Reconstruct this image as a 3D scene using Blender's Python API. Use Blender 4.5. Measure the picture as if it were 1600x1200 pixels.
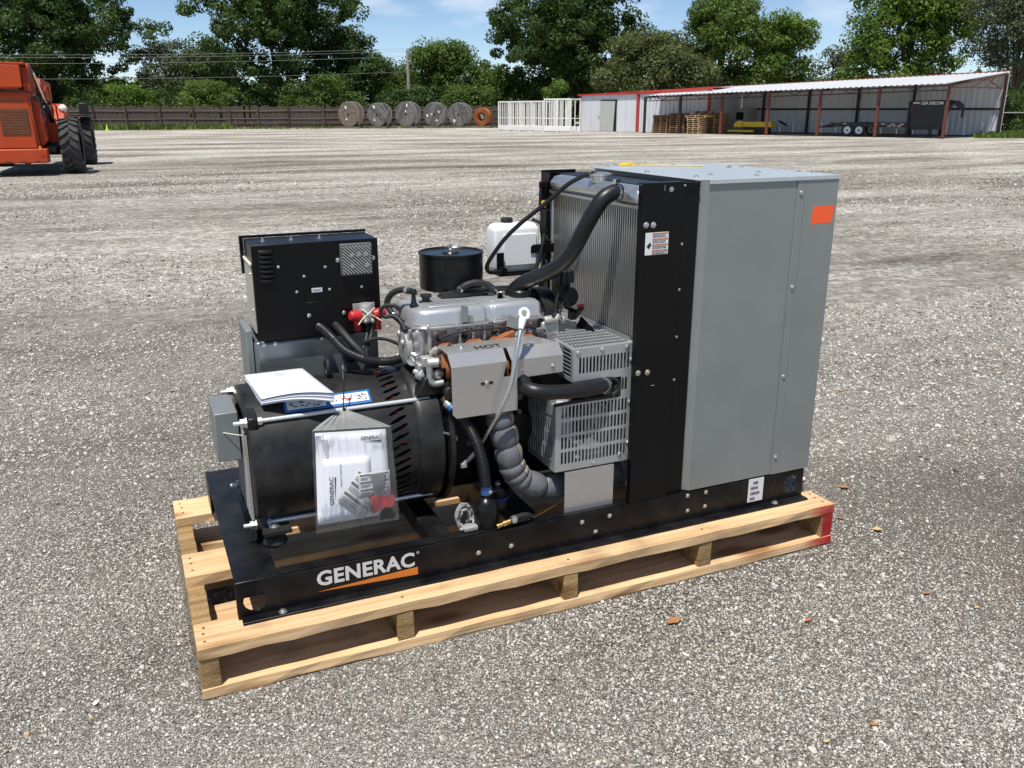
import bpy, bmesh, math, random
import numpy as np
from mathutils import Vector, Matrix

for o in list(bpy.data.objects):
    bpy.data.objects.remove(o)
SC = bpy.context.scene
COL = SC.collection
R_ = math.radians

# ------------------------------------------------------------------ camera
YAW, PITCH, ROLL = -0.41695, -0.30681, -0.0013
CAM = Vector((-0.0363, -2.0843, 1.4795))
cam = bpy.data.cameras.new('camera')
cam.sensor_width = 36.0
cam.lens = 1355.5 / 1600 * 36.0
cam.clip_start = 0.05
cam.clip_end = 2000
cam_o = bpy.data.objects.new('camera', cam)
COL.objects.link(cam_o)
cam_o.matrix_world = (Matrix.Translation(CAM) @ Matrix.Rotation(YAW, 4, 'Z')
                      @ Matrix.Rotation(math.pi / 2 + PITCH, 4, 'X') @ Matrix.Rotation(ROLL, 4, 'Z'))
SC.camera = cam_o

# ------------------------------------------------------------------ sky, sun, exposure
SUN_EL = R_(69)
SUN_DIR = Vector((-0.682 * math.cos(SUN_EL), -0.731 * math.cos(SUN_EL), math.sin(SUN_EL)))   # towards the sun
world = bpy.data.worlds.new('World')
SC.world = world
world.use_nodes = True
wn, wl = world.node_tree.nodes, world.node_tree.links
wn.clear()
w_out = wn.new('ShaderNodeOutputWorld')
w_bg = wn.new('ShaderNodeBackground')
w_bg.inputs['Strength'].default_value = 0.098
sky = wn.new('ShaderNodeTexSky')
sky.sky_type = 'NISHITA'
sky.sun_disc = False
sky.sun_elevation = SUN_EL
sky.sun_rotation = math.atan2(SUN_DIR.x, SUN_DIR.y)
sky.altitude = 300
sky.air_density = 0.72
sky.dust_density = 0.0
sky.ozone_density = 3.0
# thin fair-weather clouds, the same all round the sky
w_tc = wn.new('ShaderNodeTexCoord')
w_map = wn.new('ShaderNodeMapping')
w_map.inputs['Scale'].default_value = (1.0, 1.0, 3.2)
w_map.inputs['Location'].default_value = (3.3, 1.25, 0.4)
w_noise = wn.new('ShaderNodeTexNoise')
w_noise.inputs['Scale'].default_value = 5.2
w_noise.inputs['Detail'].default_value = 7
w_noise.inputs['Roughness'].default_value = 0.55
w_ramp = wn.new('ShaderNodeValToRGB')
w_ramp.color_ramp.elements[0].position = 0.50
w_ramp.color_ramp.elements[0].color = (0, 0, 0, 1)
w_ramp.color_ramp.elements[1].position = 0.78
w_ramp.color_ramp.elements[1].color = (0.85, 0.85, 0.85, 1)
w_mix = wn.new('ShaderNodeMixRGB')
w_mix.inputs['Color2'].default_value = (8.6, 9.0, 9.5, 1)
wl.new(w_tc.outputs['Generated'], w_map.inputs['Vector'])
wl.new(w_map.outputs['Vector'], w_noise.inputs['Vector'])
wl.new(w_noise.outputs['Fac'], w_ramp.inputs['Fac'])
wl.new(w_ramp.outputs['Color'], w_mix.inputs['Fac'])
wl.new(sky.outputs['Color'], w_mix.inputs['Color1'])
wl.new(w_mix.outputs['Color'], w_bg.inputs['Color'])
wl.new(w_bg.outputs['Background'], w_out.inputs['Surface'])

sun = bpy.data.lights.new('sun', 'SUN')
sun.energy = 4.6
sun.angle = R_(0.53)
sun.color = (1.0, 0.955, 0.885)
sun_o = bpy.data.objects.new('sun', sun)
COL.objects.link(sun_o)
sun_o.rotation_euler = SUN_DIR.to_track_quat('Z', 'Y').to_euler()
sun_o.location = (-6, -6, 20)

SC.render.engine = 'CYCLES'
SC.view_settings.view_transform = 'Standard'
SC.view_settings.look = 'None'
SC.view_settings.gamma = 1.0
SC.view_settings.exposure = 0.32
SC.view_settings.use_curve_mapping = False
SC.cycles.max_bounces = 6
SC.cycles.diffuse_bounces = 3
SC.cycles.glossy_bounces = 3
SC.cycles.transparent_max_bounces = 8

# ------------------------------------------------------------------ place helpers
RIGHT = Vector((math.cos(YAW), math.sin(YAW), 0))
AHEAD = Vector((-math.sin(YAW), math.cos(YAW), 0))
def W(r, d, z=0.0):
    """yard position: r metres to the right of and d metres ahead of the spot where the photographer stands"""
    p = CAM + RIGHT * r + AHEAD * d
    return Vector((p.x, p.y, z))

# ------------------------------------------------------------------ materials
MATS = {}
def mat(name, col=(0.5, 0.5, 0.5), rough=0.5, metal=0.0, noise=0.0, nscale=20.0, bump=0.0, bscale=None,
        spec=0.5, dust=0.0, trans=0.0, alpha=1.0, coat=0.0, rvar=0.0, stretch=None, col2=None, dustcol=(0.42, 0.39, 0.35)):
    """Principled material: noise mixes the base colour with col2 or with a darker/lighter copy, dust settles in patches"""
    m = bpy.data.materials.new(name)
    m.use_nodes = True
    n, l = m.node_tree.nodes, m.node_tree.links
    b = n['Principled BSDF']
    b.inputs['Roughness'].default_value = rough
    b.inputs['Metallic'].default_value = metal
    b.inputs['Specular IOR Level'].default_value = spec
    b.inputs['Transmission Weight'].default_value = trans
    b.inputs['Alpha'].default_value = alpha
    b.inputs['Coat Weight'].default_value = coat
    c4 = (*col, 1)
    b.inputs['Base Color'].default_value = c4
    tc = n.new('ShaderNodeTexCoord')
    vec = tc.outputs['Object']
    if stretch:
        mp = n.new('ShaderNodeMapping')
        mp.inputs['Scale'].default_value = stretch
        l.new(vec, mp.inputs['Vector']); vec = mp.outputs['Vector']
    colsock = None
    if noise > 0 or col2:
        t = n.new('ShaderNodeTexNoise')
        t.inputs['Scale'].default_value = nscale
        t.inputs['Detail'].default_value = 6
        t.inputs['Roughness'].default_value = 0.6
        l.new(vec, t.inputs['Vector'])
        mx = n.new('ShaderNodeMixRGB')
        if col2:
            rp = n.new('ShaderNodeValToRGB')
            rp.color_ramp.elements[0].position = 0.38; rp.color_ramp.elements[1].position = 0.64
            l.new(t.outputs['Fac'], rp.inputs['Fac']); l.new(rp.outputs['Color'], mx.inputs['Fac'])
            mx.inputs['Color1'].default_value = c4; mx.inputs['Color2'].default_value = (*col2, 1)
        else:
            l.new(t.outputs['Fac'], mx.inputs['Fac'])
            mx.inputs['Color1'].default_value = (*[c * (1 - noise) for c in col], 1)
            mx.inputs['Color2'].default_value = (*[min(1, c * (1 + noise)) for c in col], 1)
        colsock = mx.outputs['Color']
        if rvar > 0:
            mr = n.new('ShaderNodeMapRange')
            mr.inputs['To Min'].default_value = max(0.02, rough - rvar); mr.inputs['To Max'].default_value = min(1, rough + rvar)
            l.new(t.outputs['Fac'], mr.inputs['Value']); l.new(mr.outputs['Result'], b.inputs['Roughness'])
    if dust > 0:
        t2 = n.new('ShaderNodeTexNoise')
        t2.inputs['Scale'].default_value = 9; t2.inputs['Detail'].default_value = 8; t2.inputs['Roughness'].default_value = 0.7
        l.new(tc.outputs['Object'], t2.inputs['Vector'])
        rp2 = n.new('ShaderNodeValToRGB')
        rp2.color_ramp.elements[0].position = 0.42; rp2.color_ramp.elements[0].color = (0, 0, 0, 1)
        rp2.color_ramp.elements[1].position = 0.75; rp2.color_ramp.elements[1].color = (dust, dust, dust, 1)
        l.new(t2.outputs['Fac'], rp2.inputs['Fac'])
        mx2 = n.new('ShaderNodeMixRGB')
        l.new(rp2.outputs['Color'], mx2.inputs['Fac'])
        if colsock: l.new(colsock, mx2.inputs['Color1'])
        else: mx2.inputs['Color1'].default_value = c4
        mx2.inputs['Color2'].default_value = (*dustcol, 1)
        colsock = mx2.outputs['Color']
    if colsock: l.new(colsock, b.inputs['Base Color'])
    if bump > 0:
        t3 = n.new('ShaderNodeTexNoise')
        t3.inputs['Scale'].default_value = bscale or nscale * 3; t3.inputs['Detail'].default_value = 5
        l.new(vec, t3.inputs['Vector'])
        bp = n.new('ShaderNodeBump'); bp.inputs['Strength'].default_value = bump; bp.inputs['Distance'].default_value = 0.004
        l.new(t3.outputs['Fac'], bp.inputs['Height']); l.new(bp.outputs['Normal'], b.inputs['Normal'])
    MATS[name] = m
    return m

mat('black_paint', (0.0045, 0.0045, 0.005), 0.30, noise=0.5, nscale=14, dust=0.02, rvar=0.08, spec=0.35)
mat('black_sheet', (0.0035, 0.0035, 0.004), 0.34, noise=0.4, nscale=9, rvar=0.06, spec=0.25)
mat('frame_black', (0.005, 0.005, 0.006), 0.33, noise=0.6, nscale=12, dust=0.04, rvar=0.10, spec=0.22, bump=0.05, bscale=160)
mat('alternator_black', (0.007, 0.007, 0.0075), 0.40, noise=0.5, nscale=10, dust=0.07, rvar=0.08, spec=0.4)
mat('rubber', (0.008, 0.008, 0.0085), 0.42, noise=0.4, nscale=30, rvar=0.06)
mat('rubber_matt', (0.012, 0.012, 0.012), 0.6, noise=0.4, nscale=30)
mat('galvanised_skylit', (0.52, 0.56, 0.57), 0.32, metal=0.35, noise=0.10, nscale=22, rvar=0.06)  # cabinet sheet again, its bright sky reflection put into a paler base colour
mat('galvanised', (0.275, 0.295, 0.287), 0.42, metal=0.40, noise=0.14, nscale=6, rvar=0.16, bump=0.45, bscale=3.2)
mat('galvanised_dull', (0.25, 0.27, 0.27), 0.5, metal=0.45, noise=0.12, nscale=20, rvar=0.08)
mat('guard_steel', (0.48, 0.50, 0.505), 0.40, metal=0.6, noise=0.10, nscale=30)
mat('stainless', (0.57, 0.56, 0.545), 0.27, metal=0.70, noise=0.06, nscale=5, rvar=0.04)
mat('bolt_zinc', (0.66, 0.66, 0.64), 0.28, metal=0.9)
mat('rod_zinc', (0.74, 0.76, 0.77), 0.34, metal=0.55, noise=0.08, nscale=60)
mat('bolt_gold', (0.62, 0.55, 0.42), 0.32, metal=0.85)
mat('cover_silver', (0.50, 0.505, 0.515), 0.36, metal=0.6, noise=0.10, nscale=24, bump=0.10, bscale=220, dust=0.06, dustcol=(0.30, 0.27, 0.23))
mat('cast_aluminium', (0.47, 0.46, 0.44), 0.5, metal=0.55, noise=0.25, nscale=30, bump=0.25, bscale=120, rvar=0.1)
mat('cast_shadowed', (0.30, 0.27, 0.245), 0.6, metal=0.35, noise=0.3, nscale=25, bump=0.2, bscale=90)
mat('radiator_aluminium', (0.60, 0.60, 0.59), 0.33, metal=0.9, noise=0.08, nscale=30, rvar=0.08)
mat('radiator_fin', (0.085, 0.085, 0.080), 0.6, metal=0.3, noise=0.25, nscale=60)
mat('manifold_rust', (0.26, 0.088, 0.026), 0.75, noise=0.4, nscale=35, bump=0.3, bscale=90)
mat('white_plastic', (0.74, 0.76, 0.76), 0.38, noise=0.05, nscale=8)
mat('coolant_stain', (0.64, 0.64, 0.52), 0.4)
mat('red_plastic', (0.50, 0.018, 0.022), 0.42, noise=0.2, nscale=30)
mat('wrap_silicone', (0.14, 0.145, 0.155), 0.40, noise=0.3, nscale=18, bump=1.0, bscale=30, metal=0.1)
mat('wrap_tape', (0.30, 0.25, 0.20), 0.5, noise=0.2, nscale=40)
mat('brass', (0.62, 0.42, 0.14), 0.3, metal=0.95)
mat('blue_band', (0.03, 0.10, 0.28), 0.4)
mat('paper_bagged', (0.72, 0.73, 0.78), 0.55, noise=0.02, nscale=12)
mat('paper', (0.66, 0.67, 0.72), 0.55, noise=0.02, nscale=12)
mat('paper_edge', (0.60, 0.62, 0.68), 0.7, noise=0.12, nscale=90, stretch=(1, 1, 30))
mat('paper_grey', (0.45, 0.45, 0.46), 0.6, noise=0.06, nscale=20)
mat('print_black', (0.015, 0.015, 0.017), 0.5)
mat('print_grey', (0.10, 0.10, 0.105), 0.55)
mat('print_white', (0.78, 0.78, 0.77), 0.5)
mat('decal_silver', (0.62, 0.62, 0.62), 0.45)
mat('decal_orange', (0.66, 0.19, 0.025), 0.5, noise=0.08, nscale=40)
mat('decal_blue', (0.015, 0.13, 0.40), 0.4)
mat('warning_orange', (0.55, 0.16, 0.06), 0.5)
mat('orange_tape', (0.95, 0.12, 0.025), 0.5, noise=0.05, nscale=60)
mat('yellow_strap', (0.82, 0.56, 0.02), 0.6, noise=0.15, nscale=60)
mat('green_dab', (0.03, 0.3, 0.12), 0.6)
mat('tie_black', (0.012, 0.012, 0.012), 0.45)
mat('tie_white', (0.72, 0.68, 0.52), 0.5)
mat('cable_grey', (0.30, 0.30, 0.29), 0.55)
mat('grey_plastic', (0.13, 0.13, 0.135), 0.5)
mat('grey_paint', (0.20, 0.215, 0.225), 0.26, metal=0.6, noise=0.15, nscale=6, rvar=0.05)
mat('beige_panel', (0.50, 0.47, 0.40), 0.45, metal=0.2, noise=0.1, nscale=20)
mat('olive_coil', (0.20, 0.18, 0.09), 0.5, noise=0.2)
mat('orange_machine', (0.46, 0.055, 0.010), 0.52, noise=0.30, nscale=3, dust=0.30, rvar=0.08, dustcol=(0.20, 0.10, 0.06), spec=0.3)
mat('orange_faded', (0.38, 0.048, 0.014), 0.6, noise=0.3, nscale=6, dust=0.10, dustcol=(0.25, 0.12, 0.07), spec=0.3)
mat('grille_rust', (0.17, 0.055, 0.022), 0.7, noise=0.35, nscale=9)
mat('tyre', (0.030, 0.030, 0.030), 0.85, noise=0.3, nscale=20, dust=0.45, dustcol=(0.17, 0.16, 0.145), bump=0.2, bscale=30)
mat('white_paint', (0.80, 0.79, 0.75), 0.45, noise=0.04, nscale=6, dust=0.05)
mat('machine_dark', (0.012, 0.012, 0.013), 0.5)
mat('amber', (0.55, 0.28, 0.02), 0.3)
mat('fence_wood', (0.105, 0.078, 0.062), 0.9, noise=0.45, nscale=3, stretch=(6, 6, 0.7), col2=(0.055, 0.04, 0.034))
mat('fence_grey', (0.135, 0.112, 0.095), 0.9, noise=0.4, nscale=3, stretch=(1, 1, 8))
mat('pole_wood', (0.30, 0.27, 0.24), 0.9, noise=0.3, nscale=4, stretch=(8, 8, 0.5))
mat('reel_grey', (0.13, 0.125, 0.12), 0.9, noise=0.4, nscale=5, col2=(0.07, 0.066, 0.063))
mat('reel_pale', (0.19, 0.18, 0.17), 0.9, noise=0.4, nscale=5, col2=(0.12, 0.112, 0.105))
mat('reel_brown', (0.20, 0.155, 0.12), 0.9, noise=0.4, nscale=5, col2=(0.11, 0.085, 0.068))
mat('rusty_steel', (0.38, 0.12, 0.03), 0.8, noise=0.3, nscale=14, col2=(0.27, 0.085, 0.025))
mat('red_trim', (0.42, 0.035, 0.028), 0.5, noise=0.15, nscale=4)
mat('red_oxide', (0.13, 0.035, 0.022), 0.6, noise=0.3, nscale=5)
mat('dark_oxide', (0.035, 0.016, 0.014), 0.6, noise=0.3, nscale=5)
mat('siding', (0.62, 0.64, 0.67), 0.5, metal=0.1, noise=0.12, nscale=1.3, stretch=(3, 3, 0.6))
mat('siding_door', (0.42, 0.42, 0.41), 0.65, noise=0.2, nscale=2.5, stretch=(3, 3, 0.5))
mat('roof_white', (0.66, 0.67, 0.67), 0.38, metal=0.2, noise=0.06, nscale=2)
mat('pallet_old', (0.30, 0.17, 0.08), 0.85, noise=0.45, nscale=4)
mat('pallet_new', (0.50, 0.35, 0.18), 0.8, noise=0.3, nscale=4)
mat('trailer_black', (0.010, 0.010, 0.012), 0.4, noise=0.3, nscale=4)
mat('wheel_white', (0.85, 0.85, 0.82), 0.5)
mat('reflector_red', (0.35, 0.03, 0.02), 0.4)
mat('yellow_machine', (0.68, 0.47, 0.03), 0.5, noise=0.15, nscale=5)
mat('window_dark', (0.01, 0.012, 0.018), 0.1)
mat('caravan_wall', (0.38, 0.37, 0.34), 0.6, noise=0.1, nscale=4)
mat('cone_lime', (0.45, 0.75, 0.05), 0.5)
mat('bark', (0.075, 0.058, 0.044), 0.95, noise=0.45, nscale=5, stretch=(4, 4, 0.8), bump=0.5, bscale=10)
mat('wire_grey', (0.22, 0.22, 0.22), 0.6)
mat('dark_core', (0.006, 0.006, 0.006), 0.8)
mat('copper_red', (0.07, 0.012, 0.008), 0.95, spec=0.05)
mat('leaf_dry', (0.34, 0.155, 0.06), 0.7, noise=0.4, nscale=40)
mat('leaf_yellow', (0.50, 0.37, 0.17), 0.7, noise=0.3, nscale=40)
mat('stone_pale', (0.52, 0.51, 0.48), 0.85, noise=0.2, nscale=60, bump=0.3)
mat('chrome', (0.8, 0.8, 0.78), 0.12, metal=1.0)

def wood_material(name, light, dark, red=False):
    m = bpy.data.materials.new(name); m.use_nodes = True
    n, l = m.node_tree.nodes, m.node_tree.links
    b = n['Principled BSDF']; b.inputs['Roughness'].default_value = 0.72; b.inputs['Specular IOR Level'].default_value = 0.25
    tc = n.new('ShaderNodeTexCoord'); oi = n.new('ShaderNodeObjectInfo')
    add = n.new('ShaderNodeVectorMath'); add.operation = 'MULTIPLY_ADD'
    cmb = n.new('ShaderNodeCombineXYZ')
    mul = n.new('ShaderNodeMath'); mul.operation = 'MULTIPLY'; mul.inputs[1].default_value = 13.0
    l.new(oi.outputs['Random'], mul.inputs[0])
    for k in range(3): l.new(mul.outputs[0], cmb.inputs[k])
    l.new(tc.outputs['Object'], add.inputs[0]); add.inputs[1].default_value = (1, 1, 1); l.new(cmb.outputs[0], add.inputs[2])
    mp = n.new('ShaderNodeMapping'); mp.inputs['Scale'].default_value = (1.6, 22, 22); l.new(add.outputs[0], mp.inputs['Vector'])
    t = n.new('ShaderNodeTexNoise'); t.inputs['Scale'].default_value = 2.2; t.inputs['Detail'].default_value = 5; t.inputs['Distortion'].default_value = 0.5
    l.new(mp.outputs[0], t.inputs['Vector'])
    wv = n.new('ShaderNodeTexWave'); wv.wave_type = 'RINGS'; wv.rings_direction = 'X'
    mp2 = n.new('ShaderNodeMapping'); mp2.inputs['Scale'].default_value = (0.30, 3.1, 4.3); l.new(add.outputs[0], mp2.inputs['Vector'])
    wv.inputs['Scale'].default_value = 4.0; wv.inputs['Distortion'].default_value = 9.0; wv.inputs['Detail'].default_value = 2
    l.new(mp2.outputs[0], wv.inputs['Vector'])
    rp = n.new('ShaderNodeValToRGB'); rp.color_ramp.elements[0].color = (*dark, 1); rp.color_ramp.elements[1].color = (*light, 1)
    rp.color_ramp.elements[0].position = 0.28; rp.color_ramp.elements[1].position = 0.60
    mx = n.new('ShaderNodeMixRGB'); mx.inputs['Fac'].default_value = 0.10
    l.new(t.outputs['Fac'], mx.inputs['Color1']); l.new(wv.outputs['Fac'], mx.inputs['Color2'])
    l.new(mx.outputs[0], rp.inputs['Fac'])
    # knots
    vo = n.new('ShaderNodeTexVoronoi'); mp3 = n.new('ShaderNodeMapping'); mp3.inputs['Scale'].default_value = (3.2, 9, 9)
    l.new(add.outputs[0], mp3.inputs['Vector']); l.new(mp3.outputs[0], vo.inputs['Vector']); vo.inputs['Scale'].default_value = 1.0
    rk = n.new('ShaderNodeValToRGB'); rk.color_ramp.elements[0].position = 0.15; rk.color_ramp.elements[1].position = 0.34
    rk.color_ramp.elements[0].color = (1, 1, 1, 1); rk.color_ramp.elements[1].color = (0, 0, 0, 1)
    l.new(vo.outputs['Distance'], rk.inputs['Fac'])
    mk = n.new('ShaderNodeMixRGB'); mk.inputs['Color2'].default_value = (dark[0] * 0.55, dark[1] * 0.45, dark[2] * 0.4, 1)
    l.new(rk.outputs[0], mk.inputs['Fac']); l.new(rp.outputs[0], mk.inputs['Color1'])
    mpf = n.new('ShaderNodeMapping'); mpf.inputs['Scale'].default_value = (2.5, 120, 120); l.new(add.outputs[0], mpf.inputs['Vector'])
    tf = n.new('ShaderNodeTexNoise'); tf.inputs['Scale'].default_value = 1.3; tf.inputs['Detail'].default_value = 4; l.new(mpf.outputs[0], tf.inputs['Vector'])
    rf = n.new('ShaderNodeValToRGB'); rf.color_ramp.elements[0].position = 0.30; rf.color_ramp.elements[1].position = 0.48
    rf.color_ramp.elements[0].color = (0.62, 0.55, 0.48, 1); rf.color_ramp.elements[1].color = (1, 1, 1, 1); l.new(tf.outputs['Fac'], rf.inputs['Fac'])
    mf = n.new('ShaderNodeMixRGB'); mf.blend_type = 'MULTIPLY'; mf.inputs['Fac'].default_value = 0.45; l.new(mk.outputs[0], mf.inputs['Color1']); l.new(rf.outputs[0], mf.inputs['Color2'])
    tb_ = n.new('ShaderNodeMath'); tb_.operation = 'MULTIPLY_ADD'; tb_.inputs[1].default_value = 0.34; tb_.inputs[2].default_value = 0.80; l.new(oi.outputs['Random'], tb_.inputs[0])
    mo = n.new('ShaderNodeMixRGB'); mo.blend_type = 'MULTIPLY'; mo.inputs['Fac'].default_value = 1.0; l.new(mf.outputs[0], mo.inputs['Color1']); l.new(tb_.outputs[0], mo.inputs['Color2'])
    mk = mo
    # grey scuffs
    t4 = n.new('ShaderNodeTexNoise'); t4.inputs['Scale'].default_value = 7; t4.inputs['Detail'].default_value = 8; l.new(add.outputs[0], t4.inputs['Vector'])
    r4 = n.new('ShaderNodeValToRGB'); r4.color_ramp.elements[0].position = 0.56; r4.color_ramp.elements[1].position = 0.78
    r4.color_ramp.elements[0].color = (0, 0, 0, 1); r4.color_ramp.elements[1].color = (0.5, 0.5, 0.5, 1); l.new(t4.outputs['Fac'], r4.inputs['Fac'])
    m4 = n.new('ShaderNodeMixRGB'); m4.inputs['Color2'].default_value = (0.16, 0.12, 0.085, 1)
    l.new(r4.outputs[0], m4.inputs['Fac']); l.new(mk.outputs[0], m4.inputs['Color1'])
    out = m4.outputs[0]
    if red:      # sprayed red paint on the right-hand end of the pallet (object x beyond 1.93)
        sx = n.new('ShaderNodeSeparateXYZ'); l.new(tc.outputs['Object'], sx.inputs[0])
        t5 = n.new('ShaderNodeTexNoise'); t5.inputs['Scale'].default_value = 9; t5.inputs['Detail'].default_value = 4; l.new(tc.outputs['Object'], t5.inputs['Vector'])
        ma = n.new('ShaderNodeMath'); ma.operation = 'MULTIPLY_ADD'; ma.inputs[1].default_value = 0.16; l.new(t5.outputs['Fac'], ma.inputs[0]); l.new(sx.outputs['X'], ma.inputs[2])
        mr = n.new('ShaderNodeMapRange'); mr.inputs['From Min'].default_value = 2.09; mr.inputs['From Max'].default_value = 2.20
        l.new(ma.outputs[0], mr.inputs['Value'])
        # only on faces towards the front and the end
        ge = n.new('ShaderNodeNewGeometry'); sn = n.new('ShaderNodeSeparateXYZ'); l.new(ge.outputs['True Normal'], sn.inputs[0])
        yx = n.new('ShaderNodeMath'); yx.operation = 'SUBTRACT'; l.new(sn.outputs['X'], yx.inputs[0]); l.new(sn.outputs['Y'], yx.inputs[1])
        ab = n.new('ShaderNodeMath'); ab.operation = 'GREATER_THAN'; ab.inputs[1].default_value = 0.5; l.new(yx.outputs[0], ab.inputs[0])
        mm = n.new('ShaderNodeMath'); mm.operation = 'MULTIPLY'; l.new(mr.outputs[0], mm.inputs[0]); l.new(ab.outputs[0], mm.inputs[1])
        m5 = n.new('ShaderNodeMixRGB'); m5.inputs['Color2'].default_value = (0.42, 0.018, 0.02, 1)
        l.new(mm.outputs[0], m5.inputs['Fac']); l.new(out, m5.inputs['Color1']); out = m5.outputs[0]
    l.new(out, b.inputs['Base Color'])
    bp = n.new('ShaderNodeBump'); bp.inputs['Strength'].default_value = 0.35; bp.inputs['Distance'].default_value = 0.003
    if 'rough' in name:
        tr_ = n.new('ShaderNodeTexNoise'); tr_.inputs['Scale'].default_value = 130; tr_.inputs['Detail'].default_value = 6; tr_.inputs['Roughness'].default_value = 0.7; l.new(add.outputs[0], tr_.inputs['Vector'])
        l.new(tr_.outputs['Fac'], bp.inputs['Height']); bp.inputs['Strength'].default_value = 1.0; bp.inputs['Distance'].default_value = 0.012
    else: l.new(mx.outputs[0], bp.inputs['Height'])
    l.new(bp.outputs[0], b.inputs['Normal'])
    MATS[name] = m
wood_material('pine', (0.69, 0.475, 0.265), (0.52, 0.325, 0.16), red=True)
wood_material('pine_rough', (0.54, 0.36, 0.17), (0.30, 0.185, 0.075), red=True)

# ------------------------------------------------------------------ mesh helpers
def catmull(pts, sub=6):
    P = [Vector(p) for p in pts]
    if len(P) < 3: return P
    out = []
    ext = [P[0] * 2 - P[1]] + P + [P[-1] * 2 - P[-2]]
    for i in range(1, len(ext) - 2):
        p0, p1, p2, p3 = ext[i - 1:i + 3]
        for k in range(sub):
            t = k / sub
            out.append(0.5 * ((2 * p1) + (p2 - p0) * t + (2 * p0 - 5 * p1 + 4 * p2 - p3) * t * t + (3 * p1 - p0 - 3 * p2 + p3) * t ** 3))
    out.append(P[-1])
    return out

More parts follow.
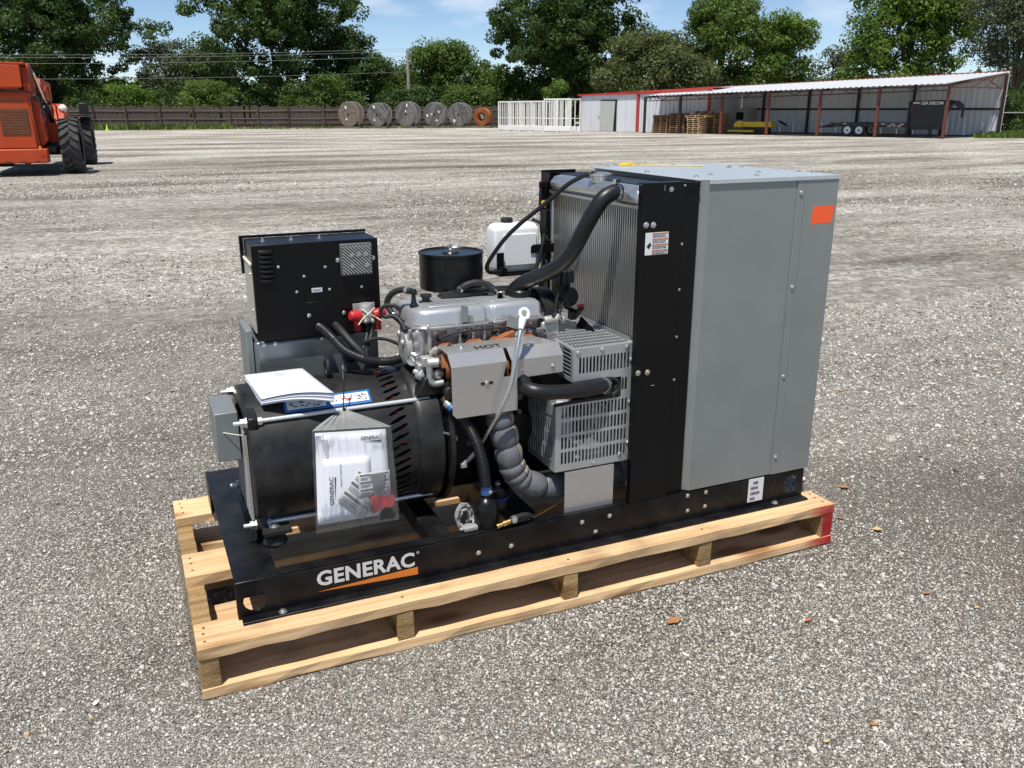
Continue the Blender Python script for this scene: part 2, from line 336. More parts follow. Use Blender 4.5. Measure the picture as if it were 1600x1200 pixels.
class MB:
    """collects primitive shapes; build() links them as ONE mesh object"""
    def __init__(s): s.v = []; s.f = []
    def add(s, vs, fs):
        k = len(s.v); s.v += [tuple(v) for v in vs]; s.f += [tuple(i + k for i in f) for f in fs]; return s
    def box(s, x0, x1, y0, y1, z0, z1):
        return s.add([(x0, y0, z0), (x1, y0, z0), (x1, y1, z0), (x0, y1, z0), (x0, y0, z1), (x1, y0, z1), (x1, y1, z1), (x0, y1, z1)],
                     [(3, 2, 1, 0), (4, 5, 6, 7), (0, 1, 5, 4), (1, 2, 6, 5), (2, 3, 7, 6), (3, 0, 4, 7)])
    def beam(s, p, q, w, h, up=(0, 0, 1)):
        """rectangular bar from p to q, w across and h along up"""
        p, q = Vector(p), Vector(q); d = (q - p).normalized(); up = Vector(up)
        a = d.cross(up)
        if a.length < 1e-5: a = d.cross(Vector((1, 0, 0)))
        a.normalize(); u = a.cross(d).normalized(); a *= w / 2; u *= h / 2
        return s.add([p - a - u, p + a - u, p + a + u, p - a + u, q - a - u, q + a - u, q + a + u, q - a + u],
                     [(0, 1, 2, 3), (7, 6, 5, 4), (4, 5, 1, 0), (5, 6, 2, 1), (6, 7, 3, 2), (7, 4, 0, 3)])
    def tube(s, pts, r, n=10, sub=6, caps=True, smooth=True):
        P = catmull(pts, sub) if smooth else [Vector(p) for p in pts]
        N = len(P); rr = r if callable(r) else (lambda t: r)
        T = [(P[min(i + 1, N - 1)] - P[max(i - 1, 0)]).normalized() for i in range(N)]
        a = T[0].orthogonal().normalized(); vs = []
        for i in range(N):
            a = (a - T[i] * a.dot(T[i])).normalized(); b = T[i].cross(a)
            ri = rr(i / (N - 1))
            for k in range(n):
                th = 2 * math.pi * k / n
                vs.append(P[i] + a * (ri * math.cos(th)) + b * (ri * math.sin(th)))
        fs = [(i * n + k, i * n + (k + 1) % n, (i + 1) * n + (k + 1) % n, (i + 1) * n + k) for i in range(N - 1) for k in range(n)]
        if caps: fs += [tuple(range(n - 1, -1, -1)), tuple((N - 1) * n + k for k in range(n))]
        return s.add(vs, fs)
    def cyl(s, p, q, r, r2=None, n=16):
        r2 = r if r2 is None else r2
        return s.tube([p, q], lambda t: r + (r2 - r) * t, n, smooth=False)
    def lathe(s, prof, o, axis=(0, 0, 1), n=24, caps=True):
        """prof = [(radius, height along axis)]"""
        ax = Vector(axis).normalized(); a = ax.orthogonal().normalized(); b = ax.cross(a); o = Vector(o); vs = []
        for r, h in prof:
            for k in range(n):
                th = 2 * math.pi * k / n
                vs.append(o + ax * h + a * (r * math.cos(th)) + b * (r * math.sin(th)))
        N = len(prof)
        fs = [(i * n + k, i * n + (k + 1) % n, (i + 1) * n + (k + 1) % n, (i + 1) * n + k) for i in range(N - 1) for k in range(n)]
        if caps: fs += [tuple(range(n - 1, -1, -1)), tuple((N - 1) * n + k for k in range(n))]
        return s.add(vs, fs)
    def prism(s, poly, o, U, V, depth):
        """flat outline poly [(u,v)] in the plane o+uU+vV, thickened by vector depth"""
        o, U, V, dpt = Vector(o), Vector(U), Vector(V), Vector(depth); n = len(poly)
        vs = [o + U * u + V * v for u, v in poly] + [o + U * u + V * v + dpt for u, v in poly]
        return s.add(vs, [tuple(range(n - 1, -1, -1)), tuple(range(n, 2 * n))] + [(i, (i + 1) % n, n + (i + 1) % n, n + i) for i in range(n)])
    def ring_plate(s, x0, x1, z0, z1, y, th, cx, cz, r, n=24):
        """upright plate facing y with a round hole"""
        ang = sorted(set([2 * math.pi * k / n for k in range(n)] + [math.atan2(zz - cz, xx - cx) % (2 * math.pi) for xx in (x0, x1) for zz in (z0, z1)]))
        def edge(t):
            c, q = math.cos(t), math.sin(t); m = 1e9
            if c > 1e-9: m = min(m, (x1 - cx) / c)
            if c < -1e-9: m = min(m, (x0 - cx) / c)
            if q > 1e-9: m = min(m, (z1 - cz) / q)
            if q < -1e-9: m = min(m, (z0 - cz) / q)
            return cx + m * c, cz + m * q
        N = len(ang); vs = []
        for yy in (y, y + th):
            for t in ang: vs.append((cx + r * math.cos(t), yy, cz + r * math.sin(t)))
            for t in ang: e = edge(t); vs.append((e[0], yy, e[1]))
        fs = []
        for k in range(N):
            j = (k + 1) % N
            fs += [(k, j, N + j, N + k), (3 * N + k, 3 * N + j, 2 * N + j, 2 * N + k), (2 * N + k, 2 * N + j, j, k), (N + k, N + j, 3 * N + j, 3 * N + k)]
        return s.add(vs, fs)
    def slots(s, us, vs_, hole, fn, gap=0.0):
        """sheet over the grid us x vs mapped by fn(u,v); cells where hole(i,j) gives (half_u, half_v) carry an oval slot"""
        for i in range(len(us) - 1):
            for j in range(len(vs_) - 1):
                u0, u1, v0, v1 = us[i], us[i + 1], vs_[j], vs_[j + 1]
                h = hole(i, j)
                if not h:
                    s.add([fn(u0, v0), fn(u1, v0), fn(u1, v1), fn(u0, v1)], [(0, 1, 2, 3)]); continue
                cu, cv = (u0 + u1) / 2, (v0 + v1) / 2; a, b = h; Wd, Hd = (u1 - u0) / 2, (v1 - v0) / 2
                if b >= a:
                    q = b - a; d = a * 0.7071
                    inner = [(a, -q), (a, q), (d, q + d), (0, b), (-d, q + d), (-a, q), (-a, -q), (-d, -q - d), (0, -b), (d, -q - d)]
                    outer = [(Wd, -q), (Wd, q), (Wd, Hd), (0, Hd), (-Wd, Hd), (-Wd, q), (-Wd, -q), (-Wd, -Hd), (0, -Hd), (Wd, -Hd)]
                else:
                    q = a - b; d = b * 0.7071
                    inner = [(a, 0), (q + d, d), (q, b), (-q, b), (-q - d, d), (-a, 0), (-q - d, -d), (-q, -b), (q, -b), (q + d, -d)]
                    outer = [(Wd, 0), (Wd, Hd), (q, Hd), (-q, Hd), (-Wd, Hd), (-Wd, 0), (-Wd, -Hd), (-q, -Hd), (q, -Hd), (Wd, -Hd)]
                n = 10
                s.add([fn(cu + x, cv + y) for x, y in inner] + [fn(cu + x, cv + y) for x, y in outer],
                      [(k, n + k, n + (k + 1) % n, (k + 1) % n) for k in range(n)])
        return s
    def build(s, name, m, parent=None, bevel=0.0, seg=2, smooth=True, solid=0.0, ang=35, loc=None):
        me = bpy.data.meshes.new(name)
        me.from_pydata(s.v, [], s.f)
        me.materials.append(MATS[m] if isinstance(m, str) else m)
        if solid or smooth:
            bm = bmesh.new(); bm.from_mesh(me); bmesh.ops.remove_doubles(bm, verts=bm.verts, dist=1e-5)
            bm.to_mesh(me); bm.free()
        if smooth:
            me.shade_smooth(); me.set_sharp_from_angle(angle=R_(ang))
        o = bpy.data.objects.new(name, me); COL.objects.link(o)
        if parent is not None: o.parent = parent
        if loc is not None: o.location = loc
        if solid:
            md = o.modifiers.new('solid', 'SOLIDIFY'); md.thickness = solid; md.offset = 0
        if bevel:
            md = o.modifiers.new('bevel', 'BEVEL'); md.width = bevel; md.segments = seg; md.limit_method = 'ANGLE'; md.angle_limit = R_(40)
        return o

def tag(o, label=None, cat=None, group=None, kind=None):
    if label: o['label'] = label
    if cat: o['category'] = cat
    if group: o['group'] = group
    if kind: o['kind'] = kind
    return o
def empty(name, loc, rz=0.0):
    o = bpy.data.objects.new(name, None); o.empty_display_size = 0.2
    COL.objects.link(o); o.location = loc; o.rotation_euler = (0, 0, rz)
    return o
def copy_tree(o, parent=None):
    c = o.copy(); COL.objects.link(c); c.parent = parent
    for ch in list(o.children): copy_tree(ch, c)
    return c
def text_mb(txt, size, bold=0.0, sx=1.0, shear=0.0, spacing=1.0):
    """lettering as flat faces: returns (verts2d, faces, width, height) with the left foot of the line at 0,0"""
    cu = bpy.data.curves.new('lettering', 'FONT'); cu.body = txt; cu.size = size; cu.offset = bold * size; cu.shear = shear
    cu.space_character = spacing; cu.resolution_u = 3
    o = bpy.data.objects.new('lettering', cu); COL.objects.link(o)
    me = bpy.data.meshes.new_from_object(o)
    vs = [(v.co.x * sx, v.co.y) for v in me.vertices]; fs = [tuple(p.vertices) for p in me.polygons]
    bpy.data.objects.remove(o); bpy.data.curves.remove(cu); bpy.data.meshes.remove(me)
    x0 = min(v[0] for v in vs); y0 = min(v[1] for v in vs)
    vs = [(v[0] - x0, v[1] - y0) for v in vs]
    return vs, fs, max(v[0] for v in vs), max(v[1] for v in vs)
def text_on(txt, o, U, V, width, height, bold=0.0, shear=0.0, spacing=1.0):
    """MB with the lettering fitted to width x height on the plane o+uU+vV"""
    vs, fs, w, h = text_mb(txt, 1.0, bold, 1.0, shear, spacing)
    o, U, V = Vector(o), Vector(U), Vector(V)
    b = MB(); b.add([o + U * (x / w * width) + V * (y / h * height) for x, y in vs], fs); return b
# ================================================================== ground
def ground_material():
    m = bpy.data.materials.new('gravel_yard'); m.use_nodes = True
    n, l = m.node_tree.nodes, m.node_tree.links
    b = n['Principled BSDF']; b.inputs['Roughness'].default_value = 0.92; b.inputs['Specular IOR Level'].default_value = 0.15
    tc = n.new('ShaderNodeTexCoord')
    P = tc.outputs['Object']
    def noise(scale, detail=4, rough=0.55, vec=None, dist=0.0):
        t = n.new('ShaderNodeTexNoise'); t.inputs['Scale'].default_value = scale; t.inputs['Detail'].default_value = detail
        t.inputs['Roughness'].default_value = rough; t.inputs['Distortion'].default_value = dist; l.new(vec or P, t.inputs['Vector']); return t.outputs['Fac']
    def ramp(src, stops):
        r = n.new('ShaderNodeValToRGB'); e = r.color_ramp.elements
        e[0].position, e[0].color = stops[0][0], (*stops[0][1], 1); e[1].position, e[1].color = stops[-1][0], (*stops[-1][1], 1)
        for p, c in stops[1:-1]:
            k = e.new(p); k.color = (*c, 1)
        l.new(src, r.inputs['Fac']); return r.outputs['Color']
    def mix(f, a, c, kind='MIX'):
        x = n.new('ShaderNodeMixRGB'); x.blend_type = kind
        if isinstance(f, float): x.inputs['Fac'].default_value = f
        else: l.new(f, x.inputs['Fac'])
        for s, q in (('Color1', a), ('Color2', c)):
            if isinstance(q, tuple): x.inputs[s].default_value = (*q, 1)
            else: l.new(q, x.inputs[s])
        return x.outputs['Color']
    # crushed stone: every cell one chip with its own grey
    def chips(scale, stops):
        v = n.new('ShaderNodeTexVoronoi'); v.inputs['Scale'].default_value = scale; v.inputs['Randomness'].default_value = 1.0
        l.new(P, v.inputs['Vector'])
        sp = n.new('ShaderNodeSeparateColor'); l.new(v.outputs['Color'], sp.inputs[0])
        return ramp(sp.outputs[0], stops), v.outputs['Distance']
    grey = [(0.0, (0.070, 0.060, 0.051)), (0.35, (0.17, 0.155, 0.138)), (0.62, (0.31, 0.292, 0.268)), (0.86, (0.48, 0.462, 0.432)), (1.0, (0.74, 0.73, 0.70))]
    c1, d1 = chips(230.0, grey)
    c2, d2 = chips(125.0, [(0.0, (0.10, 0.092, 0.084)), (0.5, (0.30, 0.285, 0.268)), (0.8, (0.50, 0.49, 0.465)), (1.0, (0.68, 0.67, 0.64))])
    stone = mix(noise(3.5, 5), c1, c2)
    # pale loose limestone against dark rolled-in fines, in bands that follow the traffic
    mp = n.new('ShaderNodeMapping'); mp.inputs['Rotation'].default_value = (0, 0, YAW * -1.0 + 0.10); mp.inputs['Scale'].default_value = (0.30, 0.80, 1)
    l.new(P, mp.inputs['Vector'])
    band = noise(1.0, 7, 0.62, mp.outputs[0], 0.6)
    bandc = ramp(band, [(0.36, (0, 0, 0)), (0.56, (1, 1, 1))])
    mp2 = n.new('ShaderNodeMapping'); mp2.inputs['Rotation'].default_value = (0, 0, YAW * -1.0 - 0.05); mp2.inputs['Scale'].default_value = (0.05, 0.42, 1)
    l.new(P, mp2.inputs['Vector'])
    tracks = ramp(noise(1.0, 6, 0.6, mp2.outputs[0], 0.4), [(0.50, (0, 0, 0)), (0.64, (1, 1, 1))])
    pale = mix(0.38, stone, (0.36, 0.338, 0.305))
    fines = mix(0.50, stone, (0.100, 0.082, 0.066))
    base = mix(bandc, fines, pale)
    fines2 = mix(0.48, stone, (0.150, 0.128, 0.106))
    base = mix(tracks, base, fines2)
    # further off the chips blend into a dusty pale sheet
    geo = n.new('ShaderNodeNewGeometry')
    dv = n.new('ShaderNodeVectorMath'); dv.operation = 'DISTANCE'; l.new(geo.outputs['Position'], dv.inputs[0]); dv.inputs[1].default_value = (0.0, -2.0, 0.0)
    far = n.new('ShaderNodeMapRange'); far.inputs['From Min'].default_value = 2.6; far.inputs['From Max'].default_value = 9
    l.new(dv.outputs['Value'], far.inputs['Value'])
    mp3 = n.new('ShaderNodeMapping'); mp3.inputs['Rotation'].default_value = (0, 0, -YAW + 0.03); mp3.inputs['Scale'].default_value = (0.12, 0.48, 1)
    l.new(P, mp3.inputs['Vector'])
    streak = noise(1.0, 8, 0.68, mp3.outputs[0], 0.3)
    farc = ramp(streak, [(0.36, (0.24, 0.214, 0.188)), (0.44, (0.35, 0.325, 0.295)), (0.51, (0.46, 0.440, 0.408)), (0.62, (0.56, 0.543, 0.513))])
    speck = ramp(noise(30, 5, 0.85), [(0.36, (0.50, 0.49, 0.48)), (0.50, (1, 1, 1)), (0.64, (1.45, 1.45, 1.45))])
    farc = mix(0.6, farc, speck, 'MULTIPLY')
    mp4 = n.new('ShaderNodeMapping'); mp4.inputs['Rotation'].default_value = (0, 0, -YAW); mp4.inputs['Scale'].default_value = (1.6, 5.0, 1); l.new(P, mp4.inputs['Vector'])
    speck2 = ramp(noise(1.0, 7, 0.75, mp4.outputs[0]), [(0.36, (0.62, 0.60, 0.58)), (0.50, (1, 1, 1)), (0.66, (1.35, 1.35, 1.35))])
    farc = mix(0.6, farc, speck2, 'MULTIPLY')
    c3, d3 = chips(21.0, [(0.0, (0.42, 0.40, 0.37)), (0.40, (0.80, 0.79, 0.77)), (0.70, (1.05, 1.05, 1.04)), (0.90, (1.35, 1.35, 1.33)), (1.0, (1.65, 1.65, 1.63))])
    c4, d4 = chips(9.0, [(0.0, (0.72, 0.70, 0.67)), (0.5, (1.0, 1.0, 1.0)), (0.9, (1.25, 1.25, 1.24)), (1.0, (1.5, 1.5, 1.48))])
    farc = mix(0.70, farc, c3, 'MULTIPLY'); farc = mix(0.4, farc, c4, 'MULTIPLY')
    base = mix(far.outputs[0], base, farc)
    # reddish earth stains
    st = ramp(noise(0.55, 5, 0.6), [(0.60, (0, 0, 0)), (0.75, (0.5, 0.5, 0.5))])
    base = mix(st, base, (0.23, 0.165, 0.125))
    mp5 = n.new('ShaderNodeMapping'); mp5.inputs['Rotation'].default_value = (0, 0, -YAW + 0.06); mp5.inputs['Scale'].default_value = (0.16, 0.42, 1); l.new(P, mp5.inputs['Vector'])
    broad = ramp(noise(1.0, 4, 0.5, mp5.outputs[0], 0.3), [(0.36, (0.76, 0.74, 0.71)), (0.50, (1.04, 1.04, 1.03)), (0.64, (1.22, 1.215, 1.20))])
    base = mix(1.0, base, broad, 'MULTIPLY')
    base = mix(1.0, base, (1.0, 0.988, 0.955), 'MULTIPLY')
    l.new(base, b.inputs['Base Color'])
    add = n.new('ShaderNodeMath'); add.operation = 'ADD'; l.new(d1, add.inputs[0]); l.new(d2, add.inputs[1])
    bp = n.new('ShaderNodeBump'); bp.invert = True; bp.inputs['Strength'].default_value = 1.0; bp.inputs['Distance'].default_value = 0.010
    l.new(add.outputs[0], bp.inputs['Height']); l.new(bp.outputs[0], b.inputs['Normal'])
    return m
g = MB(); g.add([(-600, -600, 0), (700, -600, 0), (700, 700, 0), (-600, 700, 0)], [(0, 1, 2, 3)])
ground = g.build('ground', ground_material(), smooth=False)
tag(ground, 'pale grey crushed stone yard with darker worn bands', 'ground', kind='structure')

# ------------------------------------------------------------------ loose stones near the camera
def stone_material(name, stops):
    m = bpy.data.materials.new(name); m.use_nodes = True
    n, l = m.node_tree.nodes, m.node_tree.links
    b = n['Principled BSDF']; b.inputs['Roughness'].default_value = 0.9; b.inputs['Specular IOR Level'].default_value = 0.2
    oi = n.new('ShaderNodeObjectInfo'); r = n.new('ShaderNodeValToRGB'); e = r.color_ramp.elements
    e[0].position, e[0].color = stops[0][0], (*stops[0][1], 1); e[1].position, e[1].color = stops[-1][0], (*stops[-1][1], 1)
    for p, c in stops[1:-1]: k = e.new(p); k.color = (*c, 1)
    l.new(oi.outputs['Random'], r.inputs['Fac'])
    tc = n.new('ShaderNodeTexCoord'); t = n.new('ShaderNodeTexNoise'); t.inputs['Scale'].default_value = 3; t.inputs['Detail'].default_value = 4
    l.new(tc.outputs['Object'], t.inputs['Vector'])
    mx = n.new('ShaderNodeMixRGB'); mx.blend_type = 'MULTIPLY'; mx.inputs['Fac'].default_value = 0.5
    tint = n.new('ShaderNodeMixRGB'); tint.blend_type = 'MULTIPLY'; tint.inputs['Fac'].default_value = 1.0; tint.inputs['Color2'].default_value = (1.0, 0.985, 0.945, 1)
    l.new(r.outputs[0], tint.inputs['Color1']); l.new(tint.outputs[0], mx.inputs['Color1']); l.new(t.outputs['Fac'], mx.inputs['Color2'])
    g2 = n.new('ShaderNodeBrightContrast'); g2.inputs['Bright'].default_value = 0.03; l.new(mx.outputs[0], g2.inputs['Color'])
    l.new(g2.outputs[0], b.inputs['Base Color'])
    return m
ST = stone_material('gravel_stone', [(0.0, (0.15, 0.128, 0.105)), (0.20, (0.30, 0.272, 0.238)), (0.50, (0.50, 0.475, 0.435)),
                                     (0.80, (0.68, 0.66, 0.62)), (0.975, (0.80, 0.79, 0.765)), (0.985, (0.44, 0.28, 0.16)), (1.0, (0.55, 0.45, 0.32))])
def scatter(name, pts, scl, label, seed, kinds=4):
    """point cloud of stones, one object: geometry nodes put a chip on every vertex"""
    me = bpy.data.meshes.new(name); me.from_pydata([tuple(p) for p in pts], [], [])
    rng = np.random.default_rng(seed); N = len(pts)
    a = me.attributes.new('scl', 'FLOAT', 'POINT'); a.data.foreach_set('value', np.asarray(scl, dtype=np.float32))
    rot = np.stack([rng.uniform(-0.5, 0.5, N), rng.uniform(-0.5, 0.5, N), rng.uniform(0, 6.283, N)], 1).astype(np.float32)
    a = me.attributes.new('rot', 'FLOAT_VECTOR', 'POINT'); a.data.foreach_set('vector', rot.ravel())
    a = me.attributes.new('pick', 'INT', 'POINT'); a.data.foreach_set('value', rng.integers(0, kinds, N).astype(np.int32))
    o = bpy.data.objects.new(name, me); COL.objects.link(o)
    ng = bpy.data.node_groups.new(name, 'GeometryNodeTree')
    ng.interface.new_socket('Geometry', in_out='INPUT', socket_type='NodeSocketGeometry')
    ng.interface.new_socket('Geometry', in_out='OUTPUT', socket_type='NodeSocketGeometry')
    N_, L_ = ng.nodes, ng.links
    gi, go = N_.new('NodeGroupInput'), N_.new('NodeGroupOutput')
    iop = N_.new('GeometryNodeInstanceOnPoints')
    g2i = N_.new('GeometryNodeGeometryToInstance')
    for k in range(kinds):
        # each chip shape is made inside the tree from an icosphere pushed about by noise
        ic = N_.new('GeometryNodeMeshIcoSphere'); ic.inputs['Radius'].default_value = 1.0; ic.inputs['Subdivisions'].default_value = 2 if kinds == 3 else 1
        sp = N_.new('GeometryNodeSetPosition'); nz = N_.new('ShaderNodeTexNoise'); nz.inputs['Scale'].default_value = 0.9; nz.inputs['Detail'].default_value = 2.0
        ps = N_.new('GeometryNodeInputPosition'); off = N_.new('ShaderNodeVectorMath'); off.operation = 'ADD'; off.inputs[1].default_value = (seed * 1.7 + k * 7.3, k * 3.1, k * 5.7)
        L_.new(ps.outputs[0], off.inputs[0]); L_.new(off.outputs[0], nz.inputs['Vector'])
        sub = N_.new('ShaderNodeVectorMath'); sub.operation = 'SUBTRACT'; sub.inputs[1].default_value = (0.5, 0.5, 0.5); L_.new(nz.outputs['Color'], sub.inputs[0])
        mu = N_.new('ShaderNodeVectorMath'); mu.operation = 'MULTIPLY'; mu.inputs[1].default_value = (2.6, 2.6, 2.2); L_.new(sub.outputs[0], mu.inputs[0])
        L_.new(ic.outputs['Mesh'], sp.inputs['Geometry']); L_.new(mu.outputs[0], sp.inputs['Offset'])
        tr = N_.new('GeometryNodeTransform'); tr.inputs['Scale'].default_value = (1.05 - 0.1 * (k % 2), 0.80 + 0.1 * (k % 3), 0.66); L_.new(sp.outputs[0], tr.inputs['Geometry'])
        sm = N_.new('GeometryNodeSetMaterial'); sm.inputs['Material'].default_value = ST; L_.new(tr.outputs[0], sm.inputs['Geometry'])
        ss = N_.new('GeometryNodeSetShadeSmooth'); ss.inputs['Shade Smooth'].default_value = False; L_.new(sm.outputs[0], ss.inputs[0])
        L_.new(ss.outputs[0], g2i.inputs['Geometry'])
    def attr(nm, ty):
        q = N_.new('GeometryNodeInputNamedAttribute'); q.data_type = ty; q.inputs['Name'].default_value = nm; return q.outputs['Attribute']
    L_.new(gi.outputs[0], iop.inputs['Points']); L_.new(g2i.outputs[0], iop.inputs['Instance'])
    iop.inputs['Pick Instance'].default_value = True
    L_.new(attr('pick', 'INT'), iop.inputs['Instance Index'])
    e2r = N_.new('FunctionNodeEulerToRotation'); L_.new(attr('rot', 'FLOAT_VECTOR'), e2r.inputs[0]); L_.new(e2r.outputs[0], iop.inputs['Rotation'])
    L_.new(attr('scl', 'FLOAT'), iop.inputs['Scale'])
    L_.new(iop.outputs[0], go.inputs[0])
    md = o.modifiers.new('stones', 'NODES'); md.node_group = ng
    tag(o, label, 'gravel', kind='stuff')
    return o
def vnoise(x, y, seed):
    """cheap smooth value noise 0..1 for patchy scatter"""
    rng = np.random.default_rng(seed); tab = rng.random((64, 64))
    xi, yi = np.floor(x).astype(int), np.floor(y).astype(int); fx, fy = x - xi, y - yi
    fx, fy = fx * fx * (3 - 2 * fx), fy * fy * (3 - 2 * fy)
    T = lambda a, b: tab[a % 64, b % 64]
    return (T(xi, yi) * (1 - fx) + T(xi + 1, yi) * fx) * (1 - fy) + (T(xi, yi + 1) * (1 - fx) + T(xi + 1, yi + 1) * fx) * fy
def yard_points(n, dmin, dmax, power, seed, patch=0.0, half=0.70, pscale=1.2, fade=0.0):
    rng = np.random.default_rng(seed)
    d = dmin + (dmax - dmin) * rng.random(n) ** power
    r = (rng.random(n) * 2 - 1) * (d * half + 0.5)
    keep = (rng.random(n) > fade * ((d - dmin) / (dmax - dmin)) ** 1.2) & (rng.random(n) < (d - dmin) / 2.0 + (1.0 if dmin < 2 else 0.0))
    if patch:
        f = vnoise(r * pscale * 0.5 + 20, d * pscale + 20, seed + 1) * 0.6 + vnoise(r * pscale * 1.3 + 20, d * pscale * 2.3 + 20, seed + 2) * 0.4
        keep &= f + rng.random(n) * 0.30 > patch
    r, d = r[keep], d[keep]
    X = CAM.x + RIGHT.x * r + AHEAD.x * d; Y = CAM.y + RIGHT.y * r + AHEAD.y * d
    # no stones inside the timbers of the pallet
    ok = ~((X > -0.01) & (X < 2.14) & (Y > -0.008) & (Y < 0.985))
    for_under = ((X > 0.05) & (X < 2.08) & (Y > 0.14) & (Y < 0.82))
    ok |= for_under
    return np.stack([X[ok], Y[ok], np.zeros(ok.sum())], 1), d[ok]
p, d = yard_points(640000, 1.2, 7.0, 0.85, 11, 0.58, fade=1.0, pscale=0.8)
rng = np.random.default_rng(5)
s = (rng.gamma(2.2, 0.00075, len(p)) + 0.0009) * (0.85 + d * 0.07)
p[:, 2] = s * 0.38
scatter('gravel_chips', p, s, 'small crushed stone chips lying close to the pallet', 3, 4)
p, d = yard_points(260000, 1.2, 4.2, 0.8, 51, fade=1.0)
s = rng.gamma(4.0, 0.00034, len(p)) + 0.0007
p[:, 2] = s * 0.35
scatter('gravel_grit', p, s, 'fine stone grit between the larger chips around the pallet', 23, 4)
p, d = yard_points(300000, 3.2, 24.0, 1.30, 21, 0.70, pscale=0.55, fade=1.0)
s = (rng.gamma(4.0, 0.00095, len(p)) + 0.0018) * (0.75 + d * 0.085)
p[:, 2] = s * 0.22
scatter('gravel_stones', p, s, 'loose pale stones in bands across the yard behind the pallet', 8, 4)
p, d = yard_points(300, 1.4, 9.0, 0.8, 31)
s = rng.gamma(2.2, 0.0026, len(p)) + 0.005
p[:, 2] = s * 0.05
scatter('loose_rubble', p, s, 'larger stray stones scattered over the gravel', 15, 3)

# ------------------------------------------------------------------ fallen leaves that can be told apart
leafdefs = [(1.332, -0.200, 0.030, 'leaf_dry', 'largest curled brown leaf on gravel below the middle of the pallet'),
            (2.515, 0.336, 0.026, 'leaf_dry', 'rusty brown leaf on gravel just behind the red pallet end'),
            (2.352, 0.001, 0.024, 'leaf_yellow', 'pale yellow leaf on gravel to the right of the red pallet corner'),
            (2.299, 0.128, 0.015, 'leaf_dry', 'small tan leaf between the red pallet corner and the yellow leaf'),
            (1.709, -0.357, 0.017, 'leaf_dry', 'small orange leaf right of the largest brown leaf'),
            (2.161, -0.391, 0.013, 'leaf_dry', 'small orange leaf straight below the pale yellow leaf'),
            (1.530, -0.790, 0.012, 'leaf_dry', 'tiny orange leaf near the bottom edge, the right one of two'),
            (1.378, -0.788, 0.012, 'leaf_yellow', 'tiny yellow leaf near the bottom edge, the left one of two'),
            (2.235, -0.514, 0.012, 'leaf_yellow', 'tiny yellow leaf by the right picture edge')]
for k, (lx, ly, ls, lm, lab) in enumerate(leafdefs):
    b = MB(); n = 7; vs = []; rnd = random.Random(k)
    for i in range(n):
        t = i / (n - 1); w = math.sin(math.pi * min(1, t * 0.94 + 0.04)) ** 0.6 * (0.42 + 0.22 * rnd.random())
        for j in (-1, -0.5, 0, 0.5, 1):
            vs.append(((t - 0.5) * ls * 2, w * j * ls * (1 + 0.15 * rnd.random()), ls * (0.06 + 0.45 * j * j * w + 0.35 * (t - 0.5) ** 2) + ls * 0.16 * rnd.random()))
    fs = [(i * 5 + j, i * 5 + j + 1, (i + 1) * 5 + j + 1, (i + 1) * 5 + j) for i in range(n - 1) for j in range(4)]
    b.add(vs, fs); o = b.build('fallen_leaf', lm, solid=0.0012)
    o.scale = (0.8, 0.8, 0.8); o.location = (lx, ly, 0.004); o.rotation_euler = (0, 0, rnd.uniform(-0.9, 0.3))
    tag(o, lab, 'leaf', 'fallen leaves on the gravel')

# ================================================================== pallet
PAL = empty('wooden_pallet', (1.065, 0.4875, 0))
tag(PAL, 'long pine pallet with red sprayed right end under the generator', 'pallet')
PLOC = (-1.065, -0.4875, 0)
def plank(name, x0, x1, y0, y1, z0, z1, m='pine', seed=0, chip=0.0, along='x'):
    """board with slightly wavy, knocked edges"""
    rnd = random.Random(seed); N = 26; b = MB(); vs = []
    for i in range(N + 1):
        t = i / N
        j = [rnd.uniform(-1, 1) * 0.0024 for _ in range(8)]
        drop = chip * max(0.0, math.sin((t * 7 + seed)) - 0.86) * 0.05
        if along == 'x':
            x = x0 + (x1 - x0) * t
            vs += [(x, y0 + j[0], z0 + j[1] + drop), (x, y1 + j[2], z0 + j[3]), (x, y1 + j[4], z1 + j[5] * 0.4), (x, y0 + j[6], z1 + j[7] * 0.4)]
        else:
            y = y0 + (y1 - y0) * t
            vs += [(x1 + j[0] * .6, y, z0 + j[1]), (x0 + j[2] * .6, y, z0 + j[3]), (x0 + j[4] * .6, y, z1), (x1 + j[6] * .6, y, z1)]
    fs = [(i * 4 + k, i * 4 + (k + 1) % 4, (i + 1) * 4 + (k + 1) % 4, (i + 1) * 4 + k) for i in range(N) for k in range(4)]
    fs = [f[::-1] for f in fs] + [(0, 1, 2, 3), (N * 4 + 3, N * 4 + 2, N * 4 + 1, N * 4)]
    b.add(vs, fs); o = b.build(name, m, PAL, bevel=0.0015, seg=1, smooth=False, loc=PLOC)
    return o
ZT = 0.153
tops = [(0.0, 0.128), (0.394, 0.550), (0.823, 0.975)]
deck = []
for k, (a, c) in enumerate(tops):
    deck.append(plank('deck_board', 0.0, 2.13, a, c, ZT - 0.033, ZT, 'pine', 3 + k, chip=0.12))
for k, (a, c) in enumerate([(0.0, 0.14), (0.30, 0.42), (0.56, 0.68), (0.835, 0.975)]):
    plank('bottom_board', 0.0, 2.13, a, c, 0.001, 0.031, 'pine', 13 + k, chip=0.35 if k == 0 else 0.1)
for k, (a, c) in enumerate([(0.0, 0.050), (0.534, 0.582), (1.062, 1.112), (1.562, 1.610), (2.082, 2.130)]):
    plank('stringer', a, c, 0.003, 0.972, 0.0318, ZT - 0.0338, 'pine_rough', 23 + k, along='y')
nail_me = None
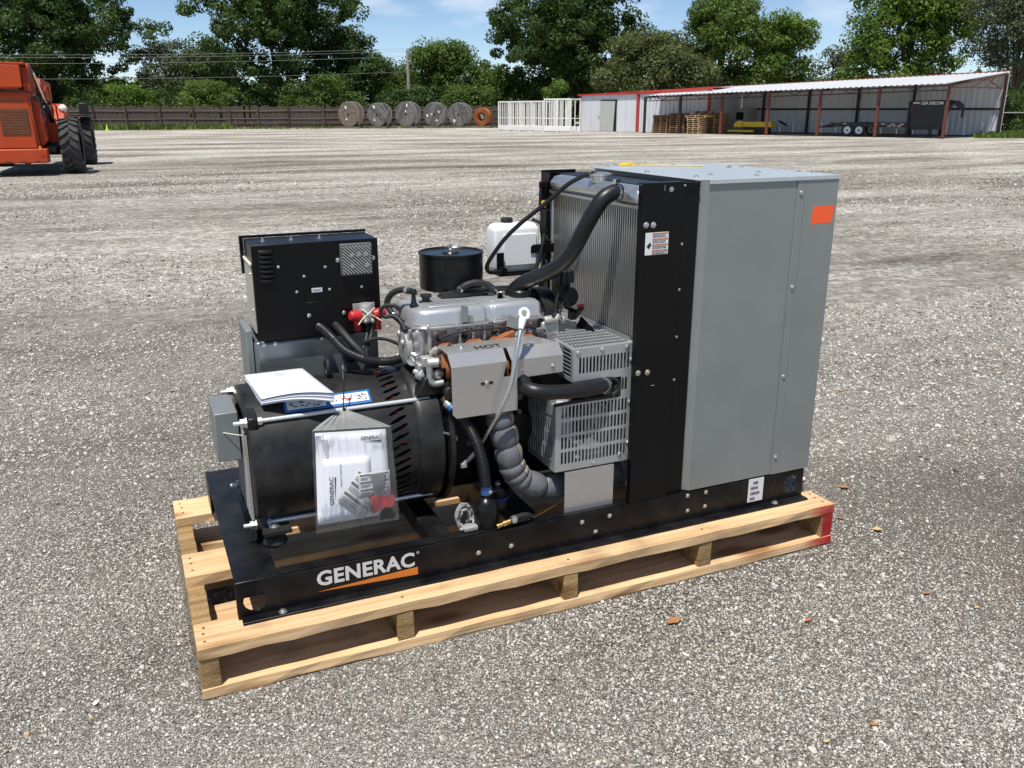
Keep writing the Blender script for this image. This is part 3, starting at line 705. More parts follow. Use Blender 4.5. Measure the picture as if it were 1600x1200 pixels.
def nail(x, y, parent):
    global nail_me
    if nail_me is None:
        nail_me = MB().lathe([(0.0042, 0.0), (0.0042, 0.0006), (0.0015, 0.0009)], (0, 0, 0), n=8).build('nail', 'grille_rust', parent).data
        o = [q for q in bpy.data.objects if q.data == nail_me][0]
    else:
        o = bpy.data.objects.new('nail', nail_me); COL.objects.link(o); o.parent = parent
    o.location = (x, y, ZT + 0.0004)
for k, (a, c) in enumerate(tops):
    for xs in (0.025, 0.56, 1.087, 1.586, 2.106):
        for q in (0.25, 0.55, 0.78):
            if a < 0.3 and q > 0.6 and 0.1 < xs < 2.0: continue
            nail(xs + 0.004 * math.sin(k * 7 + q * 20 + xs * 9), a + (c - a) * q, deck[k])
# ================================================================== generator set
GL = Vector((1.09, 0.5, 0.1535))
GEN = empty('generator_set', GL)
tag(GEN, 'black and silver open frame generator set with engine and radiator standing on the pallet', 'generator')
def gp(mb, name, m, parent=None, **k):
    """part of the generator (parent None) or sub-part of a part; meshes are drawn in yard coordinates"""
    if parent is None: return mb.build(name, m, GEN, loc=-GL, **k)
    return mb.build(name, m, parent, **k)
_bolts = {}
def bolt(parent, pos, nrm, r=0.008, m='bolt_zinc', name='bolt', style='dome'):
    key = (r, m, style)
    if key not in _bolts:
        b = MB()
        if style == 'dome': b.lathe([(r * 1.25, 0), (r * 1.25, r * 0.18), (r * 0.95, r * 0.22), (r * 0.85, r * 0.55), (r * 0.5, r * 0.78), (0.0005, r * 0.82)], (0, 0, 0), n=12)
        elif style == 'hex':
            b.lathe([(r * 1.5, 0), (r * 1.5, r * 0.2)], (0, 0, 0), n=14); b.lathe([(r, r * 0.2), (r, r * 0.95), (r * 0.8, r * 1.05)], (0, 0, 0), n=6)
        elif style == 'nut':
            b.lathe([(r * 1.5, 0), (r * 1.5, r * 0.25)], (0, 0, 0), n=14); b.lathe([(r, r * 0.25), (r, r * 1.2)], (0, 0, 0), n=6); b.lathe([(r * 0.55, r * 1.2), (r * 0.55, r * 2.4)], (0, 0, 0), n=10)
        _bolts[key] = b.build(name, m, parent)
        o = _bolts[key]
    else:
        o = bpy.data.objects.new(name, _bolts[key].data); COL.objects.link(o); o.parent = parent
    o.location = pos; o.rotation_euler = Vector(nrm).to_track_quat('Z', 'Y').to_euler()
    return o
F, L, T = (0, -1, 0), (-1, 0, 0), (0, 0, 1)       # facing front, left, top
UX, UZ = (1, 0, 0), (0, 0, 1)

# ------------------------------------------------------------------ base frame
b = MB(); z0, z1 = 0.1540, 0.262
b.ring_plate(0.116, 0.235, z0, z1, 0.098, 0.006, 0.163, 0.203, 0.030)
b.box(0.235, 1.945, 0.098, 0.104, z0, z1)
b.ring_plate(1.945, 2.065, z0, z1, 0.098, 0.006, 2.010, 0.212, 0.031)
b.box(0.235, 2.060, 0.1045, 0.150, z1 - 0.006, z1 - 0.0004)
b.box(0.124, 2.065, 0.064, 0.0975, z0, z0 + 0.007)
b.box(0.116, 2.065, 0.914, 0.920, z0, z1); b.box(0.235, 2.06, 0.870, 0.9135, z1 - 0.006, z1 - 0.0004)
frame = gp(b, 'base_frame', 'frame_black', bevel=0.0015)
b = MB(); b.box(0.1155, 0.232, 0.0975, 0.9205, z1, z1 + 0.005); b.box(0.2265, 0.2315, 0.106, 0.912, z0 + 0.02, z1 - 0.0005)
b.box(0.116, 0.121, 0.80, 0.9135, z0, z1 - 0.0005); b.box(0.116, 0.121, 0.1045, 0.125, z0, z1 - 0.0005)
gp(b, 'end_beam', 'frame_black', frame, bevel=0.003)
b = MB(); b.box(1.95, 2.064, 0.106, 0.912, z1 - 0.006, z1 + 0.0015); gp(b, 'end_beam', 'frame_black', frame, bevel=0.002)
for x in (0.690, 0.985, 1.52):
    b = MB(); b.box(x, x + 0.066, 0.1055, 0.912, 0.198, z1 - 0.0066); gp(b, 'cross_member', 'frame_black', frame, bevel=0.003)
for x, z, m in ((0.819, 0.204, 'bolt_zinc'), (0.927, 0.204, 'bolt_zinc'), (1.172, 0.234, 'bolt_zinc'), (1.272, 0.236, 'bolt_zinc'), (1.222, 0.190, 'bolt_zinc'),
                (1.570, 0.250, 'bolt_gold'), (1.644, 0.249, 'bolt_gold'), (1.574, 0.194, 'bolt_gold'), (1.644, 0.197, 'bolt_gold')):
    bolt(frame, (x, 0.098, z), F, 0.0062, m)
for x in (0.232, 1.93): bolt(frame, (x, 0.080, z0 + 0.007), T, 0.008, 'bolt_zinc', style='hex')
# maker's lettering
t = text_on('GENERAC', (0.333, 0.0965, 0.205), UX, UZ, 0.285, 0.047, bold=0.032, spacing=1.05); gp(t, 'lettering', 'decal_silver', frame, smooth=False)
b = MB(); b.add([(0.330, 0.0965, 0.1895), (0.627, 0.0965, 0.1765), (0.627, 0.0965, 0.2015)], [(0, 1, 2)]); gp(b, 'orange_wedge', 'decal_orange', frame, smooth=False)
b = MB(); n = 14
vs = [(0.6285 + r * math.cos(2 * math.pi * k / n), 0.0965, 0.2475 + r * math.sin(2 * math.pi * k / n)) for r in (0.0042, 0.0030) for k in range(n)]
b.add(vs, [(k, (k + 1) % n, n + (k + 1) % n, n + k) for k in range(n)]); t = text_on('R', (0.6272, 0.0965, 0.2458), UX, UZ, 0.0028, 0.0036, bold=0.02); b.add(t.v, t.f)
gp(b, 'registered_mark', 'decal_silver', frame, smooth=False)
# bar-code label on the rail
b = MB(); b.box(1.822, 1.886, 0.0962, 0.0975, 0.176, 0.262); lab = gp(b, 'barcode_label', 'paper', frame, smooth=False)
b = MB(); rnd = random.Random(4)
for row, (zz, x0, x1) in enumerate(((0.246, 1.840, 1.862), (0.227, 1.832, 1.862), (0.207, 1.832, 1.872), (0.187, 1.832, 1.853))):
    x = x0
    while x < x1:
        w = rnd.choice((0.0011, 0.0016, 0.0024)); b.box(x, min(x + w, x1), 0.0955, 0.0961, zz - 0.0055, zz + 0.0055); x += w + rnd.choice((0.001, 0.0016))
gp(b, 'barcode', 'print_black', lab, smooth=False)

# ------------------------------------------------------------------ alternator
AY, AZ, AR = 0.456, 0.489, 0.214
alt = MB()
alt.lathe([(AR - 0.055, 0.2060), (AR - 0.008, 0.2062), (AR, 0.212), (AR, 0.596)], (0, AY, AZ), (1, 0, 0), n=64, caps=False)
nslot = 52
alternator = gp(alt, 'alternator', 'alternator_black', ang=50)
vent = MB()
us = [0.596, 0.600, 0.676, 0.690]; vs_ = [2 * math.pi * k / nslot for k in range(nslot + 1)]
def amap(u, v):
    v2 = v + (0.638 - u) * 1.7 if 0.599 < u < 0.677 else v + (0.638 - (0.600 if u < 0.6 else 0.676)) * 1.7
    return (u, AY + AR * math.cos(v2), AZ + AR * math.sin(v2))
vent.slots(us, vs_, lambda i, j: (0.028, 2 * math.pi / nslot * 0.25) if i == 1 else None, amap)
gp(vent, 'vent_band', 'alternator_black', alternator, ang=40)
b = MB(); b.cyl((0.225, AY, AZ), (0.70, AY, AZ), AR - 0.035, n=32); gp(b, 'stator_core', 'dark_core', alternator)
b = MB(); rnd = random.Random(9)
for k in range(26):
    a = 2 * math.pi * k / 26; b.tube([(0.60, AY + (AR - 0.022) * math.cos(a), AZ + (AR - 0.022) * math.sin(a)), (0.64, AY + (AR - 0.012) * math.cos(a + 0.05), AZ + (AR - 0.012) * math.sin(a + 0.05)), (0.69, AY + (AR - 0.03) * math.cos(a + 0.1), AZ + (AR - 0.03) * math.sin(a + 0.1))], 0.006, 6, 3)
gp(b, 'winding', 'copper_red', alternator)
b = MB(); b.lathe([(AR + 0.001, 0.690), (AR + 0.006, 0.694), (AR + 0.012, 0.712), (AR + 0.012, 0.768), (AR + 0.003, 0.776), (AR - 0.03, 0.780)], (0, AY, AZ), (1, 0, 0), n=64); gp(b, 'drive_end_ring', 'alternator_black', alternator)
# lugs that carry the front ends of the tie rods
for yy, zz in ((0.300, 0.331), (0.300, 0.645), (0.612, 0.331), (0.612, 0.645)):
    b = MB(); sy, sz = (1 if yy > AY else -1), (1 if zz > AZ else -1)
    b.prism([(yy + sy * 0.014, zz - sz * 0.010), (yy + sy * 0.014, zz + sz * 0.012), (yy - sy * 0.02, zz + sz * 0.024), (yy - sy * 0.07, zz + sz * 0.030), (yy - sy * 0.045, zz - sz * 0.06), (yy - sy * 0.004, zz - sz * 0.05)], (0.2105, 0, 0), (0, 1, 0), (0, 0, 1), (0.026, 0, 0)); gp(b, 'rod_lug', 'alternator_black', alternator, bevel=0.004)
b = MB()       # cooling air grille on the end face: diagonal expanded mesh
yy0, yy1, zz0, zz1 = AY - 0.150, AY + 0.10, AZ - 0.16, AZ + 0.12
stp = 0.016
for sgn in (1, -1):
    k = -40
    while k < 60:
        c0 = k * stp
        # line z = zz0 + sgn*(y-yy0)*1.6 + c0 clipped to the rectangle
        seg = []
        for i in range(0, 81):
            y = yy0 + (yy1 - yy0) * i / 80; z = (zz0 if sgn > 0 else zz1) + sgn * (y - yy0) * 1.7 + c0 * (1 if sgn > 0 else -1)
            if zz0 <= z <= zz1: seg.append((y, z))
        if len(seg) > 1: b.beam((0.2005, *seg[0]), (0.2005, *seg[-1]), 0.0026, 0.0026, (1, 0, 0))
        k += 1.35
b.box(0.198, 0.204, yy0 - 0.010, yy0, zz0, zz1); b.box(0.198, 0.204, yy1, yy1 + 0.008, zz0, zz1)
gp(b, 'air_grille', 'cable_grey', alternator, smooth=False)
b = MB(); b.box(0.2038, 0.2058, yy0, yy1, zz0, zz1); gp(b, 'grille_backing', 'dark_core', alternator, smooth=False)
for a, c in ((AY - 0.17, AZ - 0.20), (AY + 0.10, AZ - 0.20)):
    b = MB(); b.prism([(0, 0), (0.06, 0), (0.055, 0.06), (0.01, 0.06)], (0.200, a, c), (0, 1, 0), (0, 0, 1), (0.004, 0, 0)); gp(b, 'louvre_tab', 'alternator_black', alternator)
for yy, zz in ((0.300, 0.331), (0.300, 0.645), (0.612, 0.331), (0.612, 0.645)):
    b = MB(); b.cyl((0.172, yy, zz), (0.745, yy, zz), 0.0063, n=12); rod = gp(b, 'tie_rod', 'rod_zinc', alternator)
    b = MB(); b.lathe([(0.0135, 0.190), (0.0135, 0.2045), (0.017, 0.2048), (0.017, 0.2085)], (0, yy, zz), (1, 0, 0), n=6); gp(b, 'nut', 'bolt_zinc', rod)
    b = MB(); b.lathe([(0.012, 0.238), (0.012, 0.250)], (0, yy, zz), (1, 0, 0), n=6); gp(b, 'nut', 'bolt_zinc', rod)
b = MB()
b.tube([(0.474, AY + 0.014 * math.cos(a) * 1.6, 0.730 + 0.026 * math.sin(a)) for a in [math.pi * 2 * k / 16 for k in range(17)]], 0.0062, 10, 2)
b.cyl((0.474, AY, 0.695), (0.474, AY, 0.712), 0.012, 0.009); gp(b, 'lifting_eye', 'alternator_black', alternator)
def sticker(x0, x1, a0, a1, r, name, m, parent, nx=6, na=8):
    b = MB(); vs = []; 
    for i in range(nx + 1):
        for j in range(na + 1):
            a = a0 + (a1 - a0) * j / na; vs.append((x0 + (x1 - x0) * i / nx, AY + r * math.cos(a), AZ + r * math.sin(a)))
    b.add(vs, [(i * (na + 1) + j, (i + 1) * (na + 1) + j, (i + 1) * (na + 1) + j + 1, i * (na + 1) + j + 1) for i in range(nx) for j in range(na)])
    return gp(b, name, m, parent)
st = sticker(0.318, 0.572, R_(118), R_(131), AR + 0.0018, 'instruction_label', 'decal_blue', alternator)
sticker(0.326, 0.438, R_(120.2), R_(128.8), AR + 0.0026, 'print_field', 'print_white', st)
sticker(0.449, 0.566, R_(120.2), R_(128.8), AR + 0.0026, 'print_field', 'print_white', st)
b = MB(); rnd = random.Random(2)
for k in range(60):
    x = rnd.uniform(0.33, 0.555); a = R_(rnd.uniform(121.5, 127)); w = rnd.uniform(0.004, 0.010)
    if 0.430 < x < 0.455: continue
    p = [(x, a), (x + w, a + 0.006), (x + w * 0.8, a + 0.02), (x - 0.001, a + 0.014)]
    b.add([(q[0], AY + (AR + 0.0034) * math.cos(q[1]), AZ + (AR + 0.0034) * math.sin(q[1])) for q in p], [(0, 1, 2, 3)])
gp(b, 'pictogram', 'print_grey', st, smooth=False)['kind'] = 'stuff'
b = MB()
for x, m_ in ((0.487, 1), (0.505, 1), (0.497, 1)):
    a = R_(125); b.add([(x + dx, AY + (AR + 0.0040) * math.cos(a + da), AZ + (AR + 0.0040) * math.sin(a + da)) for dx, da in ((0, -0.01), (0.006, -0.004), (0.004, 0.015), (-0.002, 0.012))], [(0, 1, 2, 3)])
gp(b, 'red_pictogram', 'red_plastic', st, smooth=False)['kind'] = 'stuff'
# small terminal box hung on the end
b = MB(); b.box(0.130, 0.194, 0.385, 0.560, 0.505, 0.652); tb = gp(b, 'terminal_box', 'galvanised_dull', alternator, bevel=0.002)
b = MB(); b.tube([(0.15, 0.384, 0.595), (0.19, 0.36, 0.590), (0.225, 0.33, 0.592)], 0.0013, 6); gp(b, 'cable_tie', 'tie_white', tb)
# feet and rubber mounts
for x in (0.255,):
    for y in (0.285, 0.625):
        b = MB(); b.lathe([(0.032, 0.268), (0.036, 0.276), (0.030, 0.292), (0.036, 0.306), (0.030, 0.312)], (x, y, 0), n=20); b.box(x - 0.035, x + 0.045, y - 0.04, y + 0.04, 0.312, 0.322)
        mt = gp(b, 'rubber_mount', 'rubber_matt', alternator); bolt(mt, (x, y, 0.322), T, 0.010, style='hex')
b = MB(); b.prism([(0, 0), (0.075, 0), (0.05, 0.05), (0.0, 0.05)], (0.238, 0.30, 0.322), UX, UZ, (0, 0.006, 0)); gp(b, 'mount_gusset', 'alternator_black', alternator)

# ------------------------------------------------------------------ conduit housing and control box above the alternator
b = MB(); b.box(0.283, 0.668, 0.580, 0.735, 0.60, 0.800); hous = gp(b, 'conduit_housing', 'grey_paint', bevel=0.012, seg=3)
b = MB(); b.box(0.262, 0.281, 0.60, 0.76, 0.58, 0.835); gp(b, 'side_flange', 'galvanised_dull', hous, bevel=0.002)
b = MB(); b.box(0.590, 0.668, 0.5765, 0.5795, 0.64, 0.80); gp(b, 'cover_plate', 'grey_paint', hous, bevel=0.001)
for x in (0.31, 0.345, 0.49): bolt(hous, (x, 0.579, 0.790), F, 0.005, 'bolt_zinc')
CY = 0.560
b = MB(); b.box(0.295, 0.678, CY, 0.722, 0.806, 1.098); cbox = gp(b, 'control_box', 'black_sheet', bevel=0.0018)
b = MB(); b.box(0.283, 0.2945, 0.722, 0.735, 0.99, 1.106); b.box(0.2945, 0.684, 0.7225, 0.735, 1.0985, 1.106); gp(b, 'rear_lip', 'black_sheet', cbox)
b = MB(); b.box(0.2905, 0.2948, 0.572, 0.716, 0.83, 1.035); gp(b, 'side_panel', 'beige_panel', cbox, bevel=0.001)
b = MB(); b.box(0.288, 0.2945, 0.566, 0.716, 1.036, 1.046); gp(b, 'cream_spacer', 'tie_white', cbox, bevel=0.002)
for z in (1.01, 0.90): bolt(cbox, (0.2905, 0.585, z), L, 0.005)
b = MB(); b.box(0.3, 0.31, 0.566, 0.69, 0.800, 0.806); gp(b, 'cream_gasket', 'tie_white', cbox)
for k in range(7):
    z = 1.0765 - k * 0.0143; b = MB(); N = 8; vs = []
    for i in range(N + 1):
        x = 0.314 + 0.043 * i / N; e = 0.35 + 0.65 * min(1, 3.5 * min(i, N - i) / N)
        for j in range(5):
            q = j / 4; vs.append((x, CY - 0.0005 - 0.006 * e * math.sin(q * math.pi * 0.5), z + 0.0065 - 0.010 * q))
    b.add(vs, [(i * 5 + j, i * 5 + j + 1, (i + 1) * 5 + j + 1, (i + 1) * 5 + j) for i in range(N) for j in range(4)])
    gp(b, 'louvre', 'black_paint', cbox, solid=0.0015)
for x, z in ((0.370, 1.030), (0.444, 0.996), (0.510, 1.020), (0.419, 0.950), (0.519, 0.950), (0.620, 0.950)): bolt(cbox, (x, CY, z), F, 0.0036, name='screw')
for x, y in ((0.341, 0.63), (0.425, 0.625), (0.512, 0.628)): bolt(cbox, (x, y, 1.098), T, 0.0052, style='nut', name='screw')
b = MB(); b.box(0.464, 0.496, CY - 0.0012, CY, 0.9445, 0.9575); sl = gp(b, 'serial_label', 'paper', cbox)
b = MB()
for k in range(7): b.box(0.4675 + k * 0.0036, 0.4695 + k * 0.0036, CY - 0.002, CY - 0.0015, 0.949, 0.953)
gp(b, 'serial_print', 'print_black', sl, smooth=False)
b = MB(); b.box(0.4455, 0.567, CY - 0.0022, CY, 0.816, 0.915); dr = gp(b, 'access_door', 'black_sheet', cbox, bevel=0.001)
bolt(dr, (0.450, CY - 0.0022, 0.874), F, 0.0052, name='screw'); bolt(dr, (0.559, CY - 0.0022, 0.873), F, 0.0052, name='screw')
# finned regulator block
b = MB(); b.box(0.556, 0.655, CY - 0.016, CY, 0.990, 1.088); hsk = gp(b, 'regulator', 'print_grey', cbox, bevel=0.003)
b = MB(); k = -0.09
while k < 0.10:
    seg = [(x, z) for x, z in ((0.562 + 0.087 * i / 60, 0.996 + 0.086 * (0.5 - (i / 60 - 0.5) * 0.95) + k) for i in range(61)) if 0.996 < z < 1.082]
    if len(seg) > 2: b.beam((seg[0][0], CY - 0.0195, seg[0][1]), (seg[-1][0], CY - 0.0195, seg[-1][1]), 0.007, 0.0034, (0.7, 0, 0.7))
    k += 0.0100
gp(b, 'cooling_fin', 'cast_aluminium', hsk, smooth=False)
for x, z in ((0.589, 1.054), (0.611, 1.055), (0.634, 1.055), (0.590, 1.020), (0.636, 1.021)):
    b = MB(); b.lathe([(0.0062, 0), (0.0062, 0.009), (0.0035, 0.009)], (x, CY - 0.016, z), F, n=12); gp(b, 'transistor', 'cable_grey', hsk)
for x in (0.551, 0.660): bolt(hsk, (x, CY, 1.038), F, 0.006)
# starter relay with red terminal boots
b = MB(); b.box(0.588, 0.658, CY - 0.003, CY, 0.862, 0.898); rel = gp(b, 'starter_relay', 'cable_grey', cbox, bevel=0.001)
b = MB(); b.lathe([(0.022, -0.036), (0.025, -0.032), (0.025, 0.014), (0.021, 0.022), (0.002, 0.023)], (0.622, CY - 0.030, 0.880), T, n=20); gp(b, 'relay_can', 'cast_aluminium', rel)
for sx, a in ((-1, 0.2), (1, -0.2)):
    b = MB(); c0 = Vector((0.622 + sx * 0.020, CY - 0.045, 0.868)); c1 = c0 + Vector((sx * 0.034, -0.008, 0.006 - a * 0.01))
    b.lathe([(0.010, 0), (0.0165, 0.004), (0.0165, 0.032), (0.013, 0.038), (0.003, 0.040)], c0, c1 - c0, n=14)
    b.tube([c0 + Vector((sx * 0.012, 0, 0)), c0 + Vector((sx * 0.014, 0, -0.02)), c0 + Vector((sx * 0.010, 0.006, -0.046))], 0.0105, 10)
    gp(b, 'terminal_boot', 'red_plastic', rel)
b = MB()
b.tube([(0.603, CY - 0.050, 0.890), (0.622, CY - 0.060, 0.876), (0.640, CY - 0.058, 0.866), (0.660, CY - 0.070, 0.852)], 0.0018, 6); b.tube([(0.645, CY - 0.050, 0.890), (0.622, CY - 0.062, 0.876), (0.606, CY - 0.060, 0.864), (0.586, CY - 0.072, 0.846)], 0.0018, 6)
gp(b, 'cable_tie', 'tie_white', rel)
b = MB()
for x in (0.612, 0.634): b.cyl((x, CY - 0.05, 0.858), (x, CY - 0.068, 0.850), 0.005, n=8)
gp(b, 'terminal_stud', 'cable_grey', rel)

# ------------------------------------------------------------------ loom between control box and engine
def corrugated(r, N, amp=0.12):
    return lambda t: r * (1 + amp * (1 if int(t * N) % 2 else -1))
b = MB(); b.tube([(0.478, CY, 0.836), (0.487, 0.515, 0.832), (0.505, 0.480, 0.812), (0.532, 0.450, 0.780), (0.575, 0.425, 0.757), (0.615, 0.42, 0.744), (0.665, 0.425, 0.737), (0.715, 0.45, 0.738), (0.745, 0.47, 0.745)], corrugated(0.0135, 118, 0.045), 12, 30)
loom = gp(b, 'wiring_conduit', 'rubber')
b = MB(); b.tube([(0.530, CY, 0.836), (0.540, 0.51, 0.822), (0.558, 0.47, 0.796), (0.575, 0.45, 0.775), (0.590, 0.44, 0.755)], 0.0125, 12); gp(b, 'branch', 'rubber_matt', loom)
b = MB(); b.tube([(0.590, 0.50, 0.764), (0.600, 0.48, 0.790), (0.625, 0.47, 0.802), (0.659, 0.465, 0.799), (0.690, 0.455, 0.787), (0.708, 0.45, 0.772), (0.725, 0.45, 0.745)], 0.0055, 8); gp(b, 'thin_cable', 'rubber_matt', loom)
b = MB(); b.tube([(0.618, CY - 0.05, 0.850), (0.622, 0.52, 0.825), (0.610, 0.50, 0.795), (0.590, 0.47, 0.770)], 0.006, 8); b.tube([(0.640, CY - 0.05, 0.845), (0.632, 0.51, 0.815), (0.612, 0.48, 0.780)], 0.006, 8); gp(b, 'relay_lead', 'rubber_matt', loom)
b = MB(); b.tube([(0.575, 0.46, 0.765), (0.577, 0.50, 0.755), (0.577, 0.54, 0.74), (0.572, 0.572, 0.72)], 0.018, 12); gp(b, 'drop_loom', 'rubber', loom)
# ------------------------------------------------------------------ engine block
b = MB(); b.box(0.80, 1.215, 0.325, 0.60, 0.40, 0.722); b.box(0.83, 1.20, 0.35, 0.57, 0.31, 0.40)
eng = gp(b, 'engine', 'black_sheet', bevel=0.008)
b = MB(); b.lathe([(0.20, 0.781), (0.232, 0.786), (0.235, 0.800), (0.20, 0.812)], (0, AY, AZ), (1, 0, 0), n=48); gp(b, 'bell_housing', 'alternator_black', eng)
b = MB()
b.box(0.735, 0.792, 0.300, 0.62, 0.690, 0.708); b.prism([(0, 0), (0.10, 0), (0.10, 0.04), (0.03, 0.06)], (0.70, 0.285, 0.655), UX, UZ, (0, 0.05, 0)); gp(b, 'adapter_plate', 'alternator_black', eng, bevel=0.006)
for q in ((0.745, 0.36, 0.708), (0.755, 0.54, 0.708)): bolt(eng, q, T, 0.008, 'bolt_zinc', style='nut')
for q in ((0.93, 0.324, 0.60), (1.00, 0.324, 0.53), (1.05, 0.324, 0.50), (1.055, 0.324, 0.60), (0.885, 0.324, 0.47)): bolt(eng, q, F, 0.010, 'grey_plastic')
b = MB(); b.lathe([(0.055, 0), (0.060, 0.01), (0.05, 0.02), (0.02, 0.022)], (1.05, 0.324, 0.50), F, n=24); gp(b, 'core_plug', 'black_paint', eng)
# engine foot in front
b = MB(); b.box(0.90, 0.99, 0.20, 0.34, 0.338, 0.345); b.box(0.90, 0.99, 0.32, 0.335, 0.345, 0.45); gp(b, 'engine_foot', 'black_sheet', eng, bevel=0.003)
bolt(eng, (0.948, 0.25, 0.345), T, 0.009, style='hex')
b = MB(); b.lathe([(0.034, 0.268), (0.036, 0.285), (0.030, 0.298), (0.036, 0.315), (0.030, 0.337)], (0.948, 0.25, 0), n=20); gp(b, 'rubber_mount', 'rubber', eng)
b = MB(); b.lathe([(0.0365, 0.300), (0.0365, 0.306)], (0.948, 0.25, 0), n=20); gp(b, 'mount_ring', 'blue_band', eng)

# ------------------------------------------------------------------ cylinder head
HY = 0.362
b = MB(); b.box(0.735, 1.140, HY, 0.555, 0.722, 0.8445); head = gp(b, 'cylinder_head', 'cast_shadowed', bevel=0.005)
b = MB(); b.prism([(0, 0), (0.030, -0.004), (0.035, 0.125), (0.002, 0.125)], (0.725, HY - 0.004, 0.719), UX, UZ, (0, 0.16, 0)); gp(b, 'end_casting', 'cast_aluminium', head, bevel=0.010, seg=3)
b = MB()
for x, w in ((0.770, 0.012), (0.868, 0.009), (0.912, 0.011), (0.950, 0.009), (0.990, 0.018), (1.030, 0.010), (1.085, 0.016)):
    b.box(x - w / 2, x + w / 2, HY - 0.012, HY + 0.004, 0.770, 0.8435)
b.box(0.76, 1.135, HY - 0.010, HY + 0.002, 0.835, 0.8440); gp(b, 'casting_rib', 'cast_aluminium', head, bevel=0.003)
for x, z in ((0.862, 0.832), (0.905, 0.834)):
    b = MB(); b.lathe([(0.013, 0), (0.013, 0.014), (0.0055, 0.014), (0.0055, 0.006)], (x, HY, z), F, n=16); gp(b, 'boss', 'cast_aluminium', head)
b = MB(); b.box(0.826, 0.858, HY - 0.012, HY, 0.817, 0.840); b.box(1.055, 1.075, HY - 0.014, HY, 0.825, 0.842); gp(b, 'mount_pad', 'cast_aluminium', head, bevel=0.002)
for x, z in ((0.835, 0.780), (0.870, 0.788), (1.110, 0.80)): bolt(head, (x, HY - 0.004, z), F, 0.009, 'bolt_zinc')
b = MB(); b.box(0.935, 0.972, HY - 0.011, HY - 0.002, 0.775, 0.782); gp(b, 'paint_dab', 'green_dab', head)
# left end: water outlet flange, plug, sensors
b = MB(); b.lathe([(0.050, 0), (0.052, 0.006), (0.052, 0.018), (0.030, 0.024)], (0.722, 0.420, 0.778), L, n=28); b.tube([(0.716, 0.376, 0.842), (0.712, 0.384, 0.80), (0.716, 0.374, 0.765), (0.722, 0.362, 0.745)], 0.0055, 8)
fl = gp(b, 'end_flange', 'cast_aluminium', head)
b = MB(); b.lathe([(0.021, 0), (0.023, 0.004), (0.019, 0.009), (0.004, 0.006)], (0.720, 0.372, 0.752), (-0.75, -0.66, 0), n=24); gp(b, 'core_plug', 'bolt_zinc', fl)
for q in ((0.698, 0.430, 0.822), (0.698, 0.455, 0.742), (0.698, 0.395, 0.80)): bolt(fl, q, L, 0.010, 'cast_aluminium')
b = MB()
b.box(0.732, 0.772, 0.312, 0.345, 0.738, 0.768); b.lathe([(0.015, 0), (0.015, 0.034), (0.012, 0.038)], (0.745, 0.308, 0.752), (0.9, -0.3, 0.05), n=14); b.box(0.722, 0.745, 0.325, 0.36, 0.722, 0.745)
b.tube([(0.712, 0.345, 0.722), (0.725, 0.335, 0.716), (0.738, 0.325, 0.722)], 0.008, 10)
th = gp(b, 'thermostat_housing', 'cast_aluminium', head, bevel=0.004)
b = MB(); b.tube([(0.748, 0.300, 0.742), (0.748, 0.296, 0.722), (0.747, 0.292, 0.705), (0.757, 0.286, 0.692), (0.785, 0.28, 0.694)], 0.0105, 12); gp(b, 'heater_stub', 'galvanised_dull', th)
b = MB(); b.lathe([(0.008, 0), (0.008, 0.012), (0.011, 0.012), (0.011, 0.026), (0.006, 0.03)], (0.762, 0.325, 0.776), (0.6, -0.5, 0.55), n=10); gp(b, 'sensor', 'cast_aluminium', th)
bolt(th, (0.722, 0.312, 0.716), (-0.6, -0.8, 0), 0.012, 'cast_aluminium'); bolt(th, (0.776, 0.300, 0.716), F, 0.011, 'bolt_zinc', style='hex')
b = MB(); b.box(0.768, 0.79, 0.302, 0.316, 0.742, 0.752); gp(b, 'link_tab', 'cast_aluminium', th)
# solenoid under the shield and fuel line
b = MB(); b.lathe([(0.020, 0), (0.021, 0.02), (0.018, 0.024), (0.003, 0.025)], (0.796, 0.262, 0.668), (0.1, -1, 0.15), n=20); b.lathe([(0.016, 0), (0.018, 0.03)], (0.80, 0.27, 0.69), (0.4, -1, 0), n=14); sol = gp(b, 'solenoid', 'rubber_matt', eng)
b = MB(); b.box(0.7955, 0.7975, 0.2365, 0.239, 0.66, 0.682); gp(b, 'slot_mark', 'dark_core', sol)
b = MB(); b.tube([(0.776, 0.268, 0.648), (0.786, 0.252, 0.634), (0.796, 0.235, 0.622), (0.805, 0.215, 0.607)], 0.011, 10); ho = gp(b, 'fuel_hose', 'rubber', eng)
b = MB(); b.tube([(0.783, 0.255, 0.638), (0.790, 0.243, 0.629)], 0.0135, 12, smooth=False); gp(b, 'hose_clamp', 'galvanised', ho)
b = MB(); b.tube([(0.790, 0.243, 0.629), (0.796, 0.234, 0.622)], 0.013, 12, smooth=False); gp(b, 'blue_sleeve', 'blue_band', ho)
b = MB(); b.tube([(0.778, 0.262, 0.655), (0.776, 0.25, 0.645), (0.784, 0.245, 0.642)], 0.003, 6); gp(b, 'clip', 'brass', ho)
b = MB(); b.cyl((0.765, 0.24, 0.55), (0.80, 0.24, 0.535), 0.004, n=8); b.cyl((0.80, 0.24, 0.535), (0.806, 0.24, 0.52), 0.007, n=8); gp(b, 'bracket_bolt', 'grey_plastic', eng)

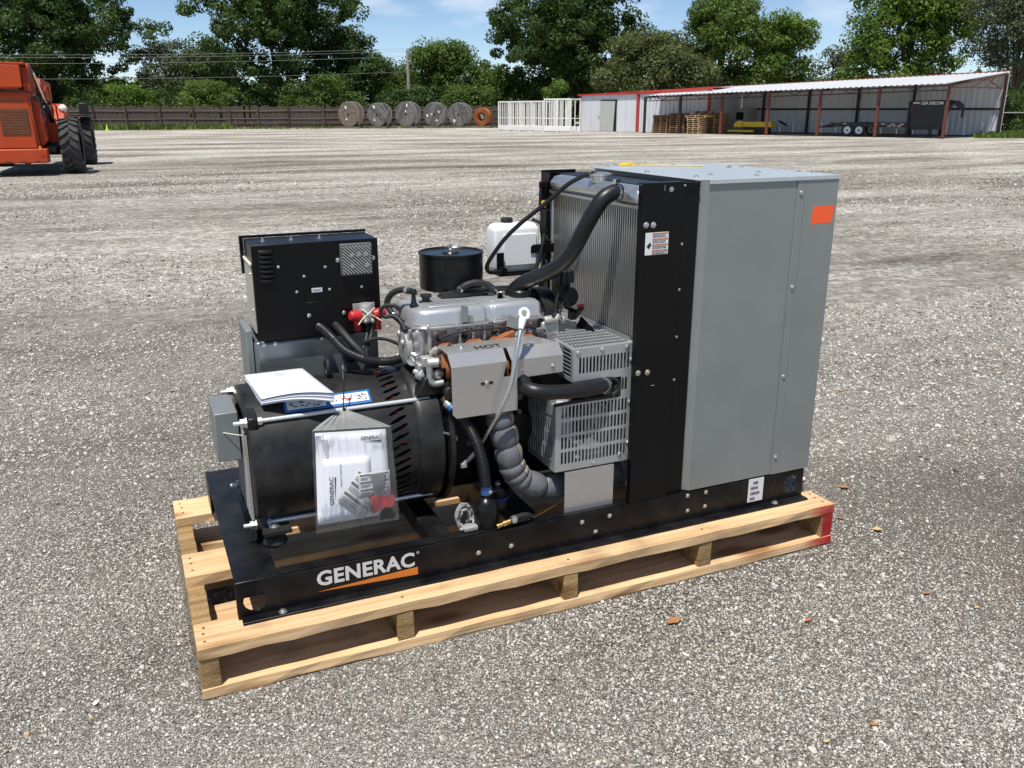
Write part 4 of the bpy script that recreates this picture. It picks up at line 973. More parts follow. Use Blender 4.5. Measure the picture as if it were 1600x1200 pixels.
# ------------------------------------------------------------------ valve cover
def ring(poly, z, ins, cx, cy):
    out = []
    n = len(poly)
    for i in range(n):
        p, a, c = Vector(poly[i]), Vector(poly[i - 1]), Vector(poly[(i + 1) % n])
        d1, d2 = (p - a).normalized(), (c - p).normalized(); nn = Vector((-(d1.y + d2.y), d1.x + d2.x))
        nn = nn.normalized() / max(0.5, math.sqrt((1 + d1.dot(d2)) / 2)); q = p + nn * ins
        out.append((q.x, q.y, z))
    return out
def loft(poly, levels):
    b = MB(); n = len(poly); vs = []
    for z, ins in levels: vs += ring(poly, z, ins, 0, 0)
    N = len(levels)
    b.add(vs, [(i * n + k, i * n + (k + 1) % n, (i + 1) * n + (k + 1) % n, (i + 1) * n + k) for i in range(N - 1) for k in range(n)] + [tuple(range(n - 1, -1, -1)), tuple((N - 1) * n + k for k in range(n))])
    return b
cov = [(0.716, 0.420), (0.728, 0.378), (0.746, 0.356), (0.772, 0.347), (0.955, 0.347), (0.962, 0.357), (0.974, 0.357), (0.981, 0.347), (1.142, 0.347), (1.156, 0.362), (1.156, 0.560), (0.716, 0.560)]
cover = gp(loft(cov, [(0.8525, 0.004), (0.884, 0.007), (0.895, 0.012), (0.900, 0.019), (0.902, 0.030)]), 'valve_cover', 'cover_silver', bevel=0.0022, seg=2, ang=32)
gp(loft(cov, [(0.8445, -0.007), (0.8520, -0.007)]), 'cover_lip', 'radiator_aluminium', cover, bevel=0.0015)
b = MB()
for x0, x1 in ((0.785, 0.940), (0.99, 1.02)): b.box(x0, x1, 0.395, 0.470, 0.9012, 0.9040)
gp(b, 'raised_panel', 'cover_silver', cover, bevel=0.003)
b = MB()
for yy in (0.3745, 0.3815):
    b.box(0.782, 0.946, yy, yy + 0.0026, 0.9012, 0.9032); b.box(0.992, 1.135, yy, yy + 0.0026, 0.9012, 0.9032)
gp(b, 'cover_ridge', 'cover_silver', cover, smooth=False)
b = MB(); rnd = random.Random(1)      # worn cast lettering, illegible strokes
for row in range(2):
    x = 0.80
    while x < 0.925:
        w = rnd.uniform(0.006, 0.012); b.box(x, x + w, 0.415 + row * 0.022, 0.415 + row * 0.022 + 0.010, 0.9036, 0.9052); x += w + rnd.uniform(0.002, 0.006)
gp(b, 'worn_relief', 'radiator_aluminium', cover, smooth=False)
for x in (0.765, 0.86, 0.968, 1.06, 1.14): bolt(cover, (x, 0.3485, 0.8520), T, 0.0052, 'bolt_zinc', style='hex')
b = MB(); b.prism([(-0.013, 0), (0.013, 0), (0.012, 0.048), (-0.010, 0.055), (-0.012, 0.050)], (0.880, 0.340, 0.858), UX, UZ, (0, 0.003, 0)); b.tube([(0.893, 0.339, 0.880), (0.902, 0.337, 0.872), (0.901, 0.337, 0.858)], 0.004, 8); gp(b, 'coil_bracket', 'galvanised_dull', cover, bevel=0.002)
b = MB(); b.lathe([(0.030, 0.914), (0.030, 0.922), (0.033, 0.923), (0.033, 0.937), (0.029, 0.942), (0.003, 0.944)], (1.108, 0.435, 0), n=22)
for k in range(11):
    a = 2 * math.pi * k / 11; b.cyl((1.108 + 0.032 * math.cos(a), 0.435 + 0.032 * math.sin(a), 0.924), (1.108 + 0.032 * math.cos(a), 0.435 + 0.032 * math.sin(a), 0.938), 0.0055, n=6)
gp(b, 'oil_filler_cap', 'rubber', cover).location.z = -0.018
b = MB(); b.box(1.018, 1.052, 0.415, 0.443, 0.9022, 0.904); b.box(1.018, 1.0205, 0.415, 0.443, 0.904, 0.926); b.box(1.042, 1.0445, 0.415, 0.443, 0.904, 0.926); b.box(1.018, 1.0445, 0.415, 0.443, 0.926, 0.9285); gp(b, 'hose_bracket', 'chrome', cover)
b = MB(); b.lathe([(0.013, 0.917), (0.013, 0.928), (0.010, 0.929), (0.008, 0.938), (0.006, 0.957), (0.0105, 0.960), (0.0115, 0.967), (0.008, 0.974), (0.001, 0.975)], (0.746, 0.425, 0), n=14); gp(b, 'breather_valve', 'rubber', cover).location.z = -0.018
b = MB(); b.lathe([(0.026, 0.916), (0.024, 0.921), (0.012, 0.924), (0.012, 0.934), (0.018, 0.936), (0.018, 0.944), (0.004, 0.946)], (0.802, 0.475, 0), n=18); gp(b, 'grommet', 'rubber_matt', cover).location.z = -0.018
b = MB(); b.tube([(0.742, 0.43, 0.967), (0.720, 0.46, 0.968), (0.695, 0.48, 0.955), (0.680, 0.49, 0.925), (0.690, 0.47, 0.895), (0.710, 0.44, 0.87)], 0.0095, 10); gp(b, 'breather_hose', 'rubber_matt', cover).location.z = -0.018
b = MB(); b.tube([(0.706, 0.43, 0.912), (0.685, 0.44, 0.926), (0.660, 0.455, 0.922), (0.650, 0.46, 0.905), (0.662, 0.455, 0.890), (0.685, 0.44, 0.893), (0.700, 0.42, 0.88), (0.708, 0.40, 0.855)], 0.0065, 10); gp(b, 'vacuum_hose', 'rubber_matt', cover).location.z = -0.018
b = MB(); b.tube([(0.915, 0.52, 0.905), (0.918, 0.50, 0.935), (0.938, 0.49, 0.957), (0.972, 0.485, 0.966), (1.005, 0.48, 0.960), (1.028, 0.47, 0.945), (1.042, 0.45, 0.920)], 0.0105, 12); gp(b, 'arched_hose', 'rubber_matt', cover).location.z = -0.018
b = MB()
for k, (dy, dz) in enumerate(((0.50, 0.925), (0.515, 0.93), (0.53, 0.922))):
    b.tube([(0.86, dy, dz), (0.93, dy - 0.01, dz + 0.004), (1.0, dy - 0.005, dz + 0.006), (1.06, dy - 0.03, dz + 0.012), (1.12, dy - 0.03, dz + 0.006), (1.17, dy - 0.06, dz - 0.005)], 0.007, 8)
b.lathe([(0.03, 0.915), (0.026, 0.928), (0.014, 0.932), (0.014, 0.94)], (0.91, 0.525, 0), n=14); b.lathe([(0.03, 0.915), (0.03, 0.93), (0.02, 0.934)], (1.0, 0.52, 0), n=14)
gp(b, 'ignition_loom', 'rubber', cover).location.z = -0.018
# black timing case arch and water outlet at the fan end
b = MB(); vs = []; N = 16
for x, r in ((1.158, 0.098), (1.161, 0.104), (1.206, 0.104), (1.209, 0.098), (1.209, 0.070)):
    for k in range(N + 1):
        a = math.pi * (0.0 + 1.0 * k / N); vs.append((x, 0.445 - r * math.cos(a), 0.816 + r * 1.02 * math.sin(a)))
b.add(vs, [(i * (N + 1) + k, i * (N + 1) + k + 1, (i + 1) * (N + 1) + k + 1, (i + 1) * (N + 1) + k) for i in range(4) for k in range(N)]); gp(b, 'timing_case', 'rubber', head, solid=0.003)
b = MB(); b.box(1.142, 1.205, 0.338, 0.42, 0.765, 0.832); b.lathe([(0.014, 0), (0.014, 0.05)], (1.150, 0.342, 0.836), (1, 0, 0.05), n=12); b.lathe([(0.016, 0), (0.018, 0.012), (0.010, 0.02)], (1.196, 0.35, 0.836), (0.3, 0, 1), n=12)
wo = gp(b, 'water_outlet', 'cast_aluminium', head, bevel=0.006)
bolt(wo, (1.142, 0.338, 0.795), F, 0.013, 'cast_aluminium'); bolt(wo, (1.215, 0.34, 0.835), (1, -0.3, 0), 0.011, 'cast_aluminium')
# accessory cluster between engine and radiator: bracket, coil pack, connectors
b = MB(); b.box(1.222, 1.262, 0.43, 0.437, 0.845, 0.948); b.box(1.258, 1.262, 0.38, 0.437, 0.86, 0.945); b.beam((1.246, 0.405, 0.95), (1.275, 0.375, 0.83), 0.006, 0.004); acc = gp(b, 'accessory_bracket', 'olive_coil', eng)
b = MB(); b.lathe([(0.029, 0), (0.031, 0.004), (0.031, 0.03), (0.027, 0.036), (0.001, 0.037)], (1.245, 0.385, 0.900), (0.35, -1, 0.05), n=28); gp(b, 'coil_disc', 'rubber_matt', acc)
b = MB(); b.box(1.205, 1.262, 0.375, 0.425, 0.952, 0.982); b.box(1.240, 1.266, 0.36, 0.40, 0.945, 0.988); b.lathe([(0.012, 0.94), (0.014, 0.985), (0.01, 0.992)], (1.216, 0.375, 0), n=10); b.lathe([(0.012, 0.935), (0.014, 0.985), (0.01, 0.99)], (1.235, 0.37, 0), n=10); gp(b, 'connector', 'rubber', acc, bevel=0.005)
b = MB()
b.tube([(1.205, 0.40, 0.985), (1.165, 0.39, 0.982), (1.14, 0.40, 0.97), (1.115, 0.43, 0.945), (1.09, 0.46, 0.93)], 0.007, 8); b.tube([(1.21, 0.395, 0.972), (1.17, 0.385, 0.968), (1.15, 0.395, 0.955), (1.125, 0.42, 0.935), (1.10, 0.45, 0.925)], 0.007, 8); gp(b, 'connector_lead', 'rubber', acc)
b = MB(); b.tube([(1.262, 0.41, 0.86), (1.275, 0.36, 0.85), (1.285, 0.34, 0.865), (1.275, 0.36, 0.835)], 0.008, 8); b.box(1.255, 1.275, 0.355, 0.38, 0.825, 0.85); gp(b, 'sensor_lead', 'rubber', acc)
b = MB(); b.lathe([(0.007, 0), (0.007, 0.02)], (1.275, 0.35, 0.868), (1, -0.2, 0.2), n=8); gp(b, 'red_plug', 'red_plastic', acc)
b = MB(); b.tube([(1.225, 0.52, 0.84), (1.222, 0.52, 0.90), (1.228, 0.51, 0.95)], 0.009, 8); gp(b, 'riser_hose', 'rubber', acc)

# small engine dressing: clamps, plug leads, sensor plugs, head bolts
for q0, q1, r_ in (((0.734, 0.437, 0.950), (0.728, 0.446, 0.9505), 0.0112), ((0.692, 0.467, 0.873), (0.697, 0.458, 0.868), 0.0112), ((0.924, 0.498, 0.925), (0.930, 0.494, 0.932), 0.0122), ((1.035, 0.462, 0.916), (1.039, 0.456, 0.909), 0.0122)):
    b = MB(); b.tube([q0, q1], r_, 14, smooth=False); gp(b, 'hose_clip', 'bolt_zinc', cover)
for k, x in enumerate((0.80, 0.885, 0.985, 1.075)):
    b = MB(); b.lathe([(0.0075, 0), (0.0085, 0.004), (0.0055, 0.010), (0.0055, 0.022)], (x, HY - 0.002, 0.808), (0, -0.9, 0.45), n=10); gp(b, 'spark_plug_boot', 'rubber_matt', head)
for x in (0.79, 0.885, 0.93, 1.01, 1.11): bolt(head, (x, HY - 0.0005, 0.828), F, 0.0055, 'bolt_gold', style='hex')
for q in ((0.728, 0.362, 0.83), (0.730, 0.360, 0.80), (0.731, 0.359, 0.765)): bolt(head, q, (-0.3, -1, 0), 0.007, 'bolt_zinc', style='hex')
b = MB(); b.tube([(0.80, 0.345, 0.815), (0.84, 0.335, 0.828), (0.93, 0.336, 0.831), (1.02, 0.336, 0.829), (1.10, 0.337, 0.822), (1.15, 0.33, 0.806)], 0.0036, 7); gp(b, 'sensor_loom', 'rubber_matt', head)
b = MB(); b.box(1.118, 1.142, 0.322, 0.338, 0.800, 0.818); gp(b, 'loom_plug', 'grey_plastic', head, bevel=0.003)
b = MB(); b.tube([(0.775, 0.30, 0.776), (0.80, 0.285, 0.80), (0.83, 0.315, 0.815), (0.835, 0.345, 0.80)], 0.0032, 7); gp(b, 'sensor_lead', 'rubber_matt', th)
b = MB(); b.tube([(1.235, 0.36, 0.95), (1.21, 0.35, 0.93), (1.195, 0.345, 0.895), (1.19, 0.34, 0.86), (1.175, 0.33, 0.85)], 0.0045, 7); b.tube([(1.25, 0.365, 0.95), (1.24, 0.35, 0.92), (1.215, 0.345, 0.88), (1.205, 0.34, 0.85)], 0.0035, 7); gp(b, 'sensor_lead', 'rubber_matt', acc)
# ------------------------------------------------------------------ air filter
b = MB(); cx, cy = 0.945, 0.632
b.lathe([(0.100, 0.908), (0.106, 0.912), (0.106, 1.022), (0.109, 1.024), (0.109, 1.030), (0.104, 1.031), (0.100, 1.026), (0.03, 1.0255), (0.026, 1.030), (0.001, 1.030)], (cx, cy, 0), n=56); af = gp(b, 'air_filter', 'black_paint')
b = MB(); b.cyl((cx, cy, 1.028), (cx, cy, 1.052), 0.004, n=10); b.lathe([(0.010, 1.028), (0.010, 1.036), (0.004, 1.040)], (cx, cy, 0), n=10); b.box(cx - 0.003, cx + 0.003, cy - 0.012, cy + 0.012, 1.046, 1.052); gp(b, 'wing_nut', 'bolt_zinc', af)
b = MB(); b.lathe([(0.05, 0.84), (0.045, 0.88), (0.052, 0.9075)], (cx, cy - 0.02, 0), n=20); b.box(cx - 0.05, cx + 0.05, cy - 0.06, cy + 0.03, 0.78, 0.84); gp(b, 'carburettor', 'rubber_matt', af, bevel=0.006)

# ------------------------------------------------------------------ exhaust manifold, heat shield, wrapped pipe
b = MB()
for x0, x1, zt in ((0.792, 0.842, 0.799), (0.878, 0.935, 0.802), (0.958, 1.02, 0.803), (1.065, 1.11, 0.799)):
    b.prism([(x0, 0.77), (x1, 0.77), (x1 + 0.003, zt - 0.008), (x1 - 0.008, zt), (x0 + 0.012, zt), (x0, zt - 0.010)], (0, 0.306, 0), UX, UZ, (0, 0.045, 0))
b.prism([(0.99, 0.785), (1.03, 0.79), (1.043, 0.816), (1.032, 0.822), (0.985, 0.803)], (0, 0.315, 0), UX, UZ, (0, 0.030, 0))
b.tube([(0.788, 0.26, 0.748), (0.86, 0.235, 0.745), (0.95, 0.235, 0.74), (1.10, 0.25, 0.745)], 0.034, 14); b.tube([(0.945, 0.235, 0.74), (0.942, 0.22, 0.69), (0.935, 0.205, 0.62)], 0.033, 14)
b.tube([(0.785, 0.255, 0.745), (0.786, 0.262, 0.765), (0.794, 0.28, 0.785)], 0.013, 10)
man = gp(b, 'exhaust_manifold', 'manifold_rust', bevel=0.004)
bolt(man, (1.050, 0.312, 0.806), F, 0.011, 'bolt_zinc', style='hex')
b = MB(); b.prism([(0, 0), (0.058, -0.022), (0.058, 0.012), (0.008, 0.036)], (1.012, 0.325, 0.836), UX, UZ, (0, 0.002, 0)); gp(b, 'sensor_flag', 'galvanised', man)
b = MB()
y0, y1, y2 = 0.152, 0.196, 0.305; zf, zt, zb = 0.776, 0.8045, 0.802
tp = [(0.770, y1, zt), (1.128, y1, zt), (1.085, y2, zb), (0.778, y2, zb)]
b.add(tp, [(0, 1, 2, 3)])
b.add([(0.765, y0, zf), (0.938, y0, zf), (0.944, y1, zt), (0.770, y1, zt)], [(0, 1, 2, 3)])
b.add([(0.953, y0, zf), (1.122, y0, zf), (1.128, y1, zt), (0.955, y1, zt)], [(0, 1, 2, 3)])
fr = [(0.765, zf), (0.7665, 0.634), (0.779, 0.6215), (0.972, 0.6215), (0.972, 0.7205), (1.122, 0.7225), (1.122, zf), (0.953, zf), (0.951, 0.730), (0.926, 0.730), (0.938, zf)]
b.add([(x, y0, z) for x, z in fr], [tuple(range(len(fr)))])
b.add([(1.122, y0, zf), (1.128, y1, zt), (1.128, y1, 0.735), (1.122, y0, 0.7225)], [(0, 1, 2, 3)])
shield = gp(b, 'heat_shield', 'stainless', solid=0.0016, smooth=False)
for x, z in ((0.873, 0.718), (0.985, 0.744), (1.087, 0.744)): bolt(shield, (x, y0 - 0.001, z), F, 0.0062, name='bolt')
b = MB(); b.box(0.855, 0.893, y0 - 0.0022, y0 - 0.0012, 0.714, 0.722); gp(b, 'adjust_slot', 'dark_core', shield, smooth=False)
bolt(shield, (0.835, 0.255, zt), T, 0.0075); 
t = text_on('HOT', (0.868, 0.212, zt + 0.0012), UX, (0, 1, 0.02), 0.085, 0.034, bold=0.012); gp(t, 'lettering', 'print_black', shield, smooth=False)
b = MB(); b.lathe([(0.022, 0.0), (0.022, 0.0012)], (1.06, 0.25, zt), T, n=20); gp(b, 'pressed_disc', 'stainless', shield)
# insulated pipe
path = [(0.925, 0.205, 0.628), (0.932, 0.200, 0.590), (0.942, 0.193, 0.545), (0.953, 0.187, 0.490), (0.965, 0.185, 0.435), (0.992, 0.187, 0.385), (1.035, 0.193, 0.352), (1.085, 0.2, 0.335), (1.14, 0.205, 0.325), (1.21, 0.21, 0.320), (1.30, 0.22, 0.320), (1.42, 0.23, 0.322)]
bands = [0.0, 0.07, 0.155, 0.255, 0.355, 0.405, 0.445, 0.49, 0.62, 0.78, 1.0]
def wrap(t):
    for a, c in zip(bands, bands[1:]):
        if a <= t <= c:
            q = (t - a) / (c - a); return 0.0335 + 0.0095 * (math.sin(math.pi * q) ** 0.45)
    return 0.036
b = MB(); b.tube(path, wrap, 22, 16); wp = gp(b, 'wrapped_exhaust_pipe', 'wrap_silicone', ang=70)
b = MB(); P = catmull(path, 16)
for t in bands[1:-2]:
    i = int(t * (len(P) - 1)); d = (P[i + 1] - P[i - 1]).normalized(); b.lathe([(0.035, -0.0016), (0.0385, 0), (0.035, 0.0016)], P[i], d, n=24)
gp(b, 'binding_wire', 'print_black', wp)
b = MB()
for k, (t0, t1, a0) in enumerate(((0.0, 0.06, -0.5), (0.07, 0.15, -0.45), (0.16, 0.25, -0.35), (0.26, 0.37, -0.2), (0.38, 0.44, 0.0))):
    vs = []; M = 8
    for i in range(M + 1):
        t = t0 + (t1 - t0) * i / M; j = max(1, min(len(P) - 2, int(t * (len(P) - 1)))); d = (P[j + 1] - P[j - 1]).normalized(); c = P[j]
        sx = Vector((0, -1, 0)); sx = (sx - d * sx.dot(d)).normalized(); sy = d.cross(sx); sy = sy if sy.x > 0 else -sy
        r = wrap(t) + 0.0016
        for w in (0.55, 0.80, 1.05, 1.3): vs.append(c + sx * (r * math.cos(w)) + sy * (r * math.sin(w)))
    b.add(vs, [(i * 4 + j, i * 4 + j + 1, (i + 1) * 4 + j + 1, (i + 1) * 4 + j) for i in range(M) for j in range(3)])
gp(b, 'seam_tape', 'wrap_tape', wp)
b = MB(); b.tube([(1.135, 0.175, 0.302), (1.13, 0.16, 0.29), (1.06, 0.14, 0.275), (1.0, 0.13, 0.262)], 0.0008, 5); gp(b, 'loose_wire', 'brass', wp)
# plain cover over the lower pipe
b = MB(); b.box(1.124, 1.297, 0.128, 0.1296, 0.262, 0.398); b.add([(1.124, 0.128, 0.398), (1.297, 0.128, 0.398), (1.285, 0.27, 0.4045), (1.10, 0.27, 0.4045)], [(0, 1, 2, 3)]); b.box(1.297, 1.2985, 0.128, 0.20, 0.262, 0.398); gp(b, 'pipe_cover', 'stainless', solid=0.001, smooth=False)

# ------------------------------------------------------------------ dip stick, drain hose, canister, coil of cable, brass drain
b = MB(); pts = [(0.995, 0.165, 0.893), (0.977, 0.145, 0.858), (0.952, 0.122, 0.792), (0.934, 0.115, 0.717), (0.903, 0.122, 0.639), (0.885, 0.150, 0.581), (0.868, 0.19, 0.514), (0.835, 0.23, 0.45)]
b.tube(pts, lambda t: 0.0068 if t < 0.62 else 0.0045, 12); dip = gp(b, 'dipstick', 'radiator_aluminium')
b = MB(); n = 24; vs = []
c0 = Vector((1.000, 0.168, 0.910))
ax = (Vector(pts[0]) - Vector(pts[1])).normalized(); sx = Vector((1, 0.1, 0)); sx = (sx - ax * sx.dot(ax)).normalized(); ny = ax.cross(sx)
for sgn in (-1, 1):
    for r, k_ in ((0.0185, 1), (0.0105, 0)):
        for k in range(n):
            a = 2 * math.pi * k / n; q = c0 + sx * (r * 0.95 * math.cos(a)) + ax * (r * 1.05 * math.sin(a)) + ny * (0.0035 * sgn); vs.append(q)
fs = []
for k in range(n):
    j = (k + 1) % n; fs += [(k, j, n + j, n + k), (2 * n + k, 3 * n + k, 3 * n + j, 2 * n + j), (k, 2 * n + k, 2 * n + j, j), (n + k, n + j, 3 * n + j, 3 * n + k)]
b.add(vs, fs); b.tube([c0 - ax * 0.016, c0 - ax * 0.035, c0 - ax * 0.05], lambda t: 0.0125 - 0.005 * t, 12); gp(b, 'dipstick_handle', 'white_paint', dip)
b = MB(); b.tube([(0.868, 0.19, 0.514), (0.85, 0.215, 0.47), (0.83, 0.235, 0.44)], 0.006, 8); b.box(0.818, 0.836, 0.225, 0.235, 0.43, 0.442); gp(b, 'tube_clip', 'cable_grey', dip)
b = MB(); b.tube([(0.800, 0.215, 0.635), (0.812, 0.19, 0.605), (0.828, 0.172, 0.570), (0.847, 0.16, 0.518), (0.860, 0.152, 0.455), (0.867, 0.150, 0.385)], corrugated(0.0165, 96, 0.075), 14, 58); dh = gp(b, 'drain_hose', 'rubber', ang=180)
b = MB(); b.tube([(0.867, 0.150, 0.392), (0.868, 0.150, 0.368)], 0.0175, 14, smooth=False); cl = gp(b, 'hose_clamp', 'blue_band', dh); bolt(cl, (0.874, 0.133, 0.378), F, 0.005)
b = MB(); b.lathe([(0.0365, 0.195), (0.0375, 0.20), (0.0375, 0.318), (0.034, 0.336), (0.024, 0.351), (0.013, 0.358), (0.012, 0.368)], (0.868, 0.152, 0), n=36); gp(b, 'canister', 'black_paint', dh)
b = MB(); rnd = random.Random(3)
for k in range(5):
    cx_, cz_ = 0.800 + 0.006 * rnd.uniform(-1, 1), 0.300; w, h = rnd.uniform(0.014, 0.026), rnd.uniform(0.030, 0.048)
    b.tube([(cx_ + w * math.cos(a), 0.165 + 0.012 * rnd.uniform(-1, 1), cz_ - 0.01 + h * math.sin(a) * (1 if math.sin(a) > 0 else 0.6)) for a in [2 * math.pi * q / 10 for q in range(11)]], 0.0038, 6, 4)
b.tube([(0.776, 0.15, 0.275), (0.767, 0.15, 0.315), (0.785, 0.155, 0.345), (0.81, 0.16, 0.34)], 0.003, 6); cc = gp(b, 'coiled_cable', 'cable_grey')
b = MB(); b.box(0.788, 0.832, 0.128, 0.150, 0.263, 0.276); b.cyl((0.776, 0.14, 0.270), (0.790, 0.14, 0.270), 0.006, n=8); gp(b, 'plug', 'cable_grey', cc, bevel=0.003)
b = MB(); b.tube([(1.005, 0.120, 0.276), (0.985, 0.112, 0.290), (0.955, 0.108, 0.292), (0.930, 0.106, 0.285)], 0.0085, 10); bd = gp(b, 'oil_drain', 'rubber_matt')
b = MB(); b.lathe([(0.010, -0.004), (0.013, 0), (0.013, 0.010), (0.010, 0.014)], (0.945, 0.107, 0.287), (-1, 0, -0.2), n=14); b.box(0.93, 0.942, 0.098, 0.104, 0.288, 0.302); gp(b, 'hose_clamp', 'bolt_zinc', bd)
b = MB(); b.lathe([(0.0075, 0), (0.0075, 0.014), (0.0095, 0.015), (0.0095, 0.026), (0.0065, 0.027), (0.0065, 0.038), (0.008, 0.039), (0.008, 0.046)], (0.928, 0.106, 0.284), (-1, 0, -0.22), n=12); gp(b, 'brass_fitting', 'brass', bd)

# ------------------------------------------------------------------ fan guard
GX0, GX1, GY0, GZ0, GZ1 = 1.147, 1.352, 0.131, 0.405, 0.793
b = MB()
# upper front: one row of slots
us = [GX0, GX0 + 0.017] + [GX0 + 0.017 + (GX1 - 0.008 - GX0 - 0.017) * k / 15 for k in range(1, 16)] + [GX1]
b.slots(us, [0.689, 0.712, 0.768, GZ1], lambda i, j: (0.0036, 0.026) if j == 1 and 0 < i < 16 else None, lambda u, v: (u, GY0, v))
# right-hand strip beside the hose notch
b.slots([1.316, 1.327, 1.3385, GX1], [0.622, 0.640, 0.689], lambda i, j: (0.0040, 0.021) if j == 1 and i < 2 else None, lambda u, v: (u, GY0, v))
# lower front: four rows
X0 = 1.090
us = [X0, X0 + 0.017] + [X0 + 0.017 + (GX1 - 0.010 - X0 - 0.017) * k / 19 for k in range(1, 20)] + [GX1]
b.slots(us, [GZ0, 0.423, 0.4725, 0.522, 0.5715, 0.622], lambda i, j: (0.0037, 0.0208) if j > 0 and 0 < i < 20 else None, lambda u, v: (u, GY0, v))
# left faces
b.slots([GY0, GY0 + 0.010, GY0 + 0.075, GY0 + 0.16], [0.689, 0.700] + [0.700 + 0.0125 * k for k in range(1, 8)] + [GZ1], lambda i, j: (0.028, 0.0042) if i == 1 and 0 < j < 8 else None, lambda u, v: (GX0, u, v))
b.slots([GY0, GY0 + 0.022] + [GY0 + 0.022 + 0.0175 * k for k in range(1, 14)], [GZ0, 0.423, 0.4725, 0.522, 0.5715, 0.622], lambda i, j: (0.0048, 0.0212) if j > 0 and i > 0 else None, lambda u, v: (X0, u, v))
b.slots([X0, GX0], [GY0, GY0 + 0.25], lambda i, j: None, lambda u, v: (u, v, 0.622))
b.slots([X0, GX1], [GY0, GY0 + 0.30], lambda i, j: None, lambda u, v: (u, v, GZ0))
# top: rows of slots running away to the radiator
us = [GX0, GX0 + 0.012] + [GX0 + 0.012 + (GX1 - 0.006 - GX0 - 0.012) * k / 17 for k in range(1, 18)] + [GX1]
vv = [GY0, GY0 + 0.014] + [GY0 + 0.014 + 0.0318 * k for k in range(1, 16)]
def inside(i, j):
    yy = vv[j]; xx = us[i]
    lim = GX0 if yy < 0.27 else GX0 + min(0.09, (yy - 0.27) * 0.8)
    return xx >= lim - 1e-6
for i in range(len(us) - 1):
    for j in range(len(vv) - 1):
        if inside(i, j): b.slots([us[i], us[i + 1]], [vv[j], vv[j + 1]], lambda p, q: (0.0037, 0.0128) if (j > 0 and 0 < i < 18) else None, lambda u, v: (u, v, GZ1))
b.box(GX1, GX1 + 0.003, GY0 - 0.012, GY0 + 0.02, 0.43, GZ1 + 0.004)
guard = gp(b, 'fan_guard', 'guard_steel', solid=0.0016, smooth=False)
b = MB(); b.box(GX1 - 0.004, GX1 + 0.006, GY0 + 0.02, 0.66, GZ1 + 0.0015, GZ1 + 0.012); gp(b, 'top_edge', 'radiator_aluminium', guard)
for x, z in ((1.162, 0.781), (1.245, 0.783), (1.332, 0.783), (1.348, 0.740), (1.348, 0.602), (1.348, 0.465), (1.318, 0.430), (1.226, 0.4145)): bolt(guard, (x, GY0 - 0.001, z), F, 0.0066 if z > 0.42 else 0.004, 'bolt_zinc', style='dome')
b = MB(); b.tube([(1.086, GY0, 0.625), (1.16, GY0, 0.6275), (1.255, GY0, 0.629), (1.288, GY0, 0.632), (1.306, GY0, 0.648), (1.306, GY0, 0.668), (1.290, GY0, 0.684), (1.25, GY0, 0.6885), (1.147, GY0, 0.687)], 0.0062, 8); gp(b, 'rubber_edging', 'rubber_matt', guard)
b = MB(); b.box(X0 - 0.004, X0 + 0.016, GY0 + 0.03, GY0 + 0.07, 0.585, 0.640); gp(b, 'tie_tag', 'galvanised_dull', guard)
b = MB(); b.lathe([(0.16, 0), (0.16, 0.03)], (1.25, 0.45, 0.60), (1, 0, 0), n=32)
for k in range(6):
    a = k * math.pi / 3; b.beam((1.28, 0.45 + 0.05 * math.cos(a), 0.60 + 0.05 * math.sin(a)), (1.30, 0.45 + 0.25 * math.cos(a), 0.60 + 0.25 * math.sin(a)), 0.07, 0.004, (0.6, 0, 0.3))
gp(b, 'fan', 'black_sheet', guard)
b = MB(); b.lathe([(0.03, 0), (0.036, 0.02), (0.036, 0.07), (0.03, 0.08)], (1.125, 0.20, 0.575), (0.3, 0, 1), n=16); b.box(1.11, 1.18, 0.19, 0.24, 0.50, 0.56); gp(b, 'charging_alternator', 'cast_aluminium', guard, bevel=0.004)
# lower radiator hose through the notch
b = MB(); b.tube([(0.985, 0.22, 0.700), (0.992, 0.165, 0.692), (1.008, 0.122, 0.686), (1.05, 0.108, 0.679), (1.11, 0.106, 0.674), (1.18, 0.108, 0.671), (1.235, 0.120, 0.669), (1.275, 0.150, 0.668), (1.32, 0.19, 0.665)], 0.0225, 18); lh = gp(b, 'lower_coolant_hose', 'rubber')
b = MB(); b.tube([(1.245, 0.126, 0.669), (1.262, 0.139, 0.6685)], 0.025, 18, smooth=False); gp(b, 'hose_clamp', 'chrome', lh)
b = MB(); b.tube([(0.985, 0.16, 0.715), (0.998, 0.15, 0.700), (1.004, 0.145, 0.675)], 0.02, 12); gp(b, 'inlet_elbow', 'rubber', lh)

